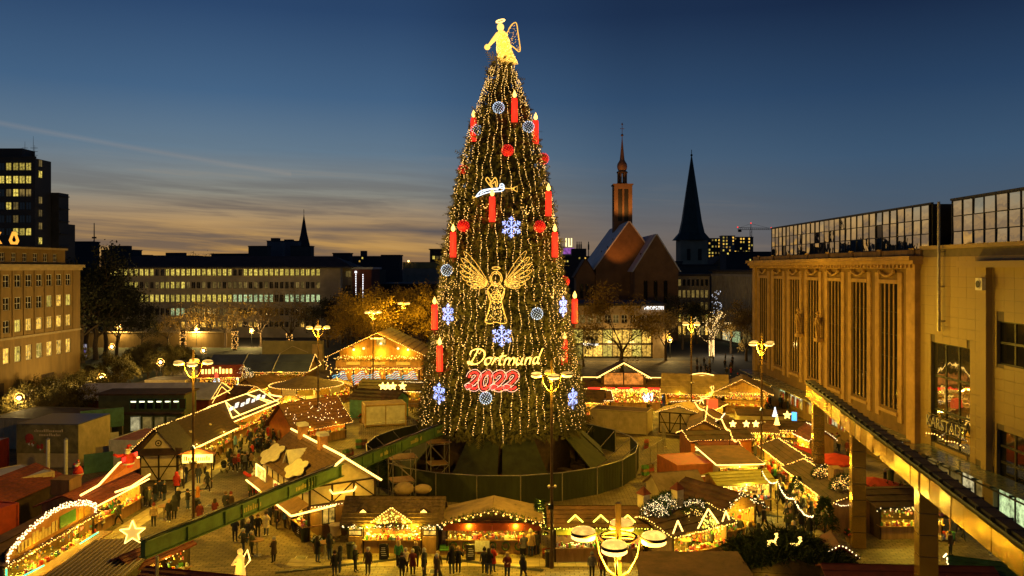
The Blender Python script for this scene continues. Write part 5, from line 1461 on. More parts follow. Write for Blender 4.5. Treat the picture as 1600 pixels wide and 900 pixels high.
gable_front(D_, .5, -2.3, 2.45, 1.9, 1.15, TUBE, WOODD, True, True); gable_front(D_, -2.2, -2.2, 2.45, .8, .8, TUBE, WOODD, False, True); gable_front(D_, 2.3, -2.2, 2.45, .6, .7, TUBE, WOODD, False, True)
def net_bush(parent, c, r, n, m, sz=.8, seed=1):
    R = random.Random(seed); mb = MB(); b = MB()
    for i in range(int(n*1.4)):
        d = Vector((R.gauss(0, 1), R.gauss(0, 1), abs(R.gauss(0, 1)))).normalized(); p = Vector(c)+Vector((d.x*r, d.y*r, d.z*r*sz))*R.uniform(.7, 1)
        needles(mb, p, d, .4, 3, .035, .9)
        if i < n: b.bulb(p+d*.08, .035)
    o = mb.build('fir_bush', NEEDLE, parent); b.build('net_lights', m, o)
net_bush(D_, (-1.5, .6, 2.7), 1.0, 330, BULBW, 1.1, 1); net_bush(D_, (.6, 1.5, 2.7), 1.0, 330, BULBW, 1.0, 2); net_bush(D_, (1.9, .2, 2.6), .9, 110, BULBW, .9, 3); net_bush(D_, (.4, -1.2, 2.6), .8, 60, BULBY, .9, 4)
for x, y in ((-1.9, 1.3), (.9, .9)):
    mb = MB(); mb.bx(x-.3, x+.3, y-.3, y+.3, 2.6, 4.2); mb.build('turret', CREAM, D_); mb = MB(); mb.lathe([(.55, 0), (.02, .5)], 4, (x, y, 4.2), 0, False, rot=pi/4); mb.build('turret_roof', ROOFR, D_)
hut('market_stall', 'stall with red brown saddle roof and a garlanded gable edge', 15.4, 59.6, radians(34), 4.2, 4.6, 2.6, 1.0, 'y', ROOFB, WOOD2, .5, 5, 1.0, 0, 260, garl=BULBW, ng=90)
hut('cabin', 'small tan roofed cabin behind the net light stall', 12.5, 64.6, radians(16), 3.6, 2.8, 2.6, .9, 'x', TANROOF, BEIGE, .25, 1, shop=False, cat='cabin', rise_=0) if 0 else hut('cabin', 'small tan roofed cabin behind the net light stall', 12.5, 64.6, radians(16), 3.6, 2.8, 2.6, .9, 'x', TANROOF, BEIGE, .25, 1, shop=False, cat='cabin')
def container(label, x, y, rot, w, d, h, m, roofm=None, name='container', ribs=True, doors=False, group=None):
    r = thing(name, label, 'container', (x, y, 0), rot, group); mb = MB()
    mb.bx(-w/2, w/2, -d/2, d/2, .12, h); mb.build('body', m, r)
    if roofm:
        mb = MB(); mb.bx(-w/2+.12, w/2-.12, -d/2+.12, d/2-.12, h+.002, h+.05); mb.build('roof', roofm, r)
    mb = MB()
    for sx in (-w/2, w/2):
        for sy in (-d/2, d/2): mb.bx(sx-.07, sx+.07, sy-.07, sy+.07, 0, h+.06)
    mb.bx(-w/2+.07, w/2-.07, -d/2-.05, -d/2+.05, h-.08, h+.08); mb.bx(-w/2+.07, w/2-.07, d/2-.05, d/2+.05, h-.08, h+.08)
    mb.bx(-w/2-.05, -w/2+.05, -d/2+.07, d/2-.07, h-.08, h+.08); mb.bx(w/2-.05, w/2+.05, -d/2+.07, d/2-.07, h-.08, h+.08)
    mb.build('frame', m if m not in (BEIGE,) else mat('beige frame', (.38, .3, .17), .6, .2, 3), r)
    if ribs:
        rib = MB(); rib.bx(-.03, .03, -.028, 0, .25, h-.15); rm_ = rib.mesh('rib', m)
        n = int(w/.55)
        for k in range(1, n): link('rib', rm_, r, (-w/2+k*w/n, -d/2-.001, 0))
        for k in range(1, int(d/.55)): link('rib', rm_, r, (w/2+.001, -d/2+k*d/int(d/.55), 0), pi/2)
    if doors:
        mb = MB()
        for s_ in (-1, 1): mb.bx(s_*.06, s_*(w/2-.12), -d/2-.06, -d/2-.03, .3, h-.15)
        mb.build('door', WHITEP, r)
    return r
container('orange container with a flat ribbed roof beside the round fence lane', 14.6, 74.2, radians(14), 3.4, 4.2, 2.6, ORANGE, REDBOX)
hut('market_stall', 'brown flat roofed stall outlined by a lime light frame beside the orange container', 18.6, 71.2, radians(5), 3.6, 5.2, 2.9, .3, 'x', ROOFB, BEIGE, .3, 3, 1.0, 0, 220, ledm=TUBE, ledw=('eave', 'l', 'r', 'back'), flat=True, ng=60)
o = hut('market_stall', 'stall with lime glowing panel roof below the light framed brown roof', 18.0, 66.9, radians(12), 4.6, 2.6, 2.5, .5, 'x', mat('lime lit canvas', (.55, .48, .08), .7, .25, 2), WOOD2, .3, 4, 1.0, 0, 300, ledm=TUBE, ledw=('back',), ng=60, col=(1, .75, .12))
lamp_light('stall_lamp', (0, 1.2, 3.7), 110, (1, .72, .1), .3, o)
hut('market_stall', 'near dark brown felt roof seen from above beside the big drum lamps', 9.6, 45.2, 0, 5.6, 3.4, 2.7, .2, 'x', ROOFB, WOODD, .3, 1, 1.0, 0, 120, flat=True)
# fir bough covered twin roof
F_ = hut('market_stall', 'stall whose twin roofs are buried under dark fir boughs', 15.6, 47.2, radians(-8), 6.6, 4.4, 2.3, .9, 'y', WOODD, WOODD, .3, 1, 1.0, 0, 100)
R0 = random.Random(9); mb = MB()
for i in range(2600):
    x, y = R0.uniform(-3.5, 3.5), R0.uniform(-2.5, 2.5); z = 2.4+.9*(1-abs(x)/3.3)-.25*max(0, .6-abs(x+.2))
    needles(mb, (x, y, z+R0.uniform(-.05, .2)), (R0.gauss(0, 1), R0.gauss(0, 1)-.4, R0.uniform(-.1, .6)), R0.uniform(.4, .8), 4, .035, .6)
mb.build('fir_boughs', leafmat('dark fir boughs', (.008, .018, .006), (.03, .045, .012), 1.5), F_)
def reindeer(label, p, s=1.0, rz=0, m=BULBY, group='light reindeer', cat='reindeer light'):
    r = thing('light_reindeer', label, cat, p, rz, group); mb = MB(); c = lambda pts, t=.035: mb.tube([Vector(q)*s for q in pts], t, 5)
    c([(-.7, 0, .75), (-.2, 0, .85), (.35, 0, .8), (.55, 0, 1.2), (.7, 0, 1.4), (.95, 0, 1.3), (.7, 0, 1.2), (.5, 0, .75), (.3, 0, .6), (-.5, 0, .55), (-.7, 0, .75)])
    for x, dx in ((-.62, -.2), (-.5, .15), (.3, .2), (.42, .35)): c([(x, 0, .6), (x+dx*.5, 0, .3), (x+dx, 0, 0)])
    c([(.68, 0, 1.4), (.55, 0, 1.7), (.65, 0, 1.95)]); c([(.55, 0, 1.7), (.4, 0, 1.85)]); c([(.7, 0, 1.4), (.85, 0, 1.7), (.8, 0, 1.95)]); c([(-.7, 0, .75), (-.85, 0, .85)])
    mb.build('body', m, r); return r
reindeer('small rearing light reindeer on the left fir covered roof ridge', at(1207, 853, 3.2), .38, .2)
reindeer('small leaping light reindeer on the right fir covered roof edge', at(1243, 858, 3.1), .38, -.2)
# ---- lane of stalls on the right of the round fence
G1 = hut('market_stall', 'lane stall with bulb edged roof in front of the red parasols', 23.4, 76.8, -pi/2, 7.6, 3.0, 2.5, .55, 'x', ROOFD, WOOD2, .35, 4, 1.0, 0, 330, bulb=BULB, ledw=('eave', 'l', 'r', 'ridge', 'back'), ng=120)
G2 = hut('market_stall', 'long lane stall draped in loops of bulbs, next to the middle golden pillar', 23.1, 67.0, -pi/2, 10.6, 3.2, 2.4, .5, 'x', ROOFD, WOOD2, .4, 4, 1.05, 0, 620, bulb=BULB, ledw=('eave', 'ridge', 'l', 'r', 'back'), ng=190)
for k in range(5): bulbs([Vector((-5+2.2*k, -1.7, 2.4)), Vector((-3.9+2.2*k, 1.0, 2.9)), Vector((-2.8+2.2*k, -1.7, 2.4))], .16, G2, BULBW, .045, .5)
mb = MB()
for k in range(5): mb.box((-4.2+2.1*k, -2.0, .5), (.9, .7, 1.0)); 
mb.build('barrel_table', WOOD2, G2)
mb = MB(); mb.bx(1.0, 2.2, -.4, .4, 2.9, 4.0); mb.build('turret', WOOD2, G2); net_bush(G2, (3.3, .1, 2.7), 1.0, 260, BULB, 1.0, 11); net_bush(G2, (-.6, -.2, 2.7), .8, 160, BULB, .9, 12)
o = net_bush
hut('market_stall', 'hut with three light stars on the eave at the end of the lane', 24.0, 87.4, radians(-6), 5.2, 3.4, 2.6, .7, 'x', ROOFB, WOOD2, .4, 5, 1.0, 0, 420, bulb=BULBY, ledw=('eave',), ng=120)
for x, t in ((1145, 'nearest the lane'), (1166, 'in the middle of the eave'), (1181, 'at the store side')): star('star_light', 'yellow light star on the lane end hut, '+t, at(x, 668, 2.9), .38, TUBE, 0, .1, 'stars on the lane end hut')
hut('market_stall', 'dark hut with small glowing trees on its flat roof', 28.4, 88.2, radians(-10), 5.0, 3.4, 2.6, .5, 'x', ROOFD, WOODD, .35, 3, 1.0, .1, 260, bulb=BULBY, ledw=('eave',), ng=90)
hut('cabin', 'low tan walled cabin behind the hut with the small glowing trees', 28.2, 97.2, radians(-6), 5.4, 3.4, 2.5, .35, 'x', ROOFD, BEIGE, .3, 1, shop=False, cat='cabin')
def light_tree(label, p, h, m, grp='small glowing tree lights'):
    r = thing('light_tree', label, 'light tree', p, 0, grp); mb = MB()
    for i in range(5): z = h*i/5; mb.lathe([(.34*h*(1-i/5.5), z), (.14*h*(1-i/6), z+h*.24)], 9, (0, 0, .1))
    mb.build('crown', m, r); mb = MB(); mb.cyl((0, 0, 0), (0, 0, .12), .06, n=6); mb.build('trunk', WOODD, r)
light_tree('white glowing little tree on the dark hut roof, lane side', at(1211, 652, 3.1), 1.0, ICEW); light_tree('yellow glowing little tree on the dark hut roof, front edge', at(1214, 665, 3.1), 1.0, BULBY)
star('star_light', 'golden light star high on the dark hut roof, store side', at(1230, 655, 3.1), .45, BULB); 
mb = MB(); mb.bx(-.28, .28, -.06, .06, .9, 2.1); o = thing('blue_sign', 'small upright panel glowing bright blue beside the dark hut', 'sign', at(1241, 672, .6), -.6); mb.build('panel', glow('blue panel', (.08, .4, 1.0), 2.2), o); mb = MB(); mb.cyl((0, 0, -.6), (0, 0, .9), .05, n=6); mb.build('post', BLACK, o)
def parasol(label, x, y, r, h, m, n=8, grp='red parasols in the lane'):
    o = thing('parasol', label, 'parasol', (x, y, 0), 0, grp); mb = MB(); mb.cyl((0, 0, 0), (0, 0, h), .045, n=6); mb.build('pole', BLACK, o)
    mb = MB(); mb.lathe([(r, h-.75), (r*.98, h-.6), (.02, h)], n, mi=0, smooth=False); mb.build('canopy', m, o)
    mb = MB()
    for k in range(n): a = 2*pi*k/n; mb.cyl((0, 0, h-.02), (r*cos(a), r*sin(a), h-.64), .018, n=4)
    mb.build('rib', BLACK, o)
for x, y, z_, t in ((1243, 704, 2.9, 'large red parasol just beside the first golden pillar, lane side'), (1304, 716, 2.9, 'red parasol between the first and the middle golden pillars'), (1366, 755, 2.8, 'red parasol right behind the middle golden pillar')):
    p = at(x, y, z_-.5); parasol(t, p.x, p.y, 2.4, z_, REDCANVAS)
hut('market_stall', 'dark roofed stall behind the golden pillars with bright shelves', 28.3, 60.4, radians(4), 4.8, 4.6, 2.5, .5, 'x', ROOFD, WOODD, .5, 3, 1.0, 0, 260, garl=BULBW, ng=140)
R0 = random.Random(19); hp = thing('hedge_box', 'dark fir bough bank around the seating behind the pillars', 'hedge', (29.2, 66.2, 0), .1); mb = MB()
for i in range(900): needles(mb, (R0.uniform(-3, 3), R0.uniform(-.6, .6), R0.uniform(.4, 2.4)), (R0.gauss(0, 1), R0.gauss(0, 1), R0.uniform(-.3, .8)), .5, 4, .04, .8)
mb.build('foliage', NEEDLE, hp)
H1 = hut('market_stall', 'maroon roofed stall nearest the viewer at the base of the near golden pillar', 21.0, 43.6, radians(-3), 8.6, 4.0, 2.5, .85, 'x', ROOFR, WOODD, .35, 5, 1.0, 0, 110)
mb = MB(); mb.bx(-.8, .8, -1.2, 1.2, 0, 2.7); g_ = thing('side_booth', 'little beige booth with bulb lined gable beside the maroon roof', 'booth', (19.0, 50.4, 0), -.15); mb.build('wall', BEIGE, g_)
saddle(1.8, 2.6, 2.7, .6, .2, 'y', 2, ROOFR, g_); bulbs([Vector((-1.1, -1.5, 2.65)), Vector((0, -1.5, 3.4)), Vector((1.1, -1.5, 2.65))], .22, g_, BULBW, .05)
H2 = hut('market_stall', 'green ribbed roof stall in the lower corner under the walkway', 26.2, 44.6, radians(-24), 5.2, 4.6, 2.3, .8, 'x', ROOFG, WOODD, .3, 6, 1.0, 0, 130, bulb=BULBW, ledw=('l',))
# little christmas pyramid by the walkway
cp = thing('christmas_pyramid', 'little wooden tiered pyramid with candles under the walkway', 'pyramid', at(1470, 840), 0); mb = MB()
for z, r in ((0, 1.0), (1.6, .85), (2.7, .6)): mb.lathe([(r, z), (r, z+.1)], 8)
mb.build('tier', WOODD, cp)
for k in range(6):
    a = k*pi/3; mb = MB(); mb.cyl((.75*cos(a), .75*sin(a), .1), (.55*cos(a), .55*sin(a), 2.7), .04, n=5); mb.build('post', WOOD2, cp)
mb = MB()
for k in range(8): a = k*pi/4; mb.box((.55*cos(a), .55*sin(a), 3.3), (.9, .25, .03), a, 0, .5)
mb.build('vane', WOOD2, cp); mb = MB(); mb.cyl((0, 0, 2.8), (0, 0, 3.9), .05, n=6); mb.build('candle', BULBY, cp); goods(cp, -.7, .7, -.7, .7, .1, 22, 3, .3); goods(cp, -.6, .6, -.6, .6, 1.7, 22, 4, .25); lamp_light('stall_lamp', (0, -.3, 1.4), 60, WARM, .1, cp)
ln = thing('lantern', 'glowing lantern standing by the green ribbed roof', 'lantern', at(1566, 872, .4)); mb = MB(); mb.bx(-.2, .2, -.2, .2, .06, .66); mb.build('glass', LAMPIN, ln); mb = MB(); mb.bx(-.26, .26, -.26, .26, 0, .05); mb.lathe([(.36, .67), (.05, .95)], 4, rot=pi/4); mb.cyl((0, 0, -.4), (0, 0, 0), .1, n=6); mb.build('frame', BLACK, ln); lamp_light('lantern_light', (0, -.5, .5), 30, WARM, .1, ln)
# ---- behind the round fence, right
V1 = hut('market_stall', 'large two tiered gable stall edged in light tubes behind the tree', 14.2, 115.5, radians(-3), 10.6, 5.0, 3.1, .9, 'x', ROOFB, WOOD, .5, 5, 1.0, 0, 1100, ledm=TUBE, ledw=('eave', 'l', 'r', 'ridge'), ng=260, lampz=2.5)
bulbs([Vector((-5.6, -3.0, 2.6)), Vector((5.6, -3.0, 2.6))], .14, V1, BULBY, .07, 0, .15); bulbs([Vector((-5.4, -2.4, 1.5)), Vector((5.4, -2.4, 1.5))], .3, V1, BULBY, .08, 0, .3)
mb = MB(); mb.bx(-3.1, 3.1, -1.9, 1.8, 3.3, 4.7); mb.build('upper_wall', WOODD, V1)
o = saddle(6.2, 3.9, 4.7, 1.6, .6, 'y', 4, ROOFD, V1); led([Vector((-3.8, -2.6, 4.35)), Vector((0, -2.6, 6.45)), Vector((3.8, -2.6, 4.35))], V1, TUBE, .08)
mb = MB(); mb.bx(-2.7, -.1, -2.0, -1.92, 3.4, 5.0); mb.bx(.1, 2.7, -2.0, -1.92, 3.4, 5.0); mb.build('lit_scene', window_glow('orange lit scene', (1, .3, .04), 1.6, 1.5), V1)
mb = MB()
for k in range(5): mb.bx(-5+2.05*k, -3.3+2.05*k, -3.15, -3.1, 2.85, 3.12)
mb.build('banner', REDG, V1); garland([Vector((-3.7, -2.4, 4.3)), Vector((0, -2.4, 6.2)), Vector((3.7, -2.4, 4.3))], V1, .2, 18, BULB)
hut('market_stall', 'tan canopied stall with lit cornice right of the tiered gable stall', 23.6, 113.5, radians(-12), 8.0, 5.2, 2.9, 1.9, 'x', TANROOF, WOOD2, .6, 3, 1.0, 0, 420, bulb=BULB, ledw=('eave',), ng=100)
hut('market_stall', 'tan gabled stall topped by a curved light sign behind the lane lamp', 29.8, 112.5, radians(-16), 7.0, 5.0, 2.9, 1.7, 'y', TANROOF, WOOD2, .6, 4, 1.0, 0, 420, bulb=BULB, ledw=('eave', 'base'), ng=100)
mb = MB(); sgn2 = thing('light_sign', 'curved golden light sign on top of the tan gabled stall', 'sign', at(1038+20, 588, 4.2), -.2); sgn2.location = at(1097, 590, 4.4)
for dz in (0, .35): mb.tube([(-1.6+3.2*k/8, 0, dz+.25*sin(pi*k/8)) for k in range(9)], .06, 5)
mb.build('tube', TUBE, sgn2); mb = MB(); mb.bx(-1.2, -1.1, .05, .12, -.6, .1); mb.bx(1.1, 1.2, .05, .12, -.6, .1); mb.build('bracket', BLACK, sgn2)
container('long beige container with dark roof behind the round fence on the right', 12.0, 100, radians(-20), 6.8, 3.0, 2.7, BEIGE, ROOFD)
V5 = hut('market_stall', 'half timbered stall with tan roof beside the beige container', 18.6, 97.5, radians(-24), 5.2, 3.6, 2.7, .8, 'y', TANROOF, CREAM, .3, 2, 1.0, 0, 160, shop=False, cat='market stall', bulb=BULB, ledw=('eave', 'l', 'r')); timbering(V5, -1.8, -2.5, 2.5, .2, 2.6, 4)
for x, y, h, t in ((1012, 632, 1.6, 'largest icy light flame before the tiered stall'), (1026, 630, 1.9, 'icy light flame right of the largest'), (1052, 652, 1.9, 'icy light flame nearest the half timbered stall'), (1062, 662, 1.5, 'low icy light flame at the end of the row')):
    p = at(x, y, 0); r = thing('light_flame', t, 'light figure', p, 0, 'icy light flames'); R = random.Random(x); mb = MB()
    for k in range(11): mb.tube([(R.uniform(-.9, .9), R.uniform(-.2, .2), 0), (R.uniform(-.9, .9), 0, h*.5), (R.uniform(-.8, .8), 0, h*R.uniform(.6, 1.1))], .05, 4)
    mb.build('tube', ICEW if x < 1050 else BULBW, r)
hut('market_stall', 'low stall with corrugated orange front and bulb trim in the lane bend', 20.2, 84.2, radians(8), 6.4, 3.4, 2.4, .5, 'x', ROOFD, ORANGE, .3, 2, shop=False, cat='market stall', bulb=BULB, ledw=('eave', 'l'))
hut('market_stall', 'small maroon roofed stall behind the lime framed roof', 19.0, 79.2, radians(4), 3.6, 2.6, 2.5, .4, 'x', ROOFR, BEIGE, .25, 2, shop=False, bulb=BULB, ledw=('r',))
hut('market_stall', 'lane stall with red goods and strings of bulbs facing the store', 22.3, 93, radians(76), 9.0, 3.2, 2.5, .8, 'x', ROOFB, WOOD2, .4, 4, 1.0, 0, 380, bulb=BULB, ledw=('eave', 'ridge', 'l', 'r'), ng=120)
hut('market_stall', 'brown roofed lane stall carrying the reindeer and gift', 24.0, 103, radians(60), 7.0, 3.2, 2.5, .7, 'x', ROOFB, WOOD2, .4, 4, 1.0, 0, 300, bulb=BULB, ledw=('eave', 'ridge'), ng=90)
reindeer('golden light reindeer on the lane roof next to the red gift', at(1104, 631, 3.3), 1.1, .2)
gb_ = thing('gift_box', 'red glowing gift box on the lane roof', 'gift', at(1113, 637, 3.2)); mb = MB(); mb.bx(-.55, .55, -.5, .5, 0, 1.0); mb.build('box', glow('lit red box', (1, .12, .03), .8), gb_); mb = MB(); mb.bx(-.6, .6, -.08, .08, 1.001, 1.04); mb.ball((-.2, 0, 1.15), .16, 6, 4); mb.ball((.2, 0, 1.15), .16, 6, 4); mb.build('ribbon', GOODS[4], gb_)
# ---- the big half timbered drink house, left of centre
K = thing('market_house', 'two storey half timbered market house with light tubes along ridge and gable', 'market house', (-16.4, 66.2, 0), radians(-57))
hw, hd = 6, 2.5
mb = MB(); mb.bx(-hw, hw, -hd+.9, hd, 0, 2.5); mb.build('ground_wall', WOOD, K)
mb = MB(); mb.bx(-hw, hw, -hd, hd, 2.5, 3.9); mb.poly([(hw-.08, hd, 3.9), (hw-.08, -hd, 3.9), (hw-.08, 0, 5.6)], .08, (1, 0, 0)); mb.poly([(-hw, hd, 3.9), (-hw, -hd, 3.9), (-hw, 0, 5.6)], .08, (1, 0, 0)); mb.build('upper_wall', CREAM, K)
timbering(K, -hd, -hw, hw, 2.55, 3.85, 8, False, -1, False); timbering(K, hw, -hd, hd, 2.55, 3.9, 3, True, 1, False, 'x')
saddle(2*hw, 2*hd, 3.9, 1.8, .35, 'x', 12, mat('dark brown battens roof', (.16, .09, .04), .8, .4, 3, .5), K, .25)
led([Vector((-hw-.2, 0, 5.86)), Vector((hw+.3, 0, 5.86))], K, TUBE, .085)
led([Vector((hw+.32, -hd-.4, 3.75)), Vector((hw+.32, 0, 5.8)), Vector((hw+.32, hd+.4, 3.75))], K, TUBE, .085)
led([Vector((hw+.06, -1.0, 3.5)), Vector((hw+.06, -.8, 3.2)), Vector((hw+.06, .8, 3.2)), Vector((hw+.06, 1.0, 3.5))], K, TUBE, .06)
for x in (-3.2, 1.6):
    mb = MB(); mb.bx(x-.35, x+.35, -.3, .3, 5.3, 6.6); mb.build('chimney', mat('orange chimney', (.5, .24, .08), .8, .3, 3, .3), K); mb = MB(); mb.bx(x-.45, x+.45, -.4, .4, 6.61, 6.72)
    for q in range(5): mb.bx(x-.43+.19*q, x-.33+.19*q, -.38, .38, 6.725, 6.86)
    mb.build('chimney_cap', TUBE if 0 else WHITEP, K)
mb = MB(); mb.poly([(-1.4, -2.0, 4.0), (.4, -2.0, 4.0), (-.5, -2.0, 5.2)], .08, (0, 1, 0)); mb.build('dormer_gable', CREAM, K); mb = MB(); mb.slab((-1.6, -2.2, 3.9), (-.5, -2.2, 5.35), (-.5, -.3, 5.35), (-1.6, -.3, 4.6), -.07); mb.slab((.6, -2.2, 3.9), (-.5, -2.2, 5.35), (-.5, -.3, 5.35), (.6, -.3, 4.6), .07); mb.build('dormer', WHITEP, K)
window(K, -.5, 4.1, .7, .7, ROOMD, TIMBER, -2.05, nh=0)
for cx, cz, s in ((-4.2, 4.0, 1.25), (-1.4, 3.4, .75), (2.0, 4.05, 1.1)):
    mb = MB(); o = []
    for k in range(26):
        a = 2*pi*k/26; q = s*(.82+.42*abs(sin(2.5*a+cx))); vv = .75+.75*q*sin(a); o.append((cx+1.25*q*cos(a), -hd-.32+vv*.81+.0, 3.93+vv*.585+(cz-4)*.6))
    mb.poly(o, .06, (0, -.585, .81)); mb.build('cloud_cutout', SNOW, K)
mb = MB(); mb.slab((-hw, -hd-1.3, 2.05), (hw, -hd-1.3, 2.05), (hw, -hd-.02, 2.62), (-hw, -hd-.02, 2.62), .06); mb.build('awning', mat('brown awning', (.3, .17, .07), .8, .3, 2), K)
led([Vector((-hw+.2, -hd-1.38, 2.08)), Vector((-hw+4, -hd-1.38, 2.08))], K, TUBE, .07); led([Vector((2.5, -hd-1.38, 2.08)), Vector((hw+.1, -hd-1.38, 2.08)), Vector((hw+.1, -.6, 2.35))], K, TUBE, .07)
mb = MB(); mb.bx(-5, -2.6, -hd-.75, -hd-.68, 2.5, 3.5); mb.bx(-.4, 2.4, -hd-.75, -hd-.68, 2.6, 3.2); mb.build('sign_board', window_glow('golden sign', (1, .6, .1), 2.4, 2.2), K)
led([Vector((-5, -hd-.8, 2.5)), Vector((-5, -hd-.8, 3.52)), Vector((-2.6, -hd-.8, 3.52))], K, TUBE, .05)
R = random.Random(6); mb = MB()
for q in range(7): mb.bx(-.2+q*.36, .05+q*.36, -hd-.78, -hd-.755, 2.72, 2.72+R.choice((.25, .35)))
mb.build('lettering', REDBOX, K)
mb = MB(); mb.bx(-hw+.2, hw, -hd-.55, -hd+.1, 1.0, 1.08); mb.bx(hw-.1, hw+.05, -hd+.1, .2, 1.0, 1.08); mb.build('counter', WOOD2, K)
mb = MB()
for k in range(18): x = -hw+.4+k*.66; mb.box((x, -hd-.4, .5), (.05, .05, 1.15), 0, 0, 0, .5 if k % 2 else -.5)
o = mb.build('lattice', TIMBER, K); o['kind'] = 'stuff'
pst = MB(); pst.bx(-.08, .08, -.08, .08, 0, 2.5); pst = pst.mesh('post', TIMBER)
for x in (-5.9, -3, 0, 3, 5.9): link('post', pst, K, (x, -hd-.05, 0))
for x in (1.2, -1.1): window(K, hw+.02, 1.05, 1.0, 1.2, ROOMW, TIMBER, x, nh=0).rotation_euler = (0, 0, pi/2)
goods(K, -hw+.3, hw-.3, -hd-.5, -hd+.0, 1.08, 90, 5, .2)
for x in (-4.2, -.2, 4): lamp_light('stall_lamp', (x, -hd-.1, 1.95), 230, WARM, .15, K)
lamp_light('stall_lamp', (hw+1.6, 0, 3.0), 160, WARM, .15, K); bulbs([Vector((hw+.15, -hd, 2.5)), Vector((hw+.15, hd, 2.5)), Vector((hw-2, hd+.1, 2.5))], .22, K, BULBW, .045, .1)
def santa(label, p, rz, s=1.0, bear=False):
    r = thing('santa_figure', label, 'santa figure', p, rz); M_ = [mat('santa red', (.62, .04, .02), .6, .2, 3), GOODS[5], GOODS[0], BLACK]
    mb = MB(); mb.lathe([(.42*s, 0), (.55*s, .35*s), (.5*s, .8*s), (.3*s, 1.15*s), (.16*s, 1.25*s)], 12); mb.build('body', M_[0], r)
    mb = MB(); mb.ball((0, -.03*s, 1.42*s), .22*s, 10, 7); mb.build('head', M_[2], r)
    mb = MB(); mb.lathe([(.2*s, 1.15*s), (.26*s, 1.28*s), (.12*s, 1.4*s)], 10, (0, -.13*s, 0)); mb.lathe([(.57*s, .28*s), (.57*s, .4*s)], 12); mb.lathe([(.25*s, 1.5*s), (.26*s, 1.58*s)], 12); mb.ball((.34*s, 0, 1.75*s), .08*s, 6, 4); mb.build('trim', M_[1], r)
    mb = MB(); mb.tube([(0, 0, 1.56*s), (.05*s, 0, 1.78*s), (.2*s, 0, 1.86*s), (.34*s, 0, 1.76*s)], [.23*s, .16*s, .1*s, .05*s], 8); mb.build('hat', M_[0], r)
    mb = MB()
    for sx, pts in ((-1, [(-.35, 0, 1.05), (-.75, -.2, 1.05), (-1.05, -.35, 1.25)]), (1, [(.35, 0, 1.05), (.6, -.2, .7), (.4, -.45, .65)])): mb.tube([Vector(q)*s for q in pts], [.15*s, .13*s, .11*s], 7)
    mb.build('sleeve', M_[0], r); return r
santa('big red santa figure waving on the awning of the half timbered house', atD(401, 768, 72.5), radians(-40), 1.25)
# ---- left lane: timbered hut and the row beyond
Lh = hut('market_hut', 'half timbered hut with steep dark gable and round clock at the lane corner', -33.4, 76.6, radians(6), 3.3, 4.4, 2.75, 2.0, 'y', mat('dark slate shingles', (.07, .05, .035), .8, .4, 3, .5), CREAM, .45, 8, shop=False, cat='market hut')
timbering(Lh, -2.2, -1.62, 1.62, .08, 2.65, 2); timbering(Lh, 1.66, -2.1, 2.1, .08, 2.65, 2, True, 1, True, 'x')
mb = MB(); mb.slab((-2.1, -3.0, 2.55), (2.1, -3.0, 2.55), (2.1, -2.15, 3.0), (-2.1, -2.15, 3.0), .06); mb.build('canopy', ROOFD, Lh)
mb = MB(); mb.bx(-.45, .45, -2.28, -2.24, 3.1, 4.0); mb.build('gable_panel', CREAM, Lh); mb = MB(); mb.cyl((0, -2.33, 3.55), (0, -2.29, 3.55), .3, n=16); mb.build('clock_ring', TIMBER, Lh); mb = MB(); mb.cyl((0, -2.345, 3.55), (0, -2.335, 3.55), .2, n=14); mb.build('clock_face', CREAM, Lh)
mb = MB(); mb.cyl((0, -2.36, 3.55), (0, -2.35, 3.55), .09, n=10); mb.build('clock_hub', TIMBER, Lh)
ys = thing('light_sign', 'glowing yellow signboard under a tiny roof beside the lane lamp', 'sign', (-28.9, 74.2, 2.3), .1); mb = MB(); mb.bx(-1.3, 1.3, -.1, .1, 0, .75); mb.build('board', glow('yellow sign face', (1, .74, .14), 2.6), ys); R = random.Random(14); mb = MB(); x = -1.15
while x < 1.1: w = R.uniform(.12, .2); mb.bx(x, x+w*.7, -.13, -.105, .2, .2+R.choice((.28, .28, .4))); x += w+.03
mb.build('lettering', mat('brown letters', (.25, .1, .02), .6), ys); mb = MB(); mb.poly([(-1.6, -.3, .8), (1.6, -.3, .8), (0, -.3, 1.35)], .5, (0, 1, 0)); mb.build('roof', ORANGE, ys)
for x in (-1.2, 1.2): mb = MB(); mb.bx(x-.05, x+.05, .0, .1, -2.3, -.001); mb.build('post', TIMBER, ys)
lamp_light('sign_light', (0, -.8, .4), 220, (1, .7, .12), .2, ys)
L2 = hut('market_stall', 'long dark roofed lane stall sprinkled with bulbs beside the half timbered hut', -31.9, 84.6, radians(86), 12.4, 4.2, 2.6, 1.9, 'x', mat('dark brown shingles', (.07, .035, .02), .8, .4, 3, .5), WOOD, .5, 10, 1.0, 0, 420, bulb=BULB, ledw=('eave', 'ridge', 'l'), ng=150)
led([Vector((-5.5, -2.66, 2.2)), Vector((6, -2.66, 2.2))], L2, TUBE, .06); 
for x, z in ((-2, 3.4), (2.2, 3.3)): mb = MB(); mb.ball((x, -1.2, z), .3, 8, 5, 0, .5); mb.build('ornament', GOODS[0], L2)
L3 = hut('market_stall', 'lane stall roof drawn in bright yellow tubes with shining cutouts inside', -32.2, 99.5, radians(84), 12.5, 4.2, 2.7, 1.3, 'x', ROOFD, WOOD2, .5, 4, 1.0, 0, 520, ledm=TUBE, ledw=('eave', 'ridge', 'l', 'r'), ng=150)
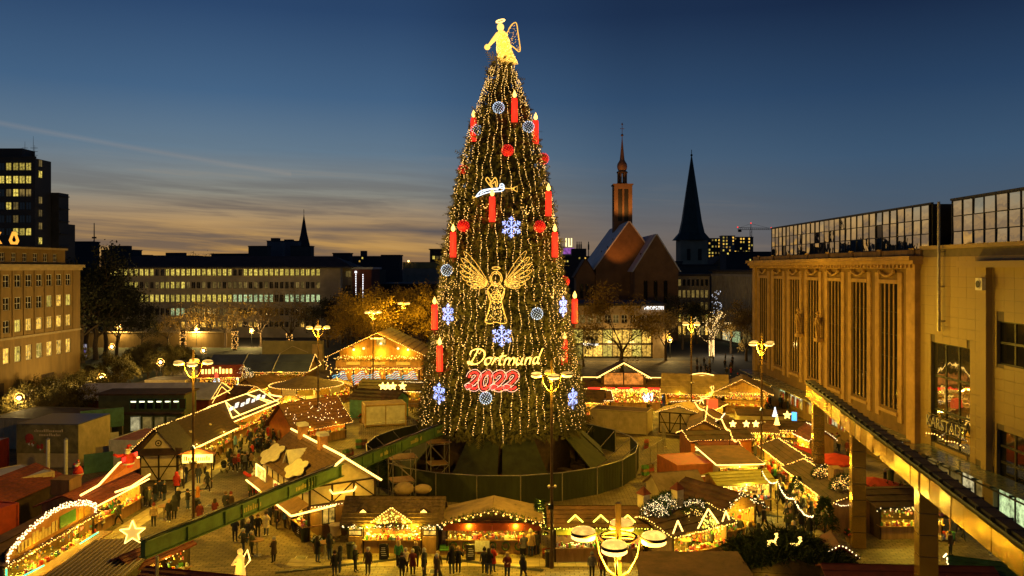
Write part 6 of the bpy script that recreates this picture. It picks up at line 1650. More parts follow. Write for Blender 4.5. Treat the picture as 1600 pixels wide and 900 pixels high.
led([Vector((-6.5, -2.7, 2.9)), Vector((6.5, -2.7, 2.9))], L3, TUBE, .07); led([Vector((5.5, -2.4, 2.75)), Vector((3, 0, 4.1)), Vector((4.5, -2.4, 2.75))], L3, TUBE, .06); led([Vector((-6, -2.4, 2.8)), Vector((-3, -.2, 4.1)), Vector((-4, -2.4, 2.8))], L3, TUBE, .06)
mb = MB()
for k in range(7): mb.box((-4+1.5*k, -1.3, 3.35+.25*(k % 2)), (.9, .06, .7), 0, 0, .3)
mb.build('cutout', glow('pale cutouts', (.7, .75, .85), 1.1), L3)
# ---- stalls at the lower left
M1 = hut('market_stall', 'red tiled stall framed by light tubes with a santa on its sign', -31.2, 64.2, radians(88), 7.6, 3.6, 2.5, .7, 'x', SHINGLER, WOOD2, .4, 6, 1.0, 0, 380, ledm=TUBE, ledw=('eave',), ng=130)
led([Vector((-3.6, -1.0, 3.1)), Vector((-1.2, -1.0, 3.2)), Vector((2.2, -.8, 4.1)), Vector((4.2, -1.4, 4.1))], M1, TUBE, .08); led([Vector((-1.2, -2.3, 2.7)), Vector((.4, -2.7, 2.7)), Vector((4.2, -2.3, 2.7))], M1, TUBE, .08)
mb = MB(); mb.slab((-1.2, -1.05, 3.12), (4.2, -1.45, 3.2), (4.2, -1.4, 4.05), (2.2, -.85, 4.05), .05); mb.build('sign_board', ORANGE, M1)
R = random.Random(2); mb = MB()
for q in range(9): mb.bx(1.9+q*.27, 2.1+q*.27, -1.25, -1.15, 4.2, 4.55)
mb.build('lettering', REDG, M1)
mb = MB(); mb.bx(-3.2, -1.6, .1, 1.5, 3.0, 4.1); mb.build('box_pedestal', WOOD, M1)
santa('red santa sitting above the lit sign of the red tiled stall', atD(199, 730, 67), radians(30), .95); santa('small santa bending over a tub on the red tiled roof', atD(122, 745, 65.5), radians(-60), .7)
hut('cabin', 'broad red tiled roof behind the stall framed by light tubes', -37.6, 63.8, radians(88), 8.5, 5.0, 2.6, 1.0, 'x', SHINGLER, WOODD, .3, 8, shop=False, cat='cabin')
N1 = hut('market_stall', 'long stall with arched sign ringed by white bulbs and green neon counter', -30.2, 53.6, radians(90), 10.4, 3.2, 2.4, .4, 'x', ROOFB, WOOD, .3, 2, 1.0, 0, 330, ng=160)
arch = [Vector((-5+10*k/16, -1.75, 2.95+1.15*sin(pi*k/16)**.8)) for k in range(17)]; lowr = [Vector((-5, -1.75, 2.35)), Vector((5, -1.75, 2.35))]
mb = MB(); mb.poly([tuple(p) for p in [lowr[0]]+arch+[lowr[1]]], .12, (0, 1, 0)); mb.build('sign_board', mat('orange brown sign', (.5, .22, .06), .6, .3, 2), N1)
for dz in (0, .12, -.12): bulbs([p+Vector((0, -.05, dz)) for p in [lowr[0]]+arch+[lowr[1]]], .13, N1, BULBW, .05, 0, .06)
bulbs([p+Vector((0, -.05, 0)) for p in lowr], .12, N1, BULBW, .05, 0, .05)
R = random.Random(21); mb = MB(); x = -4
while x < .2: w = R.uniform(.25, .4); mb.bx(x, x+w*.75, -1.8, -1.755, 2.7, 2.7+R.choice((.5, .5, .7))); x += w+.04
mb.build('lettering', mat('cream letters', (.75, .55, .25), .5), N1); mb = MB(); mb.bx(.5, 2.4, -1.81, -1.755, 2.7, 3.5); mb.build('picture_panel', GOODS[2], N1); mb = MB(); mb.bx(2.8, 3.3, -1.81, -1.755, 2.6, 3.4); mb.bx(3.6, 4.3, -1.81, -1.755, 2.6, 3.3); mb.build('picture_panel', GOODS[4], N1)
led([Vector((-5, -1.95, 1.3)), Vector((-2.2, -2.3, 1.3))], N1, TUBEGR, .05); led([Vector((2, -2.3, 1.25)), Vector((4.4, -2.3, 1.25))], N1, TUBEGR, .05); led([Vector((-5, -1.7, 2.1)), Vector((-5, -1.7, 1.0))], N1, TUBEGR, .05)
mb = MB(); mb.bx(-5.2, 5.2, -2.9, -1.9, 1.02, 1.1); mb.build('counter_top', WOOD2, N1)
# dark container in front with ribbed roof, star on the corner
dc = thing('container', 'long dark container with pale ribbed roof nearest the lower edge', 'container', (-24.2, 46.4, 0), radians(4)); mb = MB(); mb.bx(-2.2, 2.2, -6, 6, .1, 2.5); mb.build('body', mat('dark brown steel', (.05, .028, .02), .6, .3, 2), dc)
mb = MB(); mb.bx(-2.25, 2.25, -6.05, 6.05, 2.501, 2.58); mb.build('roof', mat('grey brown roof sheet', (.11, .075, .04), .6, .3, 2), dc)
rb_ = MB(); rb_.box((0, 0, .03), (.09, 12, .07)); rb_ = rb_.mesh('rib', mat('pale roof rib', (.34, .25, .13), .5, .2, 2))
for k in range(15): link('rib', rb_, dc, (-2.1+k*.3, 0, 2.58))
star('star_light', 'large yellow light star at the corner of the ribbed container', atD(207, 852, 50.0), .75, glow('star gauze', (1, .62, .12), .75), .2, .3)
hut('market_stall', 'stall with pinkish red shingles under the green girder beside the star', -21.6, 50.2, radians(70), 4.4, 2.0, 2.4, .5, 'x', SHINGLER, WOODD, .3, 5, 1.0, 0, 90)
hut('market_stall', 'red shingled stall nearest the viewer below the green girder', -18.2, 43.6, radians(-14), 5.8, 3.6, 2.2, .9, 'x', SHINGLER, WOODD, .3, 7, 1.0, 0, 120)
wf = thing('board_fence', 'short dark red board fence behind the near red shingled stall', 'fence', (-18.4, 49.4, 0), radians(-14))
for k in range(6): mb = MB(); mb.bx(-2.4+k*.8+.01, -1.6+k*.8-.01, -.04, .04, 0, 1.5); mb.build('board', ROOFR, wf)
gs = thing('light_statue', 'glowing yellow angel statue standing on the near red roof corner', 'statue', (-15.9, 47.0, 2.0)); mb = MB(); mb.lathe([(.35, 0), (.3, .5), (.22, 1.0), (.25, 1.3), (.1, 1.5)], 10); mb.ball((0, 0, 1.65), .17, 8, 6); mb.tube([(-.2, -.1, 1.25), (-.35, -.3, 1.0), (-.05, -.35, 1.1)], .07, 6); mb.build('body', glow('glowing figure', (1, .58, .1), .8), gs)
mb = MB(); mb.tube([(.1, .1, 1.2), (.35, .2, 1.7), (.5, .2, 1.1), (.2, .15, .7)], .05, 5, closed=True); mb.build('wing', TUBE, gs); mb = MB(); mb.tube([(-.3, -.2, .05), (-1.5, -.2, .1), (-1.7, -.2, -.2)], .07, 6); mb.build('light_tube', TUBE, gs); lamp_light('statue_light', (0, -.6, 1), 40, WARM, .2, gs)
# ---- container yard, left
mu = thing('printed_container', 'tall container wall printed with a winter santa scene', 'container', (-46.6, 82.4, 0), radians(-2))
mb = MB(); mb.bx(-3.2, 3.0, -.4, 5.5, 0, 4.2); mb.build('body', BEIGE, mu); mb = MB(); mb.bx(-3.2, 3.0, -.4, 5.5, 4.21, 4.3); mb.build('roof', mat('blue grey film roof', (.12, .13, .17), .35, .3, 1), mu)
mb = MB(); mb.bx(-3.2, 3.0, -.46, -.41, 1.4, 4.2); mb.build('printed_panel', mat('olive print', (.2, .17, .07), .6, .6, 1.0), mu)
mb = MB(); mb.ball((-1.9, -.47, 2.9), .45, 10, 6); mb.v = [(v[0], -.475-(.02 if v[1] < -.47 else 0), v[2]) for v in mb.v]; mb.build('printed_face', mat('red print', (.45, .05, .03), .6, .3, 3), mu)
R = random.Random(31); mb = MB()
for k in range(26): 
    a = R.uniform(0, 1); x, z = -2.0+1.9*a+R.uniform(-.2, .2), 2.6-1.0*a+R.uniform(-.25, .25); r_ = R.uniform(.08, .18)
    mb.poly([(x+r_*cos(q*pi/4), -.47-.001*k, z+r_*sin(q*pi/4)) for q in range(8)], .008, (0, -1, 0), k % 3)
mb.build('printed_flower', [mat('red print', (.45, .05, .03)), GOODS[5], GOODS[3]], mu)
mb = MB()
for z, n, x0_ in ((3.5, 16, -1.4), (3.1, 12, -.9)):
    x = x0_
    for q in range(n): w = R.uniform(.1, .2); mb.bx(x, x+w*.75, -.475, -.461, z, z+R.choice((.16, .16, .26))); x += w+.03
mb.build('lettering', GOODS[0], mu)
container('twin lane of beige site cabins with dark ribbed roof behind the printed container', -52.5, 93, radians(-8), 9.5, 7, 3.4, BEIGE, ROOFD)
container('white box truck body with red dusted roof by the timbered hut', -38.3, 83.6, radians(-6), 2.7, 6.0, 2.9, WHITEP, mat('red dusted roof', (.4, .15, .1), .8, .4, 2), 'truck_body', False, True)
container('pale cabin with grey roof at the left edge by the red tiled roof', -41.2, 66.0, radians(-30), 4.6, 5.5, 3.2, CREAM, GREYTENT, ribs=False)
container('red orange cabin at the lower left edge', -37.6, 59.2, radians(-14), 2.2, 2.0, 2.7, REDBOX, None, ribs=False)
container('maroon container at the left edge beside the printed container', -52.6, 80.5, 0, 4.2, 2.6, 2.9, mat('maroon steel', (.2, .02, .025), .6, .3, 2), WHITEP, ribs=False)
for px_, py_, t in ((75, 742, 'nearer pale post of the pair by the red tiled roof'), (103, 732, 'farther pale post of the pair by the red tiled roof')):
    p = atD(px_, py_, 76); o = thing('pale_post', t, 'post', (p.x, p.y, 0)); mb = MB(); mb.cyl((0, 0, 0), (0, 0, 4.0), .16, n=10); mb.build('shaft', WHITEP, o); mb = MB(); mb.lathe([(.2, 4.0), (.05, 4.15)], 10); mb.build('cap', STEEL, o)
for px_, py_, w, m, t in ((152, 690, 4.2, WHITEP, 'pale site panel next to the printed container'), (160, 660, 4.4, mat('teal panel', (.08, .2, .16), .6, .3), 'teal printed site banner above the pale panel'), (172, 710, 2.6, BEIGE, 'beige timber gate panel before the box truck'), (158, 722, 3.0, mat('teal panel', (.08, .2, .16)), 'small teal crate wall below the pale panel')):
    p = at(px_, py_+16, 0 if py_ > 680 else 1.4); o = thing('site_panel', t, 'panel', (p.x, p.y, 0), radians(38)); 
    zt = 1.9 if py_ > 680 else 4.0
    mb = MB(); mb.bx(-w/2, w/2, -.04, .04, .05 if py_ > 680 else 1.9, zt); mb.build('board', m, o)
    for x in (-w/2+.1, w/2-.1): mb = MB(); mb.bx(x-.05, x+.05, .041, .13, 0, zt); mb.build('post', STEEL, o)
# tents
q1 = hut('tent', 'broad grey canvas tent with bulb trimmed gable', -48.5, 106, radians(3), 17, 8.0, 3.0, 1.4, 'x', GREYTENT, mat('dark red tent wall', (.16, .025, .018), .8, .3, 2), .4, 1, shop=False, cat='tent', bulb=BULBY, ledw=('r',))
bulbs([Vector((8.9, -4, 2.9)), Vector((8.9, 4, 2.9))], .16, q1, BULBY, .055); bulbs([Vector((8.9, -4, 2.3)), Vector((8.9, 0, 3.9)), Vector((8.9, 4, 2.3))], .16, q1, BULBY, .05)
q2 = hut('tent', 'dark blue roofed festival tent with lit gable', -42.6, 134, radians(2), 15.5, 8.5, 3.2, 2.0, 'x', BLUETENT, WOOD, .6, 2, 1.0, 0, 600, bulb=BULB, ledw=('eave', 'r'), shop=True, ng=80)
bulbs([Vector((8.4, -4.5, 3.0)), Vector((8.4, 4.5, 3.0))], .2, q2, BULB, .06)
for x in (-2.6, 2.6): mb = MB(); mb.bx(x-.06, x+.06, -5.0, 0, 0, 0.01); mb = MB(); mb.slab((x-.06, -4.9, 3.18), (x+.06, -4.9, 3.18), (x+.06, 0, 5.4), (x-.06, 0, 5.4), .05); mb.build('roof_strap', GREYTENT, q2)
def snow_col(px_, py_, z, t):
    p = at(px_, py_, 0); o = thing('candle_column', t, 'light column', p, 0, 'white light columns with red tips'); mb = MB()
    R = random.Random(px_)
    for i in range(90): a = R.uniform(0, 6.28); mb.bulb((.42*cos(a), .42*sin(a), R.uniform(.1, 3.0)), .07)
    mb.build('light_string', ICEW, o); mb = MB(); mb.cyl((0, 0, 0), (0, 0, 3.1), .38, n=10); mb.build('shaft', GOODS[5], o); mb = MB(); mb.lathe([(.25, 3.1), (.3, 3.4), (.05, 4.1)], 8); mb.build('tip', glow('red tip', (1, .12, .06), .8), o)
for a in ((374, 612, 0, 'white light column in front of the dark blue tent'), (338, 622, 0, 'white light column at the gable of the grey tent'), (466, 590, 0, 'white light column inside the gable of the dark blue tent'), (482, 590, 0, 'white light column just right of the dark blue tent')): snow_col(*a)
kx = thing('glass_kiosk', 'two storey green kiosk with white strip lights behind its windows', 'kiosk', (-44.5, 98.5, 0), radians(2)); mb = MB(); mb.bx(-5.5, 4.5, 0, 4, 0, 4.6); mb.build('wall', mat('olive green cladding', (.09, .1, .05), .7, .3, 1), kx)
for k in range(7): window(kx, -1.4+.95*k, 2.9, .88, 1.3, ROOMG if 0 else DARKGLASS, mat('green frame', (.05, .13, .07), .5, .2), -.06, nv=0, nh=0)
for k in range(6): mb = MB(); mb.bx(-1.7+1.0*k, -1.1+1.0*k, -.12, -.08, 3.75, 3.9); mb.build('strip_light', glow('pale strip light', (.9, .95, .6), 2.2), kx)
for k in range(4): window(kx, -1.2+1.4*k, .3, 1.2, 1.8, ROOMD if k else ROOMS, mat('green frame', (.05, .13, .07)), -.06, nv=0, nh=0)
mb = MB(); mb.bx(-5.8, 4.8, -.4, 4.3, 4.61, 4.8); mb.bx(-3.4, 4.6, -1.2, -.01, 2.5, 2.62); mb.build('roof', ROOFD, kx)
rsn = hut('market_stall', 'red fronted stall with golden letters on its roof behind the grey tent', -46.5, 128, radians(10), 6, 4, 3.0, 1.4, 'x', mat('red brown front', (.3, .06, .03), .7, .3, 2), WOOD, .3, 2, 1.0, 0, 300, ng=50)
R = random.Random(77); mb = MB(); x = -2.6
while x < 2.0: w = R.uniform(.3, .5); mb.bx(x, x+w*.7, -2.2, -2.1, 3.4, 3.4+R.choice((.7, .7, 1.0))); x += w+.1
mb.build('lettering', BULBY, rsn); net_bush(rsn, (3.4, -.5, 2.4), 1.5, 200, BULBW, 1.2, 31)
container('small pale kiosk with flat lit roof beside the red fronted stall', -54, 128, 0, 6, 4, 2.6, CREAM, TANROOF, ribs=False)
ub = thing('banner_wall', 'tall olive tarpaulin wall with a printed mountain line', 'banner', (-44.0, 160, 0), radians(-3)); mb = MB(); mb.bx(-6, 6, 0, .3, 0, 5.6); mb.build('tarpaulin', mat('olive tarpaulin', (.26, .21, .08), .6, .35, .35, .2), ub); mb = MB(); mb.tube([(-2.5, -.06, 3.2), (0, -.06, 4.6), (3, -.06, 3.4)], .05, 5); mb.build('printed_line', CREAM, ub)
mb = MB(); mb.bx(3.8, 5.8, -.08, -.01, 1.5, 5.0); mb.build('lit_panel', mat('tan panel', (.5, .34, .14), .7, .2, 1), ub)
for x in (-5.8, 0, 5.8): mb = MB(); mb.bx(x-.1, x+.1, .301, .5, 0, 5.7); mb.build('post', STEEL, ub)
# alpine pavilion
al = thing('alpine_pavilion', 'big two storey alpine pavilion with wide gable and balcony full of lights', 'pavilion', (-22.8, 133, 0), radians(-1)); mb = MB(); mb.bx(-6.8, 6.8, 2, 10, 0, 6.2); mb.build('wall', WOOD2, al)
mb = MB(); mb.bx(-6.8, 6.8, -.6, -.5, 3.9, 5.0); mb.bx(-6.8, 6.8, -.5, 1.99, 3.7, 3.89); mb.build('balcony', WOOD2, al)
for x in (-4, 0, 4): mb = MB(); mb.bx(x-1.1, x+1.1, -.66, -.61, 4.2, 4.7); mb.build('sign_board', CREAM, al)
saddle(14.4, 10, 6.0, 3.4, 1.2, 'y', 9, mat('brown plank roof', (.2, .11, .05), .8, .4, 2, .4), al).location = (0, 4.5, 0)
gm = MB(); gm.poly([(-6.6, 1.95, 6.2), (6.6, 1.95, 6.2), (0, 1.95, 9.1)], .1, (0, 1, 0)); gm.build('gable', WOOD2, al)
for x, z in ((-2.8, 6.6), (2.8, 6.6), (0, 7.4), (-4.4, 6.4), (4.4, 6.4)): mb = MB(); mb.ball((x, 1.6, z), .18, 8, 5); mb.build('lamp', LAMPIN, al)
for x in (-4, 0, 4): lamp_light('pavilion_lamp', (x, 1.0, 5.9), 420, WARM, .2, al)
for x in (-4.5, 0, 4.5): lamp_light('pavilion_lamp', (x, .2, 3.2), 330, WARM, .2, al)
bulbs([Vector((-8.2, -1.7, 5.5)), Vector((0, -1.7, 9.35)), Vector((8.2, -1.7, 5.5))], .3, al, BULB, .075); bulbs([Vector((-6.8, -.7, 5.4)), Vector((6.8, -.7, 5.4))], .12, al, BULB, .07, 0, .3); bulbs([Vector((-7, -.7, 3.6)), Vector((7, -.7, 3.6))], .16, al, BULB, .07, 0, .12); bulbs([Vector((-7, -.6, 2.9)), Vector((7, -.6, 2.9))], .35, al, BULB, .09, 0, .3)
bulbs([Vector((8.2, -1.7, 5.5)), Vector((8.3, 9, 5.5))], .3, al, BULBW, .07); bulbs([Vector((-8.2, -1.7, 5.5)), Vector((-7.4, -1.5, 2.5))], .14, al, BULB, .07, 0, .5)
garland([Vector((-6.8, -.65, 5.1)), Vector((6.8, -.65, 5.1))], al, .3, 14); mb = MB(); mb.box((0, 1.8, 7.6), (1.4, .1, 1.0)); mb.build('lit_picture', window_glow('golden sign', (1, .6, .1), 2.4, 2.2), al); led([Vector((-1, -1.8, 8.5)), Vector((1, -1.8, 8.5))], al, TUBE, .1)
for k, (px_, py_) in enumerate(((525, 594), (554, 595), (577, 595), (607, 597), (633, 597))):
    mb = MB()
    for q in range(5): mb.tube([(-1.1+.25*i+.12*q, 0, .7-.3*q+.12*sin(i*1.3)+.12*i) for i in range(9)], .04, 4)
    p = at(px_, py_, 2.2); o = mb.build('wave_light', CYAN, al); o.matrix_parent_inverse = Matrix.Identity(4); o.location = (p.x+22.8, -1.6, 1.7)
for k in range(6): mb = MB(); mb.bx(-6.7+2.62*k, -6.5+2.62*k, -.5, -.3, 0, 3.69); mb.build('post', TIMBER, al)
mb = MB(); mb.bx(-6.4, 6.4, -.4, .2, 1.0, 1.1); mb.build('counter', WOOD2, al); goods(al, -6.2, 6.2, .3, 1.7, .8, 160, 44, .4)
for x, t in ((598, 'farthest toward the sunset'), (606, 'second from the sunset side'), (614, 'largest'), (629, 'closest to the tree')):
    p = at(x, 610, 3.4); star('red_star', 'red glowing paper star on the stall before the pavilion, '+t, p, .55, REDG, 0, .2, 'red stars before the pavilion').children[-1].data.materials[0] = REDG if 0 else TUBE
# carousel
ca = thing('carousel', 'round children carousel with painted rounding boards', 'carousel', (-29.2, 113, 0)); mb = MB(); mb.lathe([(4.6, 0), (4.6, .35)], 20); mb.build('platform', WOOD2, ca); mb = MB(); mb.lathe([(4.9, 3.7), (1.2, 4.8), (.05, 5.0)], 20, smooth=False); mb.build('roof', mat('brown carousel roof', (.26, .17, .07), .8, .35, 1.5), ca)
for k in range(14):
    a = 2*pi*k/14; mb = MB(); mb.box((4.85*cos(a), 4.85*sin(a), 3.4), (.06, 2.0, .8), a, 0); mb.build('rounding_board', [GOODS[4], GOODS[0], mat('gold paint', (.6, .42, .08), .5)][k % 3], ca)
    mb = MB(); mb.cyl((4.3*cos(a), 4.3*sin(a), .35), (4.3*cos(a), 4.3*sin(a), 3.1), .05, n=5); mb.build('pole', STEEL, ca)
    if k % 2 == 0:
        mb = MB(); x, y = 3.6*cos(a), 3.6*sin(a); mb.box((x, y, 1.25), (.4, 1.1, .45), a); mb.box((x-.55*sin(a), y+.55*cos(a), 1.65), (.22, .35, .7), a); mb.box((x-.75*sin(a), y+.75*cos(a), 1.95), (.2, .5, .22), a)
        for s_ in (-.4, .4): mb.box((x-s_*sin(a), y+s_*cos(a), .75), (.3, .12, .8), a)
        mb.build('carousel_horse', GOODS[(k//2) % 6], ca)
mb = MB(); mb.lathe([(1.4, .35), (1.4, 3.6)], 12); mb.build('drum', mat('painted drum', (.5, .4, .12), .6, .5, 1.2), ca); led([Vector((4.9*cos(a), 4.9*sin(a), 2.85)) for a in [pi*1.1+k*.2 for k in range(5)]], ca, TUBE, .1)
for k in range(3): lamp_light('carousel_lamp', (2.5*cos(-1.57+k*.9-.9), 2.5*sin(-1.57+k*.9-.9), 3.0), 260, (1, .66, .18), .2, ca)
bulbs([Vector((4.95*cos(a), 4.95*sin(a), 3.85)) for a in [2*pi*k/24 for k in range(25)]], .3, ca, BULB, .06)
T1 = hut('market_stall', 'stall with big dark brown roof dotted with bulbs left of the round fence', -22.5, 93.5, radians(52), 7.2, 4.6, 2.3, 2.3, 'x', mat('dark red brown shingles', (.13, .05, .025), .8, .4, 3, .5), ORANGE, .5, 9, 1.0, 0, 170)
mb = MB()
for k in range(60): u = random.uniform(-3.9, 3.9); v = random.uniform(.1, .95); mb.bulb((u, -2.8*(1-v)-.0, 2.05+2.5*v+.12), .05); mb.bulb((u+.3, 2.8*(1-v), 2.05+2.5*v+.12), .05)
mb.build('light_string', BULBW, T1)
T2 = hut('cabin', 'low dark cabin with teal corner between the carousel and the beige container', -19.5, 108, radians(-20), 6.5, 4, 2.6, .9, 'x', ROOFD, mat('teal panel', (.08, .2, .16)), .3, 3, shop=False, cat='cabin')
container('orange beige container behind the round fence on the left', -17.3, 104.5, radians(18), 5.0, 3.0, 2.7, mat('orange beige steel', (.5, .32, .12), .6, .25, 1.5), mat('rusty roof', (.3, .16, .08), .8, .4, 2), doors=True)
hut('cabin', 'brown cabin with red stars row in front of the pavilion', -18.6, 118, radians(-6), 9, 4, 2.6, .9, 'x', ROOFD, WOOD, .3, 3, shop=False, cat='cabin', bulb=BULB, ledw=('r',))
gb2 = thing('gift_box', 'red glowing gift box behind the half timbered house', 'gift', at(476, 672, 1.0)); mb = MB(); mb.bx(-.6, .6, -.5, .5, 0, 1.1); mb.build('box', glow('lit red box', (1, .12, .03)), gb2); mb = MB(); mb.bx(-.65, .65, -.08, .08, 1.101, 1.14); mb.ball((0, 0, 1.25), .2, 6, 4); mb.build('ribbon', GOODS[4], gb2); mb = MB(); mb.bx(-.5, .5, -.4, .4, -1.0, -.001); mb.build('stand', WOODD, gb2)
# standing tables
def table(label, x, y, cloth):
    o = thing('standing_table', label, 'table', (x, y, 0), random.uniform(0, 1), 'standing tables'); mb = MB()
    if cloth: mb.lathe([(.42, .35), (.38, .6), (.45, 1.05), (.5, 1.08), (.48, 1.1)], 14); mb.build('tablecloth', TABLE, o)
    else: mb.lathe([(.45, 1.05), (.45, 1.1)], 12); mb.build('tabletop', WOOD2, o)
    mb = MB(); mb.cyl((0, 0, 0), (0, 0, 1.04), .06, n=8); mb.lathe([(.3, 0), (.28, .05)], 10); mb.build('leg', STEEL, o)
p = at(529, 836); table('round standing table under a cream cloth beside the dormer stall', p.x, p.y-1.0, True)
for px_, py_, t in ((508, 872, 'bare standing table between two guests in front of the dormer stall'), (402, 868, 'bare standing table beside the board fence'), (256, 812, 'bare standing table amid the guests near the lamp'), (1072, 868, 'wooden table in front of the net light stall')): p = at(px_, py_); table(t, p.x, p.y, False)
# goods rack, bin, trees in tubs
def fir(label, x, y, h, r, lights=None, n=420, grp=None):
    o = thing('fir_tree', label, 'fir tree', (x, y, 0), 0, grp); mb = MB(); b = MB(); R = random.Random(int(x*31+y*17))
    for i in range(n):
        t = R.random()**.8; z = .25*h+.75*h*t; q = r*(1-t)*R.uniform(.35, 1)+.03; a = R.uniform(0, 6.283); p = (q*cos(a), q*sin(a), z-.1*q)
        needles(mb, p, (cos(a), sin(a), R.uniform(-.4, .3)), .35*min(1, h/3), 4, .04, .6)
        if lights and i % 6 == 0: b.bulb((p[0]*1.1, p[1]*1.1, p[2]), .045)
    mb.build('crown', NEEDLE, o); mb2 = MB(); mb2.cyl((0, 0, 0), (0, 0, h*.9), .06, .02, 6); mb2.build('trunk', WOODD, o)
    if lights: b.build('light_string', lights, o)
p = at(610, 772); fir('dark fir leaning beside the scaffold tower outside the ring fence', p.x-1, p.y, 3.6, 1.5, None, 700)
p = at(1303, 838); fir('dark fir at the foot of the middle golden pillar', p.x-.9, p.y-.6, 3.0, 1.1, None, 500)
p = at(1240, 800); fir('small fir with lights among the lane crowd', p.x+.6, p.y+1, 2.6, .8, BULBY)
p = at(842, 838); fir('lime lit little fir at the corner of the canvas roofed stall', p.x+.05, p.y-1.6, 3.1, .75, BULBG, 300)
hs = [(-9.4, 75.0)]
# stall canvas, flat brown awnings that fill the far lanes
hut('market_stall', 'far brown roofed stall behind the carousel', -36.5, 121, radians(70), 6, 3.6, 2.6, 1.2, 'x', ROOFB, WOOD2, .4, 4, 1.0, 0, 300, bulb=BULB, ledw=('eave',))
hut('market_stall', 'far stall with warm light between pavilion and tree', -9.5, 122, radians(-8), 5, 3.6, 2.6, 1.1, 'x', ROOFB, WOOD2, .4, 4, 1.0, 0, 300, bulb=BULB, ledw=('eave',))
hut('market_stall', 'far dark stall half hidden behind the tree on the church side', 7.6, 106, radians(-10), 5, 3.6, 2.8, 1.1, 'x', ROOFD, WOOD2, .4, 4, 1.0, 0, 300, bulb=BULB, ledw=('eave',))
hut('market_stall', 'far stall by the tan canopies toward the store', 36.0-3.6, 104.5, radians(-80), 5, 2.6, 2.5, .6, 'x', ROOFD, WOOD2, .3, 3, 1.0, 0, 240, bulb=BULBY, ledw=('eave',)) if 0 else None

# ---- clutter of a working market: crates, bins, bottles, barriers, planters
def crates(label, x, y, rz, n):
    r = thing('crate_stack', label, 'crates', (x, y, 0), rz); z = 0
    for k in range(n):
        mb = MB(); w, d, h = .6, .42, .3
        for zz_ in (.04, .15, .26): mb.bx(-w/2, w/2, -d/2, -d/2+.02, zz_-.035, zz_+.035); mb.bx(-w/2, w/2, d/2-.02, d/2, zz_-.035, zz_+.035); mb.bx(-w/2, -w/2+.02, -d/2+.02, d/2-.02, zz_-.035, zz_+.035); mb.bx(w/2-.02, w/2, -d/2+.02, d/2-.02, zz_-.035, zz_+.035)
        mb.bx(-w/2+.02, w/2-.02, -d/2+.02, d/2-.02, .005, .03); o = mb.build('crate', (WOOD2, REDBOX, GOODS[2], WOOD)[(k+n) % 4], r, ((k % 2)*.64, random.uniform(-.04, .04), (k//2)*.31))
def bin_(label, x, y, m):
    r = thing('waste_bin', label, 'bin', (x, y, 0), random.uniform(0, 3)); mb = MB(); mb.lathe([(.24, .06), (.3, .95)], 12); mb.build('body', m, r); mb = MB(); mb.lathe([(.32, .951), (.32, 1.02), (.1, 1.1)], 12); mb.build('lid', BLACK, r); mb = MB(); mb.lathe([(.26, 0), (.26, .055)], 12); mb.build('base', BLACK, r)
def barrier(label, x, y, rz, n=2):
    r = thing('barrier_fence', label, 'barrier', (x, y, 0), rz)
    for k in range(n):
        mb = MB(); x0 = k*2.2; mb.tube([(x0, 0, .15), (x0+2.1, 0, .15), (x0+2.1, 0, 1.9), (x0, 0, 1.9)], .025, 5, closed=True)
        for q in range(1, 9): mb.cyl((x0+q*.233, 0, .15), (x0+q*.233, 0, 1.9), .012, n=4)
        mb.build('frame', STEEL, r); mb = MB(); mb.bx(x0-.2, x0+.3, -.12, .12, 0, .13); mb.build('foot', CREAM, r)
def planter(label, x, y, m2):
    r = thing('planter', label, 'planter', (x, y, 0), random.uniform(0, 3)); mb = MB(); mb.lathe([(.3, 0), (.42, .5), (.38, .52)], 10); mb.build('pot', WOOD, r); mb = MB(); f = MB(); R = random.Random(int(x*9+y))
    for i in range(60):
        d = Vector((R.gauss(0, 1), R.gauss(0, 1), abs(R.gauss(0, 1))+.3)).normalized(); needles(mb, Vector((0, 0, .55))+d*.2, d, .4, 3, .05, .6)
        if i % 4 == 0: f.ball(Vector((0, 0, .6))+d*.45, .08, 5, 3)
    mb.build('foliage', NEEDLE, r); f.build('blossom', m2, r)
for px_, py_, rz, n, t in ((694, 866, .1, 4, 'between the dormer stall and the canvas roofed stall'), (855, 872, .3, 3, 'at the corner of the long lime lit stall'), (1008, 742, .5, 6, 'behind the small tan cabin'), (1050, 742, 1, 5, 'left of the orange container'), (560, 700, .4, 6, 'behind the big dotted roof stall'), (540, 712, .9, 4, 'on the lane behind the half timbered house'), (655, 668, .2, 5, 'near the orange beige container'), (196, 745, .3, 4, 'below the white box truck'), (110, 792, .6, 5, 'beside the pale posts'), (1170, 770, .3, 3, 'at the red brown saddle roof stall'), (1340, 760, .2, 4, 'behind the middle golden pillar'), (1010, 700, 1.3, 5, 'along the right round fence lane')):
    p = at(px_, py_); crates('stack of %s slatted crates %s' % (('three', 'four', 'five', 'six')[n-3], t), p.x, p.y, rz, n)
for px_, py_, m, t in ((548, 872, DKGREEN, 'dark green waste bin by the left end of the dormer stall'), (858, 885, BLACK, 'black waste bin at the pole of the lamp before the tree'), (476, 846, DKGREEN, 'dark green waste bin at the corner of the half timbered house'), (306, 800, BLACK, 'black waste bin beside the lane lamp pole'), (1176, 836, DKGREEN, 'dark green waste bin on the right lane paving'), (1226, 785, BLACK, 'black waste bin by the long bulb draped stall'), (1392, 752, DKGREEN, 'dark green waste bin under the walkway')):
    p = at(px_, py_); bin_(t, p.x, p.y, m)
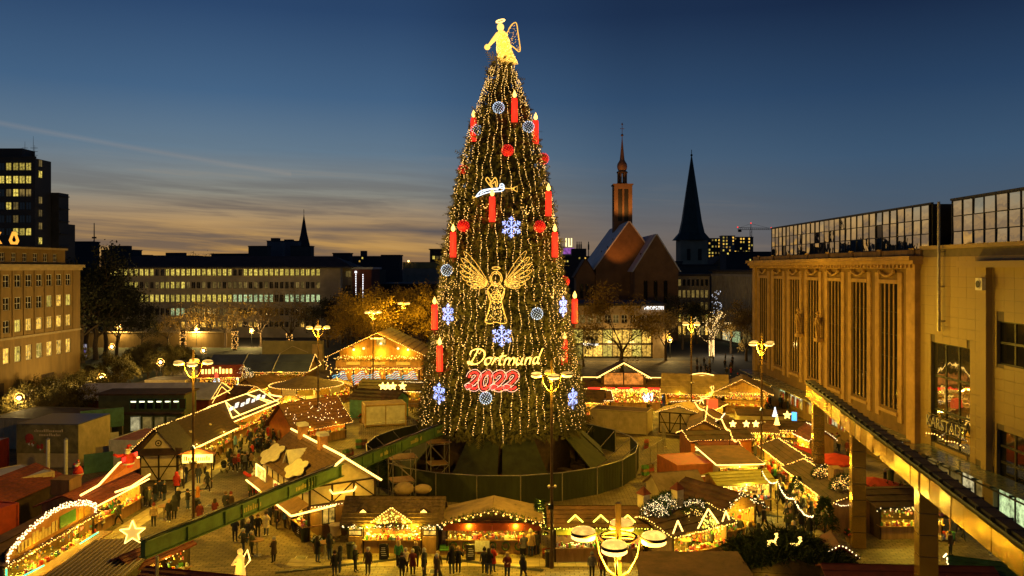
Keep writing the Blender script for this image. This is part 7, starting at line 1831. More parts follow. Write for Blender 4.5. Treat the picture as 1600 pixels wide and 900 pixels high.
for px_, py_, rz, n, t in ((1005, 735, 1.1, 3, 'wire barrier fence along the lane right of the round fence'), (1040, 700, 1.5, 2, 'short wire barrier fence behind the beige container'), (560, 690, .5, 3, 'wire barrier fence left of the round fence'), (600, 655, .2, 2, 'wire barrier fence before the orange beige container'), (590, 735, 1.0, 2, 'wire barrier fence by the dark leaning fir')):
    p = at(px_, py_); barrier(t, p.x, p.y, rz, n)
for px_, py_, m, t in ((575, 662, GOODS[7], 'planter of pink flowers in front of the orange beige container'), (585, 664, GOODS[5], 'planter of white flowers in front of the orange beige container'), (565, 660, GOODS[1], 'planter of red flowers beside the dotted roof stall'), (1085, 862, GOODS[1], 'planter with red berries at the net light stall'), (497, 862, GOODS[5], 'planter with white berries beside the half timbered house'), (1330, 850, GOODS[1], 'planter with red berries at the middle golden pillar')):
    p = at(px_, py_); planter(t, p.x, p.y, m)
# drain covers and cable ramps on the paving
for i, (px_, py_, t) in enumerate(((470, 872, 'in front of the half timbered house'), (680, 893, 'before the gap between the two front stalls'), (330, 790, 'in the middle of the left lane'), (1200, 815, 'in the middle of the right lane'), (960, 760, 'just outside the round fence on the right'), (620, 795, 'just outside the round fence on the left'), (1165, 875, 'beside the fir covered roofs'))):
    p = at(px_, py_); r = thing('drain_cover', 'dark iron drain cover set in the paving '+t, 'drain cover', (p.x, p.y, 0)); mb = MB(); mb.bx(-.4, .4, -.4, .4, .004, .016); mb.build('frame', STEEL, r); mb = MB()
    for q in range(6): mb.bx(-.34, .34, -.33+q*.115, -.25+q*.115, .0165, .022)
    mb.whole('grate', BLACK, r)['kind'] = 'stuff'
for (a, b, t) in (((430, 895), (640, 872), 'cable ramp running toward the dormer stall'), ((1150, 800), (1225, 808), 'cable ramp across the right lane'), ((280, 770), (345, 760), 'cable ramp across the left lane'), ((690, 873), (860, 893), 'cable ramp in front of the canvas roofed stall')):
    A1, B1 = at(*a), at(*b); d = B1-A1; r = thing('cable_ramp', 'black '+t, 'cable ramp', A1, atan2(d.y, d.x)); n_ = max(2, int(d.length/.9))
    cm_ = MB(); cm_.add([(0, -.25, .012), (.88, -.25, .012), (.88, .25, .012), (0, .25, .012), (0, -.1, .06), (.88, -.1, .06), (.88, .1, .06), (0, .1, .06)], [(0, 1, 5, 4), (4, 5, 6, 7), (7, 6, 2, 3), (0, 4, 7, 3), (1, 2, 6, 5)]); cm_ = cm_.mesh('segment', BLACK)
    for k in range(n_): link('segment', cm_, r, (k*.9, 0, 0))
# chalk boards, pennant bunting and heaters in front of stalls
def aboard(label, x, y, rz):
    r = thing('chalk_board', label, 'sign board', (x, y, 0), rz); mb = MB(); mb.box((0, -.15, .5), (.6, .03, 1.0), 0, 0, -.18); mb.box((0, .15, .5), (.6, .03, 1.0), 0, 0, .18); mb.whole('board', BLACK, r); mb = MB(); R = random.Random(int(x*10))
    for q in range(5): mb.box((R.uniform(-.04, .04), -.15-.026-(.5-.25-.12*q)*-.18*-1 if 0 else -.172+(.12*q-.3)*.18, .3+.12*q), (R.uniform(.25, .45), .006, .035), 0, 0, -.18)
    mb.whole('chalk_line', GOODS[5], r)['kind'] = 'stuff'
for px_, py_, rz, t in ((600, 873, 0, 'chalk board in front of the dormer stall counter'), (735, 874, .1, 'chalk board before the canvas roofed stall'), (470, 838, -.9, 'chalk board at the half timbered house corner'), (1128, 842, .5, 'chalk board at the red brown saddle roof stall'), (1232, 815, -1.4, 'chalk board by the bulb draped stall')):
    p = at(px_, py_); aboard(t, p.x, p.y, rz)
for (f_, w_, t) in ((1, 1, ''),): pass
# strings of bulbs hung between tall poles over the right lane
fs = thing('festoon_line', 'string of golden bulbs zigzagging on poles over the far right lane', 'festoon', at(1118, 668))
P = [at(1086, 628, 3.6), at(1100, 640, 4.2), at(1128, 655, 3.6), at(1140, 672, 4.2), at(1152, 690, 3.6)]; o_ = fs.location.copy()
bulbs([p-o_ for p in P], .22, fs, BULB, .075, .35)
for p in P: mb = MB(); q = p-o_; mb.cyl((q.x, q.y, 0), (q.x, q.y, q.z+.05), .04, n=6); mb.build('pole', TIMBER, fs)
fs = thing('festoon_line', 'string of golden bulbs hung before the bulb draped stall on the right lane', 'festoon', at(1215, 770))
P = [at(1190, 735, 3.2), at(1215, 752, 3.2), at(1240, 778, 3.2), at(1272, 806, 3.2)]; o_ = fs.location.copy()
bulbs([p-o_ for p in P], .2, fs, BULBW, .055, .5)
for p in P: mb = MB(); q = p-o_; mb.cyl((q.x, q.y, 0), (q.x, q.y, q.z+.05), .04, n=6); mb.build('pole', TIMBER, fs)

# small kiosks that close the gaps between the bigger stalls
for a in (((1128, 700), -.35, 3.4, 2.4, 'y', ROOFB, 'narrow bulb trimmed kiosk at the lane side of the maroon roofed stall'), ((1078, 672), .2, 3.6, 2.6, 'x', ROOFD, 'dark roofed kiosk between the half timbered stall and the lane'), ((930, 652), .1, 4.2, 2.8, 'x', ROOFB, 'brown kiosk just behind the tree beside the long beige container'),
          ((645, 636), -.2, 4.4, 2.8, 'x', ROOFD, 'dark kiosk at the left flank of the giant tree'), ((452, 650), .5, 3.2, 2.4, 'y', SHINGLER, 'red roofed kiosk in front of the carousel'), ((528, 628), .3, 3.6, 2.6, 'y', TANROOF, 'tan gabled kiosk right of the carousel'), ((1255, 716), -1.5, 3.6, 2.4, 'x', ROOFR, 'maroon roofed kiosk beside the first golden pillar'),
          ((1180, 632), -1.2, 4.4, 2.6, 'x', TANROOF, 'tan roofed kiosk at the store end of the far lane'), ((395, 640), 1.2, 4.0, 2.6, 'y', ROOFB, 'brown gabled kiosk behind the tube outlined lane roof'), ((250, 655), .2, 4.0, 2.6, 'x', GREYTENT, 'grey awning kiosk in front of the green two storey kiosk')):
    p = at(*a[0]); hut('market_stall', a[6], p.x, p.y, a[1], a[2], a[3], 2.4, .8, a[4], a[5], WOOD2, .3, 4, 1.0, 0, 210, bulb=random.choice((BULB, BULBY, BULBW)), ledw=('eave', 'ridge', 'r'), ng=60)
# ================================================================ TREES
BARK = mat('bark', (.09, .06, .035), .9, .4, 5, .5)
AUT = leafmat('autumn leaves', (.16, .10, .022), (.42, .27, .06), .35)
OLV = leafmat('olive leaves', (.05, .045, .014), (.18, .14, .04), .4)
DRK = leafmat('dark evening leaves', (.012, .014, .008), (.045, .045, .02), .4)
def branches(R, p, d, L, r, depth, segs, tips):
    q = p; pts = [p]; rr = [r]
    for i in range(3):
        d = (d+Vector((R.gauss(0, .16), R.gauss(0, .16), R.gauss(0, .1)+.04))).normalized(); q = q+d*(L/3); pts.append(q); rr.append(r*(1-.22*(i+1)))
    segs.append((pts, rr)); tips.append((q, depth))
    if depth <= 0: return
    for k in range(R.choice((2, 3, 3))):
        a = R.uniform(0, 6.283); u = d.orthogonal().normalized(); v = d.cross(u)
        e = (d*R.uniform(.5, .9)+(u*cos(a)+v*sin(a))*R.uniform(.5, .9)+Vector((0, 0, .12))).normalized()
        branches(R, pts[R.choice((2, 3, 3))], e, L*R.uniform(.6, .82), r*.5, depth-1, segs, tips)
def tree_data(seed, h, spread, nleaf, ls, m, depth=4, bare=False):
    R = random.Random(seed); segs, tips = [], []
    th = h*.26; t0 = [(Vector((0, 0, 0)), h*.026), (Vector((R.gauss(0, .1), R.gauss(0, .1), th*.5)), h*.022), (Vector((R.gauss(0, .15), R.gauss(0, .15), th)), h*.019)]
    n0 = R.choice((4, 5))
    for k in range(n0):
        a = 2*pi*k/n0+R.uniform(-.4, .4); branches(R, t0[2][0]+Vector((0, 0, -.05*h*R.random())), Vector((cos(a)*spread, sin(a)*spread, R.uniform(.7, 1.4))).normalized(), h*.26, h*.011, depth-1, segs, tips)
    branches(R, t0[2][0], Vector((0, 0, 1)), h*.3, h*.014, depth-1, segs, tips)
    tr = MB(); tr.tube([p for p, r in t0], [r for p, r in t0], 8)
    tm_ = tr.mesh('trunk', BARK); lb = MB()
    for pts, rr in segs: lb.tube(pts, rr, 4)
    lm = lb.mesh('limb', BARK)
    cm = None
    if not bare:
        V_, F_ = [], []
        ends = [t for t, d in tips if d <= 1]
        for i in range(nleaf):
            t = R.choice(ends); p = t+Vector((R.gauss(0, 1), R.gauss(0, 1), R.gauss(0, .8)))*(h*.045)
            u = Vector((R.gauss(0, 1), R.gauss(0, 1), R.gauss(0, 1))).normalized(); v = u.orthogonal().normalized(); s = ls*R.uniform(.6, 1.3); k = len(V_)
            V_ += [tuple(p+u*s), tuple(p+v*s*.6), tuple(p-u*s), tuple(p-v*s*.6)]; F_.append((k, k+1, k+2, k+3))
        cm = bpy.data.meshes.new('crown'); cm.from_pydata(V_, [], F_); cm.materials.append(m)
    return tm_, lm, cm, segs
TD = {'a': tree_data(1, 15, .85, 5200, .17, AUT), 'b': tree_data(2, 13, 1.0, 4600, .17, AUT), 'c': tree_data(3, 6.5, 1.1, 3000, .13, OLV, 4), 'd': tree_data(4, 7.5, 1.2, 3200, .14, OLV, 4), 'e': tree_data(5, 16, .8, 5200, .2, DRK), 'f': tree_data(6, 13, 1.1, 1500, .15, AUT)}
def tree(k, x, y, s, label, group=None, rz=None):
    tm_, lm, cm, _ = TD[k]; o = thing('tree', label, 'tree', (x, y, 0), random.uniform(0, 6.28) if rz is None else rz, group); o.scale = (s, s, s*random.uniform(.92, 1.08))
    link('trunk', tm_, o); link('limb', lm, o)
    if cm: link('crown', cm, o)
    return o
def tree_px(k, px, D, s, label, group=None): return tree(k, (px-CX)*D/F, D, s, label, group)
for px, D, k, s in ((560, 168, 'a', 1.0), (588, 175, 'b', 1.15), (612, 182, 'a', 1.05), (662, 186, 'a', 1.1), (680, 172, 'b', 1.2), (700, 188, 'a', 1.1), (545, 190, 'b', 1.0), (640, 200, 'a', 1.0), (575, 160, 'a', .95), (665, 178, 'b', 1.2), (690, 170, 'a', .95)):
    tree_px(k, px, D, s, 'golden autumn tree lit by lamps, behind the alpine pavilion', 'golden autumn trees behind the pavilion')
tree_px('b', 972, 152, 1.32, 'wide bare limbed autumn tree in front of the shop building with white sign')
tree_px('a', 1040, 176, .85, 'slender autumn tree at the corner of the shop building')
tree_px('c', 912, 165, 1.3, 'small autumn tree just right of the giant tree') 
for px, D, k, s, t in ((1066, 200, 'e', .8, 'dark tree between the shop building and the corner office'), (1088, 215, 'a', .85, 'brownish tree before the corner office windows'), (1142, 190, 'b', .9, 'dim tree right of the light wrapped tree'), (1166, 175, 'a', .85, 'dim tree close to the corner of the sandstone store')): tree_px(k, px, D, s, t)
R = random.Random(41)
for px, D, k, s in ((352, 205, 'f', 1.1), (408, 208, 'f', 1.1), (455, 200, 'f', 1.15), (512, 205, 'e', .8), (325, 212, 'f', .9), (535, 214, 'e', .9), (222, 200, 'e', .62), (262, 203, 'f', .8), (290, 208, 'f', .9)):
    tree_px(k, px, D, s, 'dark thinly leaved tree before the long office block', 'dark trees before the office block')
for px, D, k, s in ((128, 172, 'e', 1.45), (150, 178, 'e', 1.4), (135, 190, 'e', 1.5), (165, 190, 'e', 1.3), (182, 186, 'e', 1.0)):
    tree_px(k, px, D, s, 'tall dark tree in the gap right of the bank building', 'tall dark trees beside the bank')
for i in range(58):
    px = R.uniform(2, 310); D = R.uniform(112, 175) if px > 120 else R.uniform(100, 122)
    if px > 200 and D < 140: D += 30
    x = (px-CX)*D/F
    tree(R.choice('ccd'), x, D, R.uniform(.55, .9), 'low bushy park tree at the dark left side of the market', 'low park trees left of the market')
for px, D, s in ((285, 520, 2.2), (322, 560, 2.4), (308, 540, 2.0)):
    tree_px('f', px, D, s, 'bare distant tree silhouetted on the left horizon', 'bare horizon trees')
# the tree wrapped in lights
tm_, lm, cm, segs = tree_data(12, 11.5, 1.0, 0, .1, DRK, 3, True)
lt = thing('light_wrapped_tree', 'bare tree completely wrapped in warm white bulbs beyond the tan canopies', 'tree', ((1112-CX)*182/F, 182, 0)); link('trunk', tm_, lt); link('limb', lm, lt); lt.scale = (1.35, 1.35, 1.05)
mb = MB()
for pts, rr in segs:
    for p in along(pts, .26, 0, .16): mb.bulb(p, .06)
for k in range(120): a = k*.9; mb.bulb((.38*cos(a), .38*sin(a), .3+k*.028), .08)
mb.build('light_string', glow('amber white bulb', (1, .66, .24), 2.6), lt)
lamp_light('tree_glow', (lt.location.x, 180, 6), 500, (1, .75, .4), 1.0)
fb = thing('facade_curtain', 'vertical curtain of white icicle lights on the dark street facade', 'light curtain', atD(1120, 480, 205)); mb = MB(); R = random.Random(3)
for k in range(60): mb.bulb((R.uniform(-1.2, 1.2), 0, R.uniform(-3, 4)), .09)
mb.build('light_string', glow('white bulb dim', (.8, .85, 1), 1.2), fb)
# trees wrapped columns and lights by the park wall
for px, py, t in ((286, 516, 'left of the two lit trunks by the park wall'), (367, 523, 'right of the two lit trunks by the park wall'), (452, 522, 'lit trunk behind the olive banner wall')):
    p = at(px, py+6); p = atD(px, py, 198 if px < 400 else 190); o = thing('lit_trunk', t, 'lit tree trunk', (p.x, p.y, 0)); mb = MB(); mb.cyl((0, 0, 0), (0, 0, 4.8), .55, .5, 8); mb.build('trunk', BARK, o); mb = MB(); R = random.Random(px)
    for k in range(90): a = R.uniform(0, 6.28); mb.bulb((.7*cos(a), .7*sin(a), R.uniform(.3, 4.6)), .1)
    mb.build('light_string', glow('amber bulb dim', (1, .5, .1), 1.6), o)
# illuminated poster column in the park
pc = thing('poster_stand', 'upright illuminated poster with blue figure in the park', 'poster stand', (at(204, 548, 0).x, 176, 0)); mb = MB(); mb.bx(-.75, .75, -.15, .15, .5, 3.6); mb.bx(-.1, .1, -.1, .1, 0, .49); mb.build('case', BLACK, pc); mb = MB(); mb.bx(-.65, .65, -.17, -.151, .6, 3.5); mb.build('poster', window_glow('poster glow', (.75, .7, .9), 1.1, 1.6), pc); mb = MB(); mb.ball((0, -.18, 2.0), .45, 8, 6, 0, 1.6); mb.v = [(v[0], -.18+(v[1]+.18)*.05, v[2]) for v in mb.v]; mb.build('printed_figure', glow('blue print', (.12, .1, .5), .8), pc)
NTH = ['first', 'second', 'third', 'fourth', 'fifth', 'sixth', 'seventh', 'eighth', 'ninth', 'tenth', 'eleventh', 'twelfth', 'thirteenth', 'fourteenth', 'fifteenth', 'sixteenth', 'seventeenth', 'eighteenth', 'nineteenth', 'twentieth', 'twenty first', 'twenty second', 'twenty third', 'twenty fourth', 'twenty fifth', 'twenty sixth', 'twenty seventh']+['number %d' % k for k in range(28, 90)]
def number(group, fmt, bands=((0, 9999, ''),)):
    G = [o for o in COL.objects if o.parent is None and o.get('group') == group]
    for a, b, t in bands:
        for i, o in enumerate(sorted([o for o in G if a <= o.location.y < b], key=lambda o: px_of(o.location)[0])): o['label'] = fmt % (NTH[i], t)
number('low park trees left of the market', 'low bushy dark park tree, %s from the picture edge in the %s row', ((0, 122, 'nearest'), (122, 148, 'middle'), (148, 400, 'farthest')))
number('golden autumn trees behind the pavilion', 'golden lamp lit autumn tree behind the pavilion, %s counting toward the giant tree%s')
number('tall dark trees beside the bank', 'tall dark tree beside the bank building, %s counting toward the office block%s')
number('dark trees before the office block', 'dark thinly leaved tree before the long office block, %s from its left end%s')
number('bare horizon trees', 'bare distant tree on the sunset horizon, %s of three from the left%s')
# ---- park lamps: opal globe inside a ring on a post
def park_lamp_proto():
    r = thing('park_lamp', 'x', 'park lamp', (0, 0, -60), 0, 'globe lamps in the park'); kids = []
    mb = MB(); mb.cyl((0, 0, 0), (0, 0, 3.6), .06, n=7); kids.append(mb.build('post', BLACK, r))
    mb = MB(); mb.ball((0, 0, 3.95), .24, 10, 7); kids.append(mb.build('globe', glow('opal globe', (1.0, .80, .38), 6), r))
    mb = MB(); mb.tube([(.62*cos(2*pi*k/20), 0, 3.95+.62*sin(2*pi*k/20)) for k in range(20)], .03, 5, closed=True); mb.tube([(.62*cos(2*pi*k/20), .62*sin(2*pi*k/20), 3.95) for k in range(20)], .03, 5, closed=True); kids.append(mb.build('ring', BRONZE, r))
    setkids(r, kids); return r
plp = park_lamp_proto(); first = True
for px, py, t, pw in ((30, 622, 'nearest the left edge among bright leaves', 420), (85, 560, 'in front of the bank ground floor', 420), (159, 590, 'brightest, above the twin site cabins', 520), (175, 542, 'farther in, left of the illuminated poster', 420), (251, 566, 'left of the golden roof letters', 420), (187, 511, 'far, under a lit orange tree', 900), (307, 515, 'far, above the lane lamp head', 1000), (393, 517, 'far, right of the lit trunks', 1100), (318, 548, 'greenish, just left of the dark blue tent', 260), (1047, 531, 'by the corner of the shop building', 320)):
    D = (H-3.95)*F/(py-CY); D = min(D, 205); p = atD(px, py, D)
    o = plp if first else dup(plp, (0, 0, 0)); o['label'] = 'round globe park lamp '+t; o.location = (p.x, p.y, p.z-3.95); first = False
    lamp_light('park_lamp_light', (p.x, p.y-.5, p.z+.05), pw*6, (1, .66, .2), .25)

# ================================================================ PEOPLE
SKIN = mat('skin', (.5, .27, .17), .6, .15, 8); HAIRM = [mat('dark hair', (.03, .018, .012), .6), mat('brown hair', (.11, .055, .025), .6), mat('fair hair', (.45, .3, .12), .6), mat('grey hair', (.4, .37, .33), .6)]
CLOTH = {n: mat(n+' cloth', c, .85, .3, 9, .2) for n, c in {'black': (.014, .014, .016), 'charcoal': (.035, .035, .04), 'navy': (.02, .025, .06), 'dark brown': (.06, .035, .022), 'olive': (.07, .075, .03), 'grey': (.14, .14, .14), 'tan': (.38, .25, .12),
    'red': (.5, .035, .025), 'orange': (.6, .22, .04), 'cream': (.65, .55, .38), 'green': (.04, .2, .09), 'maroon': (.16, .025, .025), 'blue': (.05, .1, .24)}.items()}
TROU = [CLOTH['black'], CLOTH['charcoal'], CLOTH['navy'], mat('blue jeans', (.05, .07, .13), .85, .3, 9)]
SHOE = mat('dark shoes', (.02, .016, .014), .6); SHOEW = GOODS[5]
def body_mesh(pose, seed):
    """one continuous skinned body: joints -> skin modifier -> mesh, regions by nearest bone"""
    V_, E_, rad, reg = [], [], [], []
    def v(p, r): V_.append(Vector(p)); rad.append(r); return len(V_)-1
    def e(a, b, g): E_.append((a, b)); reg.append(g)
    pel = v((0, 0, .93), .145); w_ = v((0, 0, 1.1), .135); chs = v((0, -.01, 1.3), .15); nk = v((0, 0, 1.47), .06); hd_ = v((0, -.02, 1.58), .088); top = v((0, -.02, 1.69), .085); ns = v((0, -.115, 1.575), .022)
    e(pel, w_, 'c'); e(w_, chs, 'c'); e(chs, nk, 'c'); e(nk, hd_, 's'); e(hd_, top, 's'); e(hd_, ns, 's')
    for sx in (-1, 1): er = v((sx*.1, 0, 1.6), .02); e(hd_, er, 's')
    for i, sx in enumerate((-1, 1)):
        st_ = pose['step'][i]
        hp = v((sx*.095, 0, .88), .105); kn = v((sx*.1, -st_[0], .48+st_[2]), .07); an = v((sx*.1, -st_[1], .09+st_[2]), .048); to = v((sx*.11, -st_[1]-.15, .04+st_[2]*.5), .04)
        e(pel, hp, 'l'); e(hp, kn, 'l'); e(kn, an, 'l'); e(an, to, 'f')
        sh = v((sx*.185, 0, 1.41), .072); A = pose['arm'][i]
        el = v((sx*(.23+A[2]), -A[0], 1.13), .055); ha = Vector((sx*(.25+A[3]), -A[1], A[4])); wr = v(ha, .038)
        e(chs, sh, 'c'); e(sh, el, 'c'); e(el, wr, 'c')
        d = (ha-V_[el]).normalized(); pm_ = v(ha+d*.08, .036); e(wr, pm_, 's')
        side = d.cross(Vector((1, 0, 0))); side = side.normalized() if side.length > .1 else Vector((0, 1, 0))
        for k in range(4): f = v(ha+d*(.155+.012*(k in (1, 2)))+side*(.026*(k-1.5)), .009); e(pm_, f, 's')
        t = v(ha+d*.09+side*.055, .010); e(wr, t, 's')
    me = bpy.data.meshes.new('body'); me.from_pydata([tuple(p) for p in V_], E_, []); o = bpy.data.objects.new('body', me); COL.objects.link(o)
    sk = o.modifiers.new('skin', 'SKIN'); sk.use_smooth_shade = True
    for i, d in enumerate(me.skin_vertices[0].data): d.radius = (rad[i], rad[i]*(.8 if rad[i] > .13 else 1)); d.use_root = (i == 0)
    ss = o.modifiers.new('sub', 'SUBSURF'); ss.levels = 1; ss.render_levels = 1
    dg = bpy.context.evaluated_depsgraph_get(); out = bpy.data.meshes.new_from_object(o.evaluated_get(dg)); bpy.data.objects.remove(o)
    for m in (SKIN, CLOTH['black'], TROU[0], SHOE): 
        out.materials.append(m)
    key = {'s': 0, 'c': 1, 'l': 2, 'f': 3}
    for p in out.polygons:
        best, bi = 9, 0
        for (a, b), g in zip(E_, reg):
            A_, B_ = V_[a], V_[b]; ab = B_-A_; t = max(0, min(1, (p.center-A_).dot(ab)/max(ab.length_squared, 1e-9))); dd = (p.center-A_-ab*t).length-.5*(rad[a]+(rad[b]-rad[a])*t)
            if dd < best: best, bi = dd, key[g]
        p.material_index = bi; p.use_smooth = True
    return out
POSES = [dict(step=((0, .0, 0), (.02, .0, 0)), arm=((.0, .04, .02, .02, .88), (.0, .06, .02, .02, .88)), n='standing'),
         dict(step=((.03, .02, 0), (-.0, -.03, 0)), arm=((.02, .24, .03, -.1, 1.16), (-.02, .05, .02, .02, .87)), n='holding a mug'),
         dict(step=((.22, .27, 0), (-.05, -.30, .05)), arm=((-.14, -.14, .02, .02, .9), (.1, .24, .02, .0, .95)), n='walking'),
         dict(step=((-.03, -.26, .05), (.2, .24, 0)), arm=((.1, .22, .02, .0, .93), (-.13, -.15, .02, .02, .9)), n='striding'),
         dict(step=((.0, .03, 0), (.04, .02, 0)), arm=((.03, .26, .02, -.12, 1.2), (.03, .25, .02, -.14, 1.14)), n='with folded hands'),
         dict(step=((.02, .0, 0), (.0, .05, 0)), arm=((.06, .34, .05, -.02, 1.34), (.0, .05, .03, .02, .87)), n='pointing')]
BM = [body_mesh(p, i) for i, p in enumerate(POSES)]
def coat_mesh(hem, flare):
    mb = MB(); mb.lathe([(.215+flare, hem), (.2+flare*.7, hem+.1), (.185, 1.02), (.18, 1.12), (.2, 1.28), (.205, 1.38), (.13, 1.46), (.085, 1.5)], 12, (0, 0, 0), 0, True, 1.02, .76)
    return mb.mesh('coat', CLOTH['black'])
CM = [coat_mesh(.86, .0), coat_mesh(.62, .04), coat_mesh(.74, .02)]
def head_mesh(kind):
    mb = MB()
    if kind == 'beanie': mb.lathe([(.128, 1.61), (.132, 1.65), (.125, 1.72), (.08, 1.79), (.02, 1.81)], 10, (0, -.01, 0)); mb.ball((0, -.01, 1.83), .04, 6, 4)
    elif kind == 'hood': mb.lathe([(.15, 1.46), (.15, 1.56), (.145, 1.66), (.11, 1.75), (.02, 1.79)], 10, (0, .025, 0))
    elif kind == 'long': mb.lathe([(.13, 1.36), (.135, 1.5), (.135, 1.62), (.12, 1.7), (.07, 1.76), (.01, 1.775)], 10, (0, .03, 0), 0, True, 1, .85)
    else: mb.lathe([(.118, 1.58), (.125, 1.64), (.115, 1.71), (.07, 1.76), (.01, 1.775)], 10, (0, .015, 0))
    return mb.mesh({'beanie': 'hat', 'hood': 'hood'}.get(kind, 'hair'), HAIRM[0])
HM = {k: head_mesh(k) for k in ('beanie', 'hood', 'long', 'short')}
PEOPLE = []
def setm(o, i, m): o.material_slots[i].link = 'OBJECT'; o.material_slots[i].material = m
def person(px, py, place, coat=None, pose=None, face_=None, hat=None, s=None, xy=None):
    R = PR; p = Vector((xy[0], xy[1], 0)) if xy else at(px, py)
    coat = coat or R.choice(['black']*7+['charcoal']*5+['navy']*4+['dark brown']*3+['olive', 'olive', 'grey', 'tan', 'maroon', 'red', 'cream', 'blue'])
    pi_ = pose if pose is not None else R.choice((0, 0, 1, 1, 2, 3, 4, 5))
    hat = hat or R.choice(('beanie', 'beanie', 'hood', 'long', 'short', 'short'))
    s = s or R.uniform(.94, 1.05)
    rz = R.uniform(0, 6.28) if face_ is None else face_+R.uniform(-.35, .35)
    o = thing('person', '', 'person', (p.x, p.y, .012), rz, 'visitors of the christmas market'); o.scale = (s*1.04, s*1.04, s)
    b = link('body', BM[pi_], o); setm(b, 1, CLOTH[coat]); setm(b, 2, R.choice(TROU)); setm(b, 3, SHOEW if R.random() < .2 else SHOE)
    c = link('coat', CM[R.choice((0, 0, 1, 2))], o); setm(c, 0, CLOTH[coat])
    hc = None
    h = link({'beanie': 'hat', 'hood': 'hood'}.get(hat, 'hair'), HM[hat], o)
    if hat == 'beanie': hc = R.choice(['black', 'charcoal', 'red', 'cream', 'grey', 'maroon', 'navy']); setm(h, 0, CLOTH[hc])
    elif hat == 'hood': setm(h, 0, CLOTH[coat])
    else: k = R.randrange(4); setm(h, 0, HAIRM[k]); hc = ('dark', 'brown', 'fair', 'grey')[k]
    hp = {'beanie': '%s hat' % hc, 'hood': 'hood up', 'long': 'long %s hair' % hc, 'short': 'short %s hair' % hc}[hat]
    q = px_of(p); PEOPLE.append((o, 'person in %s coat, %s, %s' % (coat, hp, place), q[0]))
    return o
PR = random.Random(77)
NEAR_A = 'by the dormer stall'
for a in ((623, 887, 'green', 0, pi, 'long'), (650, 888, 'black', 0, pi, 'short'), (634, 896, 'cream', 1, pi, 'short'), (645, 899, 'maroon', 1, pi, 'short'), (628, 905, 'black', 0, pi, 'short'), (662, 905, 'charcoal', 0, None, 'hood'), (684, 902, 'dark brown', 0, None, 'short'),
          (555, 894, 'black', 5, 1.2, 'short'), (575, 899, 'dark brown', 0, -.6, 'short'), (531, 897, 'charcoal', 0, None, 'hood'), (523, 901, 'black', 0, None, 'short')): person(a[0], a[1], NEAR_A, a[2], a[3], a[4], a[5])
for a in ((706, 899, 'black', 0, pi), (716, 897, 'black', 5, pi), (764, 900, 'black', 4, pi), (757, 897, 'charcoal', 0, pi), (816, 868, 'red', 0, pi), (829, 870, 'tan', 0, pi), (818, 872, 'grey', 1, pi), (838, 868, 'charcoal', 0, pi)): person(a[0], a[1], 'before the canvas stall', a[2], a[3], a[4])
for a in ((925, 904, 'grey', 0, pi), (942, 907, 'maroon', 0, pi)): person(a[0], a[1], 'below the drum lamps', a[2], a[3], a[4])
for px, py in ((367, 848), (379, 842), (393, 839), (403, 839), (416, 838), (388, 850)): person(px, py, 'under the green girder', face_=PR.choice((0, pi, 1.5)))
for px, py in ((432, 828), (445, 826), (458, 833), (422, 822), (470, 828)): person(px, py, 'at the timbered house counter', face_=radians(-57)+pi)
person(386, 846, 'under the green girder', 'cream', 0, 0, 'short', .68)
for a in ((380, 868, 'charcoal'), (393, 868, 'olive'), (428, 880, 'dark brown'), (496, 880, 'black'), (515, 877, 'charcoal')): person(a[0], a[1], 'on the paving near a bare table', a[2], PR.choice((0, 1, 4)))
person(428, 880.5, 'alone on the open paving', 'maroon', 4, .2, 'hood') if 0 else None
for a in ((216, 790, 'red', 0), (227, 792, 'black', 0), (234, 793, 'charcoal', 0), (243, 784, 'black', 1), (249, 781, 'navy', 0), (257, 783, 'black', 0), (240, 824, 'tan', 0), (264, 816, 'black', 0), (272, 811, 'charcoal', 0), (278, 795, 'black', 5), (293, 797, 'black', 4), (309, 788, 'orange', 1), (324, 769, 'charcoal', 2), (283, 761, 'cream', 1), (291, 755, 'black', 0), (310, 756, 'charcoal', 0), (312, 818, 'maroon', 0), (336, 813, 'maroon', 1), (353, 804, 'charcoal', 1), (361, 804, 'dark brown', 1), (276, 770, 'red', 0), (320, 742, 'cream', 0), (334, 735, 'navy', 0)): person(a[0], a[1], 'near the lane lamp', a[2], a[3])
for a in ((349, 709, 'olive', 0), (360, 730, 'black', 2), (367, 738, 'maroon', 3), (368, 707, 'blue', 2), (377, 705, 'black', 0), (386, 734, 'black', 3), (395, 778, 'red', 1), (402, 772, 'orange', 0), (390, 782, 'olive', 0), (398, 762, 'charcoal', 0), (340, 718, 'tan', 2), (355, 700, 'charcoal', 0)): person(a[0], a[1], 'beside the big santa', a[2], a[3])
for a in ((164, 824, 'charcoal'), (174, 820, 'green'), (186, 823, 'black'), (140, 845, 'red'), (150, 838, 'tan'), (160, 832, 'cream'), (120, 866, 'olive'), (180, 812, 'grey')): person(a[0], a[1]-2, 'at the arched sign stall', a[2], None, -pi/2)
R = random.Random(55)
n = 0
while n < 104:
    t = R.random(); py = 742-112*t; cx = 372+95*t; px = cx+R.uniform(-30, 34)*(1-.3*t)
    if py > 715 and px > 395: continue
    person(px, py, 'in the left lane crowd'); n += 1
for a in ((1155, 846, 'charcoal', 3), (1172, 854, 'grey', 0), (1185, 857, 'black', 0), (1180, 809, 'black', 2), (1195, 791, 'black', 2), (1194, 829, 'charcoal', 2), (1218, 790, 'olive', 3), (1192, 760, 'black', 2), (1211, 758, 'green', 0), (1220, 758, 'charcoal', 0), (1190, 737, 'olive', 2), (1178, 755, 'charcoal', 0), (1139, 846, 'maroon', 0)): person(a[0], a[1], 'walking in the right lane', a[2], a[3], None, 'beanie' if a[0] in (1155, 1194) else None)
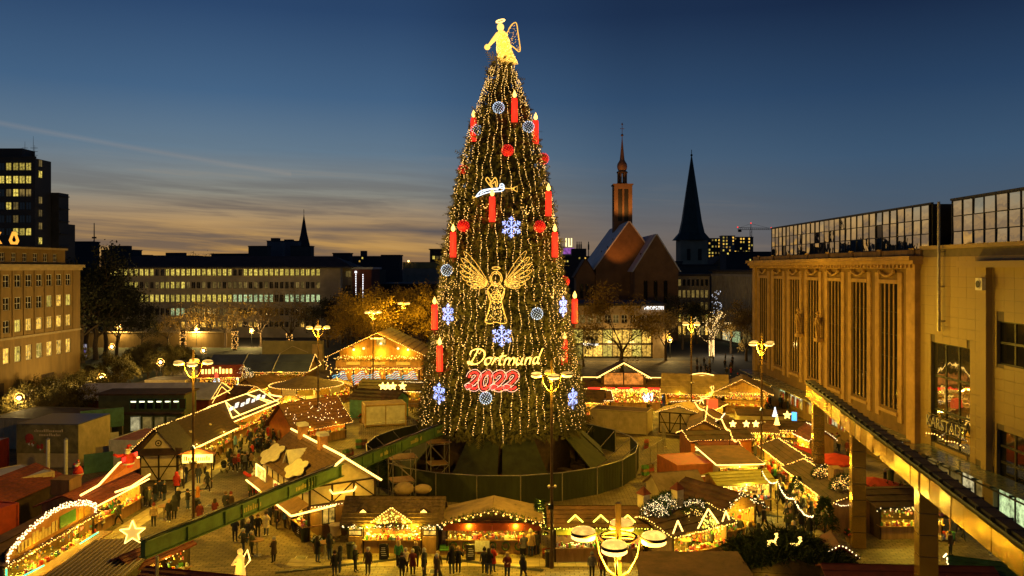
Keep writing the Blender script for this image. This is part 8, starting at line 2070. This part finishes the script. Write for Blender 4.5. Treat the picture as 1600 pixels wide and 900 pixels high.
for a in ((1236, 810, 'charcoal'), (1244, 813, 'black'), (1256, 810, 'black'), (1265, 845, 'black'), (1279, 828, 'cream'), (1239, 853, 'black'), (1268, 818, 'navy'), (1250, 803, 'black'), (1242, 800, 'olive'), (1290, 832, 'charcoal'), (1230, 806, 'dark brown')): person(a[0], a[1], 'at the bulb draped stall', a[2])
person(1240, 858, 'child before the bulb draped stall', 'maroon', 0, 2.5, 'short', .66); person(1188, 862, 'child in the right lane', 'black', 0, 2, 'short', .66); person(1110, 862, 'beside the net light stall', 'charcoal', 0); person(1118, 858, 'beside the net light stall', 'black', 0)
for a in ((1155, 712), (1164, 708), (1175, 709), (1166, 727), (1150, 705), (1142, 700), (1170, 700), (1160, 718), (1147, 722), (1180, 716), (1136, 690), (1186, 704), (1152, 731), (1162, 736)): person(a[0], a[1]+2, 'at the star hut')
for a in ((1505, 844, 'black', 2, 0), (1547, 868, 'cream', 2, pi), (1485, 868, 'dark brown', 0, None), (1300, 702, 'black', 0, None), (1311, 706, 'tan', 0, None), (1410, 738, 'charcoal', 3, None), (1500, 836, 'red', 2, None), (1512, 800, 'charcoal', 2, None), (1590, 905, 'orange', 0, None), (1383, 762, 'black', 0, None)): person(a[0], a[1], 'under the golden walkway', a[2], a[3], a[4])
for k in range(9): person(R.uniform(1300, 1420), R.uniform(700, 760), 'on the store pavement')
for k in range(16): person(R.uniform(1190, 1235), R.uniform(745, 800), 'walking in the right lane')
for k in range(12): person(R.uniform(1225, 1262), R.uniform(788, 835), 'at the bulb draped stall')
for k in range(5): person(R.uniform(540, 850), R.uniform(893, 915), 'on the lower edge paving')
for k in range(10): person(R.uniform(1196, 1240), R.uniform(612, 655), 'along the store windows')
for k in range(30):
    px = R.uniform(1086, 1178); person(px, R.uniform(562, 600) if px < 1150 else R.uniform(590, 628), 'toward the shopping street')
for k in range(12): person(R.uniform(420, 520), R.uniform(642, 668), 'around the carousel')
for k in range(10): person(0, 0, 'before the tiered gable stall', xy=(R.uniform(9, 22), R.uniform(104, 112)))
for k in range(8): person(0, 0, 'below the alpine pavilion', xy=(R.uniform(-31, -16), R.uniform(127, 131.5)))
cnt = {}
for o, l, px in PEOPLE: cnt.setdefault(l, []).append((px, o))
ORD = ['leftmost', 'second from left', 'third from left', 'fourth from left', 'fifth from left', 'sixth from left', 'seventh from left', 'eighth from left', 'ninth from left']
for l, items in cnt.items():
    items.sort(key=lambda t: t[0])
    for i, (px, o) in enumerate(items): o['label'] = l if len(items) == 1 else '%s, %s from left' % (l, NTH[i])
def stroller(label, px, py, rz):
    p = at(px, py); r = thing('stroller', label, 'stroller', (p.x, p.y, .0), rz); mb = MB()
    mb.lathe([(.22, .45), (.3, .6), (.3, .8)], 10, (0, 0, 0), 0, True, .8, 1.2); mb.build('seat', CLOTH['charcoal'], r)
    mb = MB(); mb.ball((0, .15, .85), .3, 10, 6); mb.build('hood', CLOTH['black'], r)
    mb = MB(); mb.tube([(-.2, -.35, .25), (-.2, .1, .6), (-.2, .6, 1.02), (.2, .6, 1.02), (.2, .1, .6), (.2, -.35, .25)], .02, 5); mb.build('frame', STEEL, r)
    for x, y in ((-.24, -.35), (.24, -.35), (-.24, .3), (.24, .3)): mb = MB(); mb.cyl((x-.03, y, .14), (x+.03, y, .14), .14, n=12); mb.build('wheel', BLACK, r)
stroller('dark stroller pushed along the left lane', 350, 738, .5); stroller('dark stroller standing before the bulb draped stall', 1254, 849, 2.2)
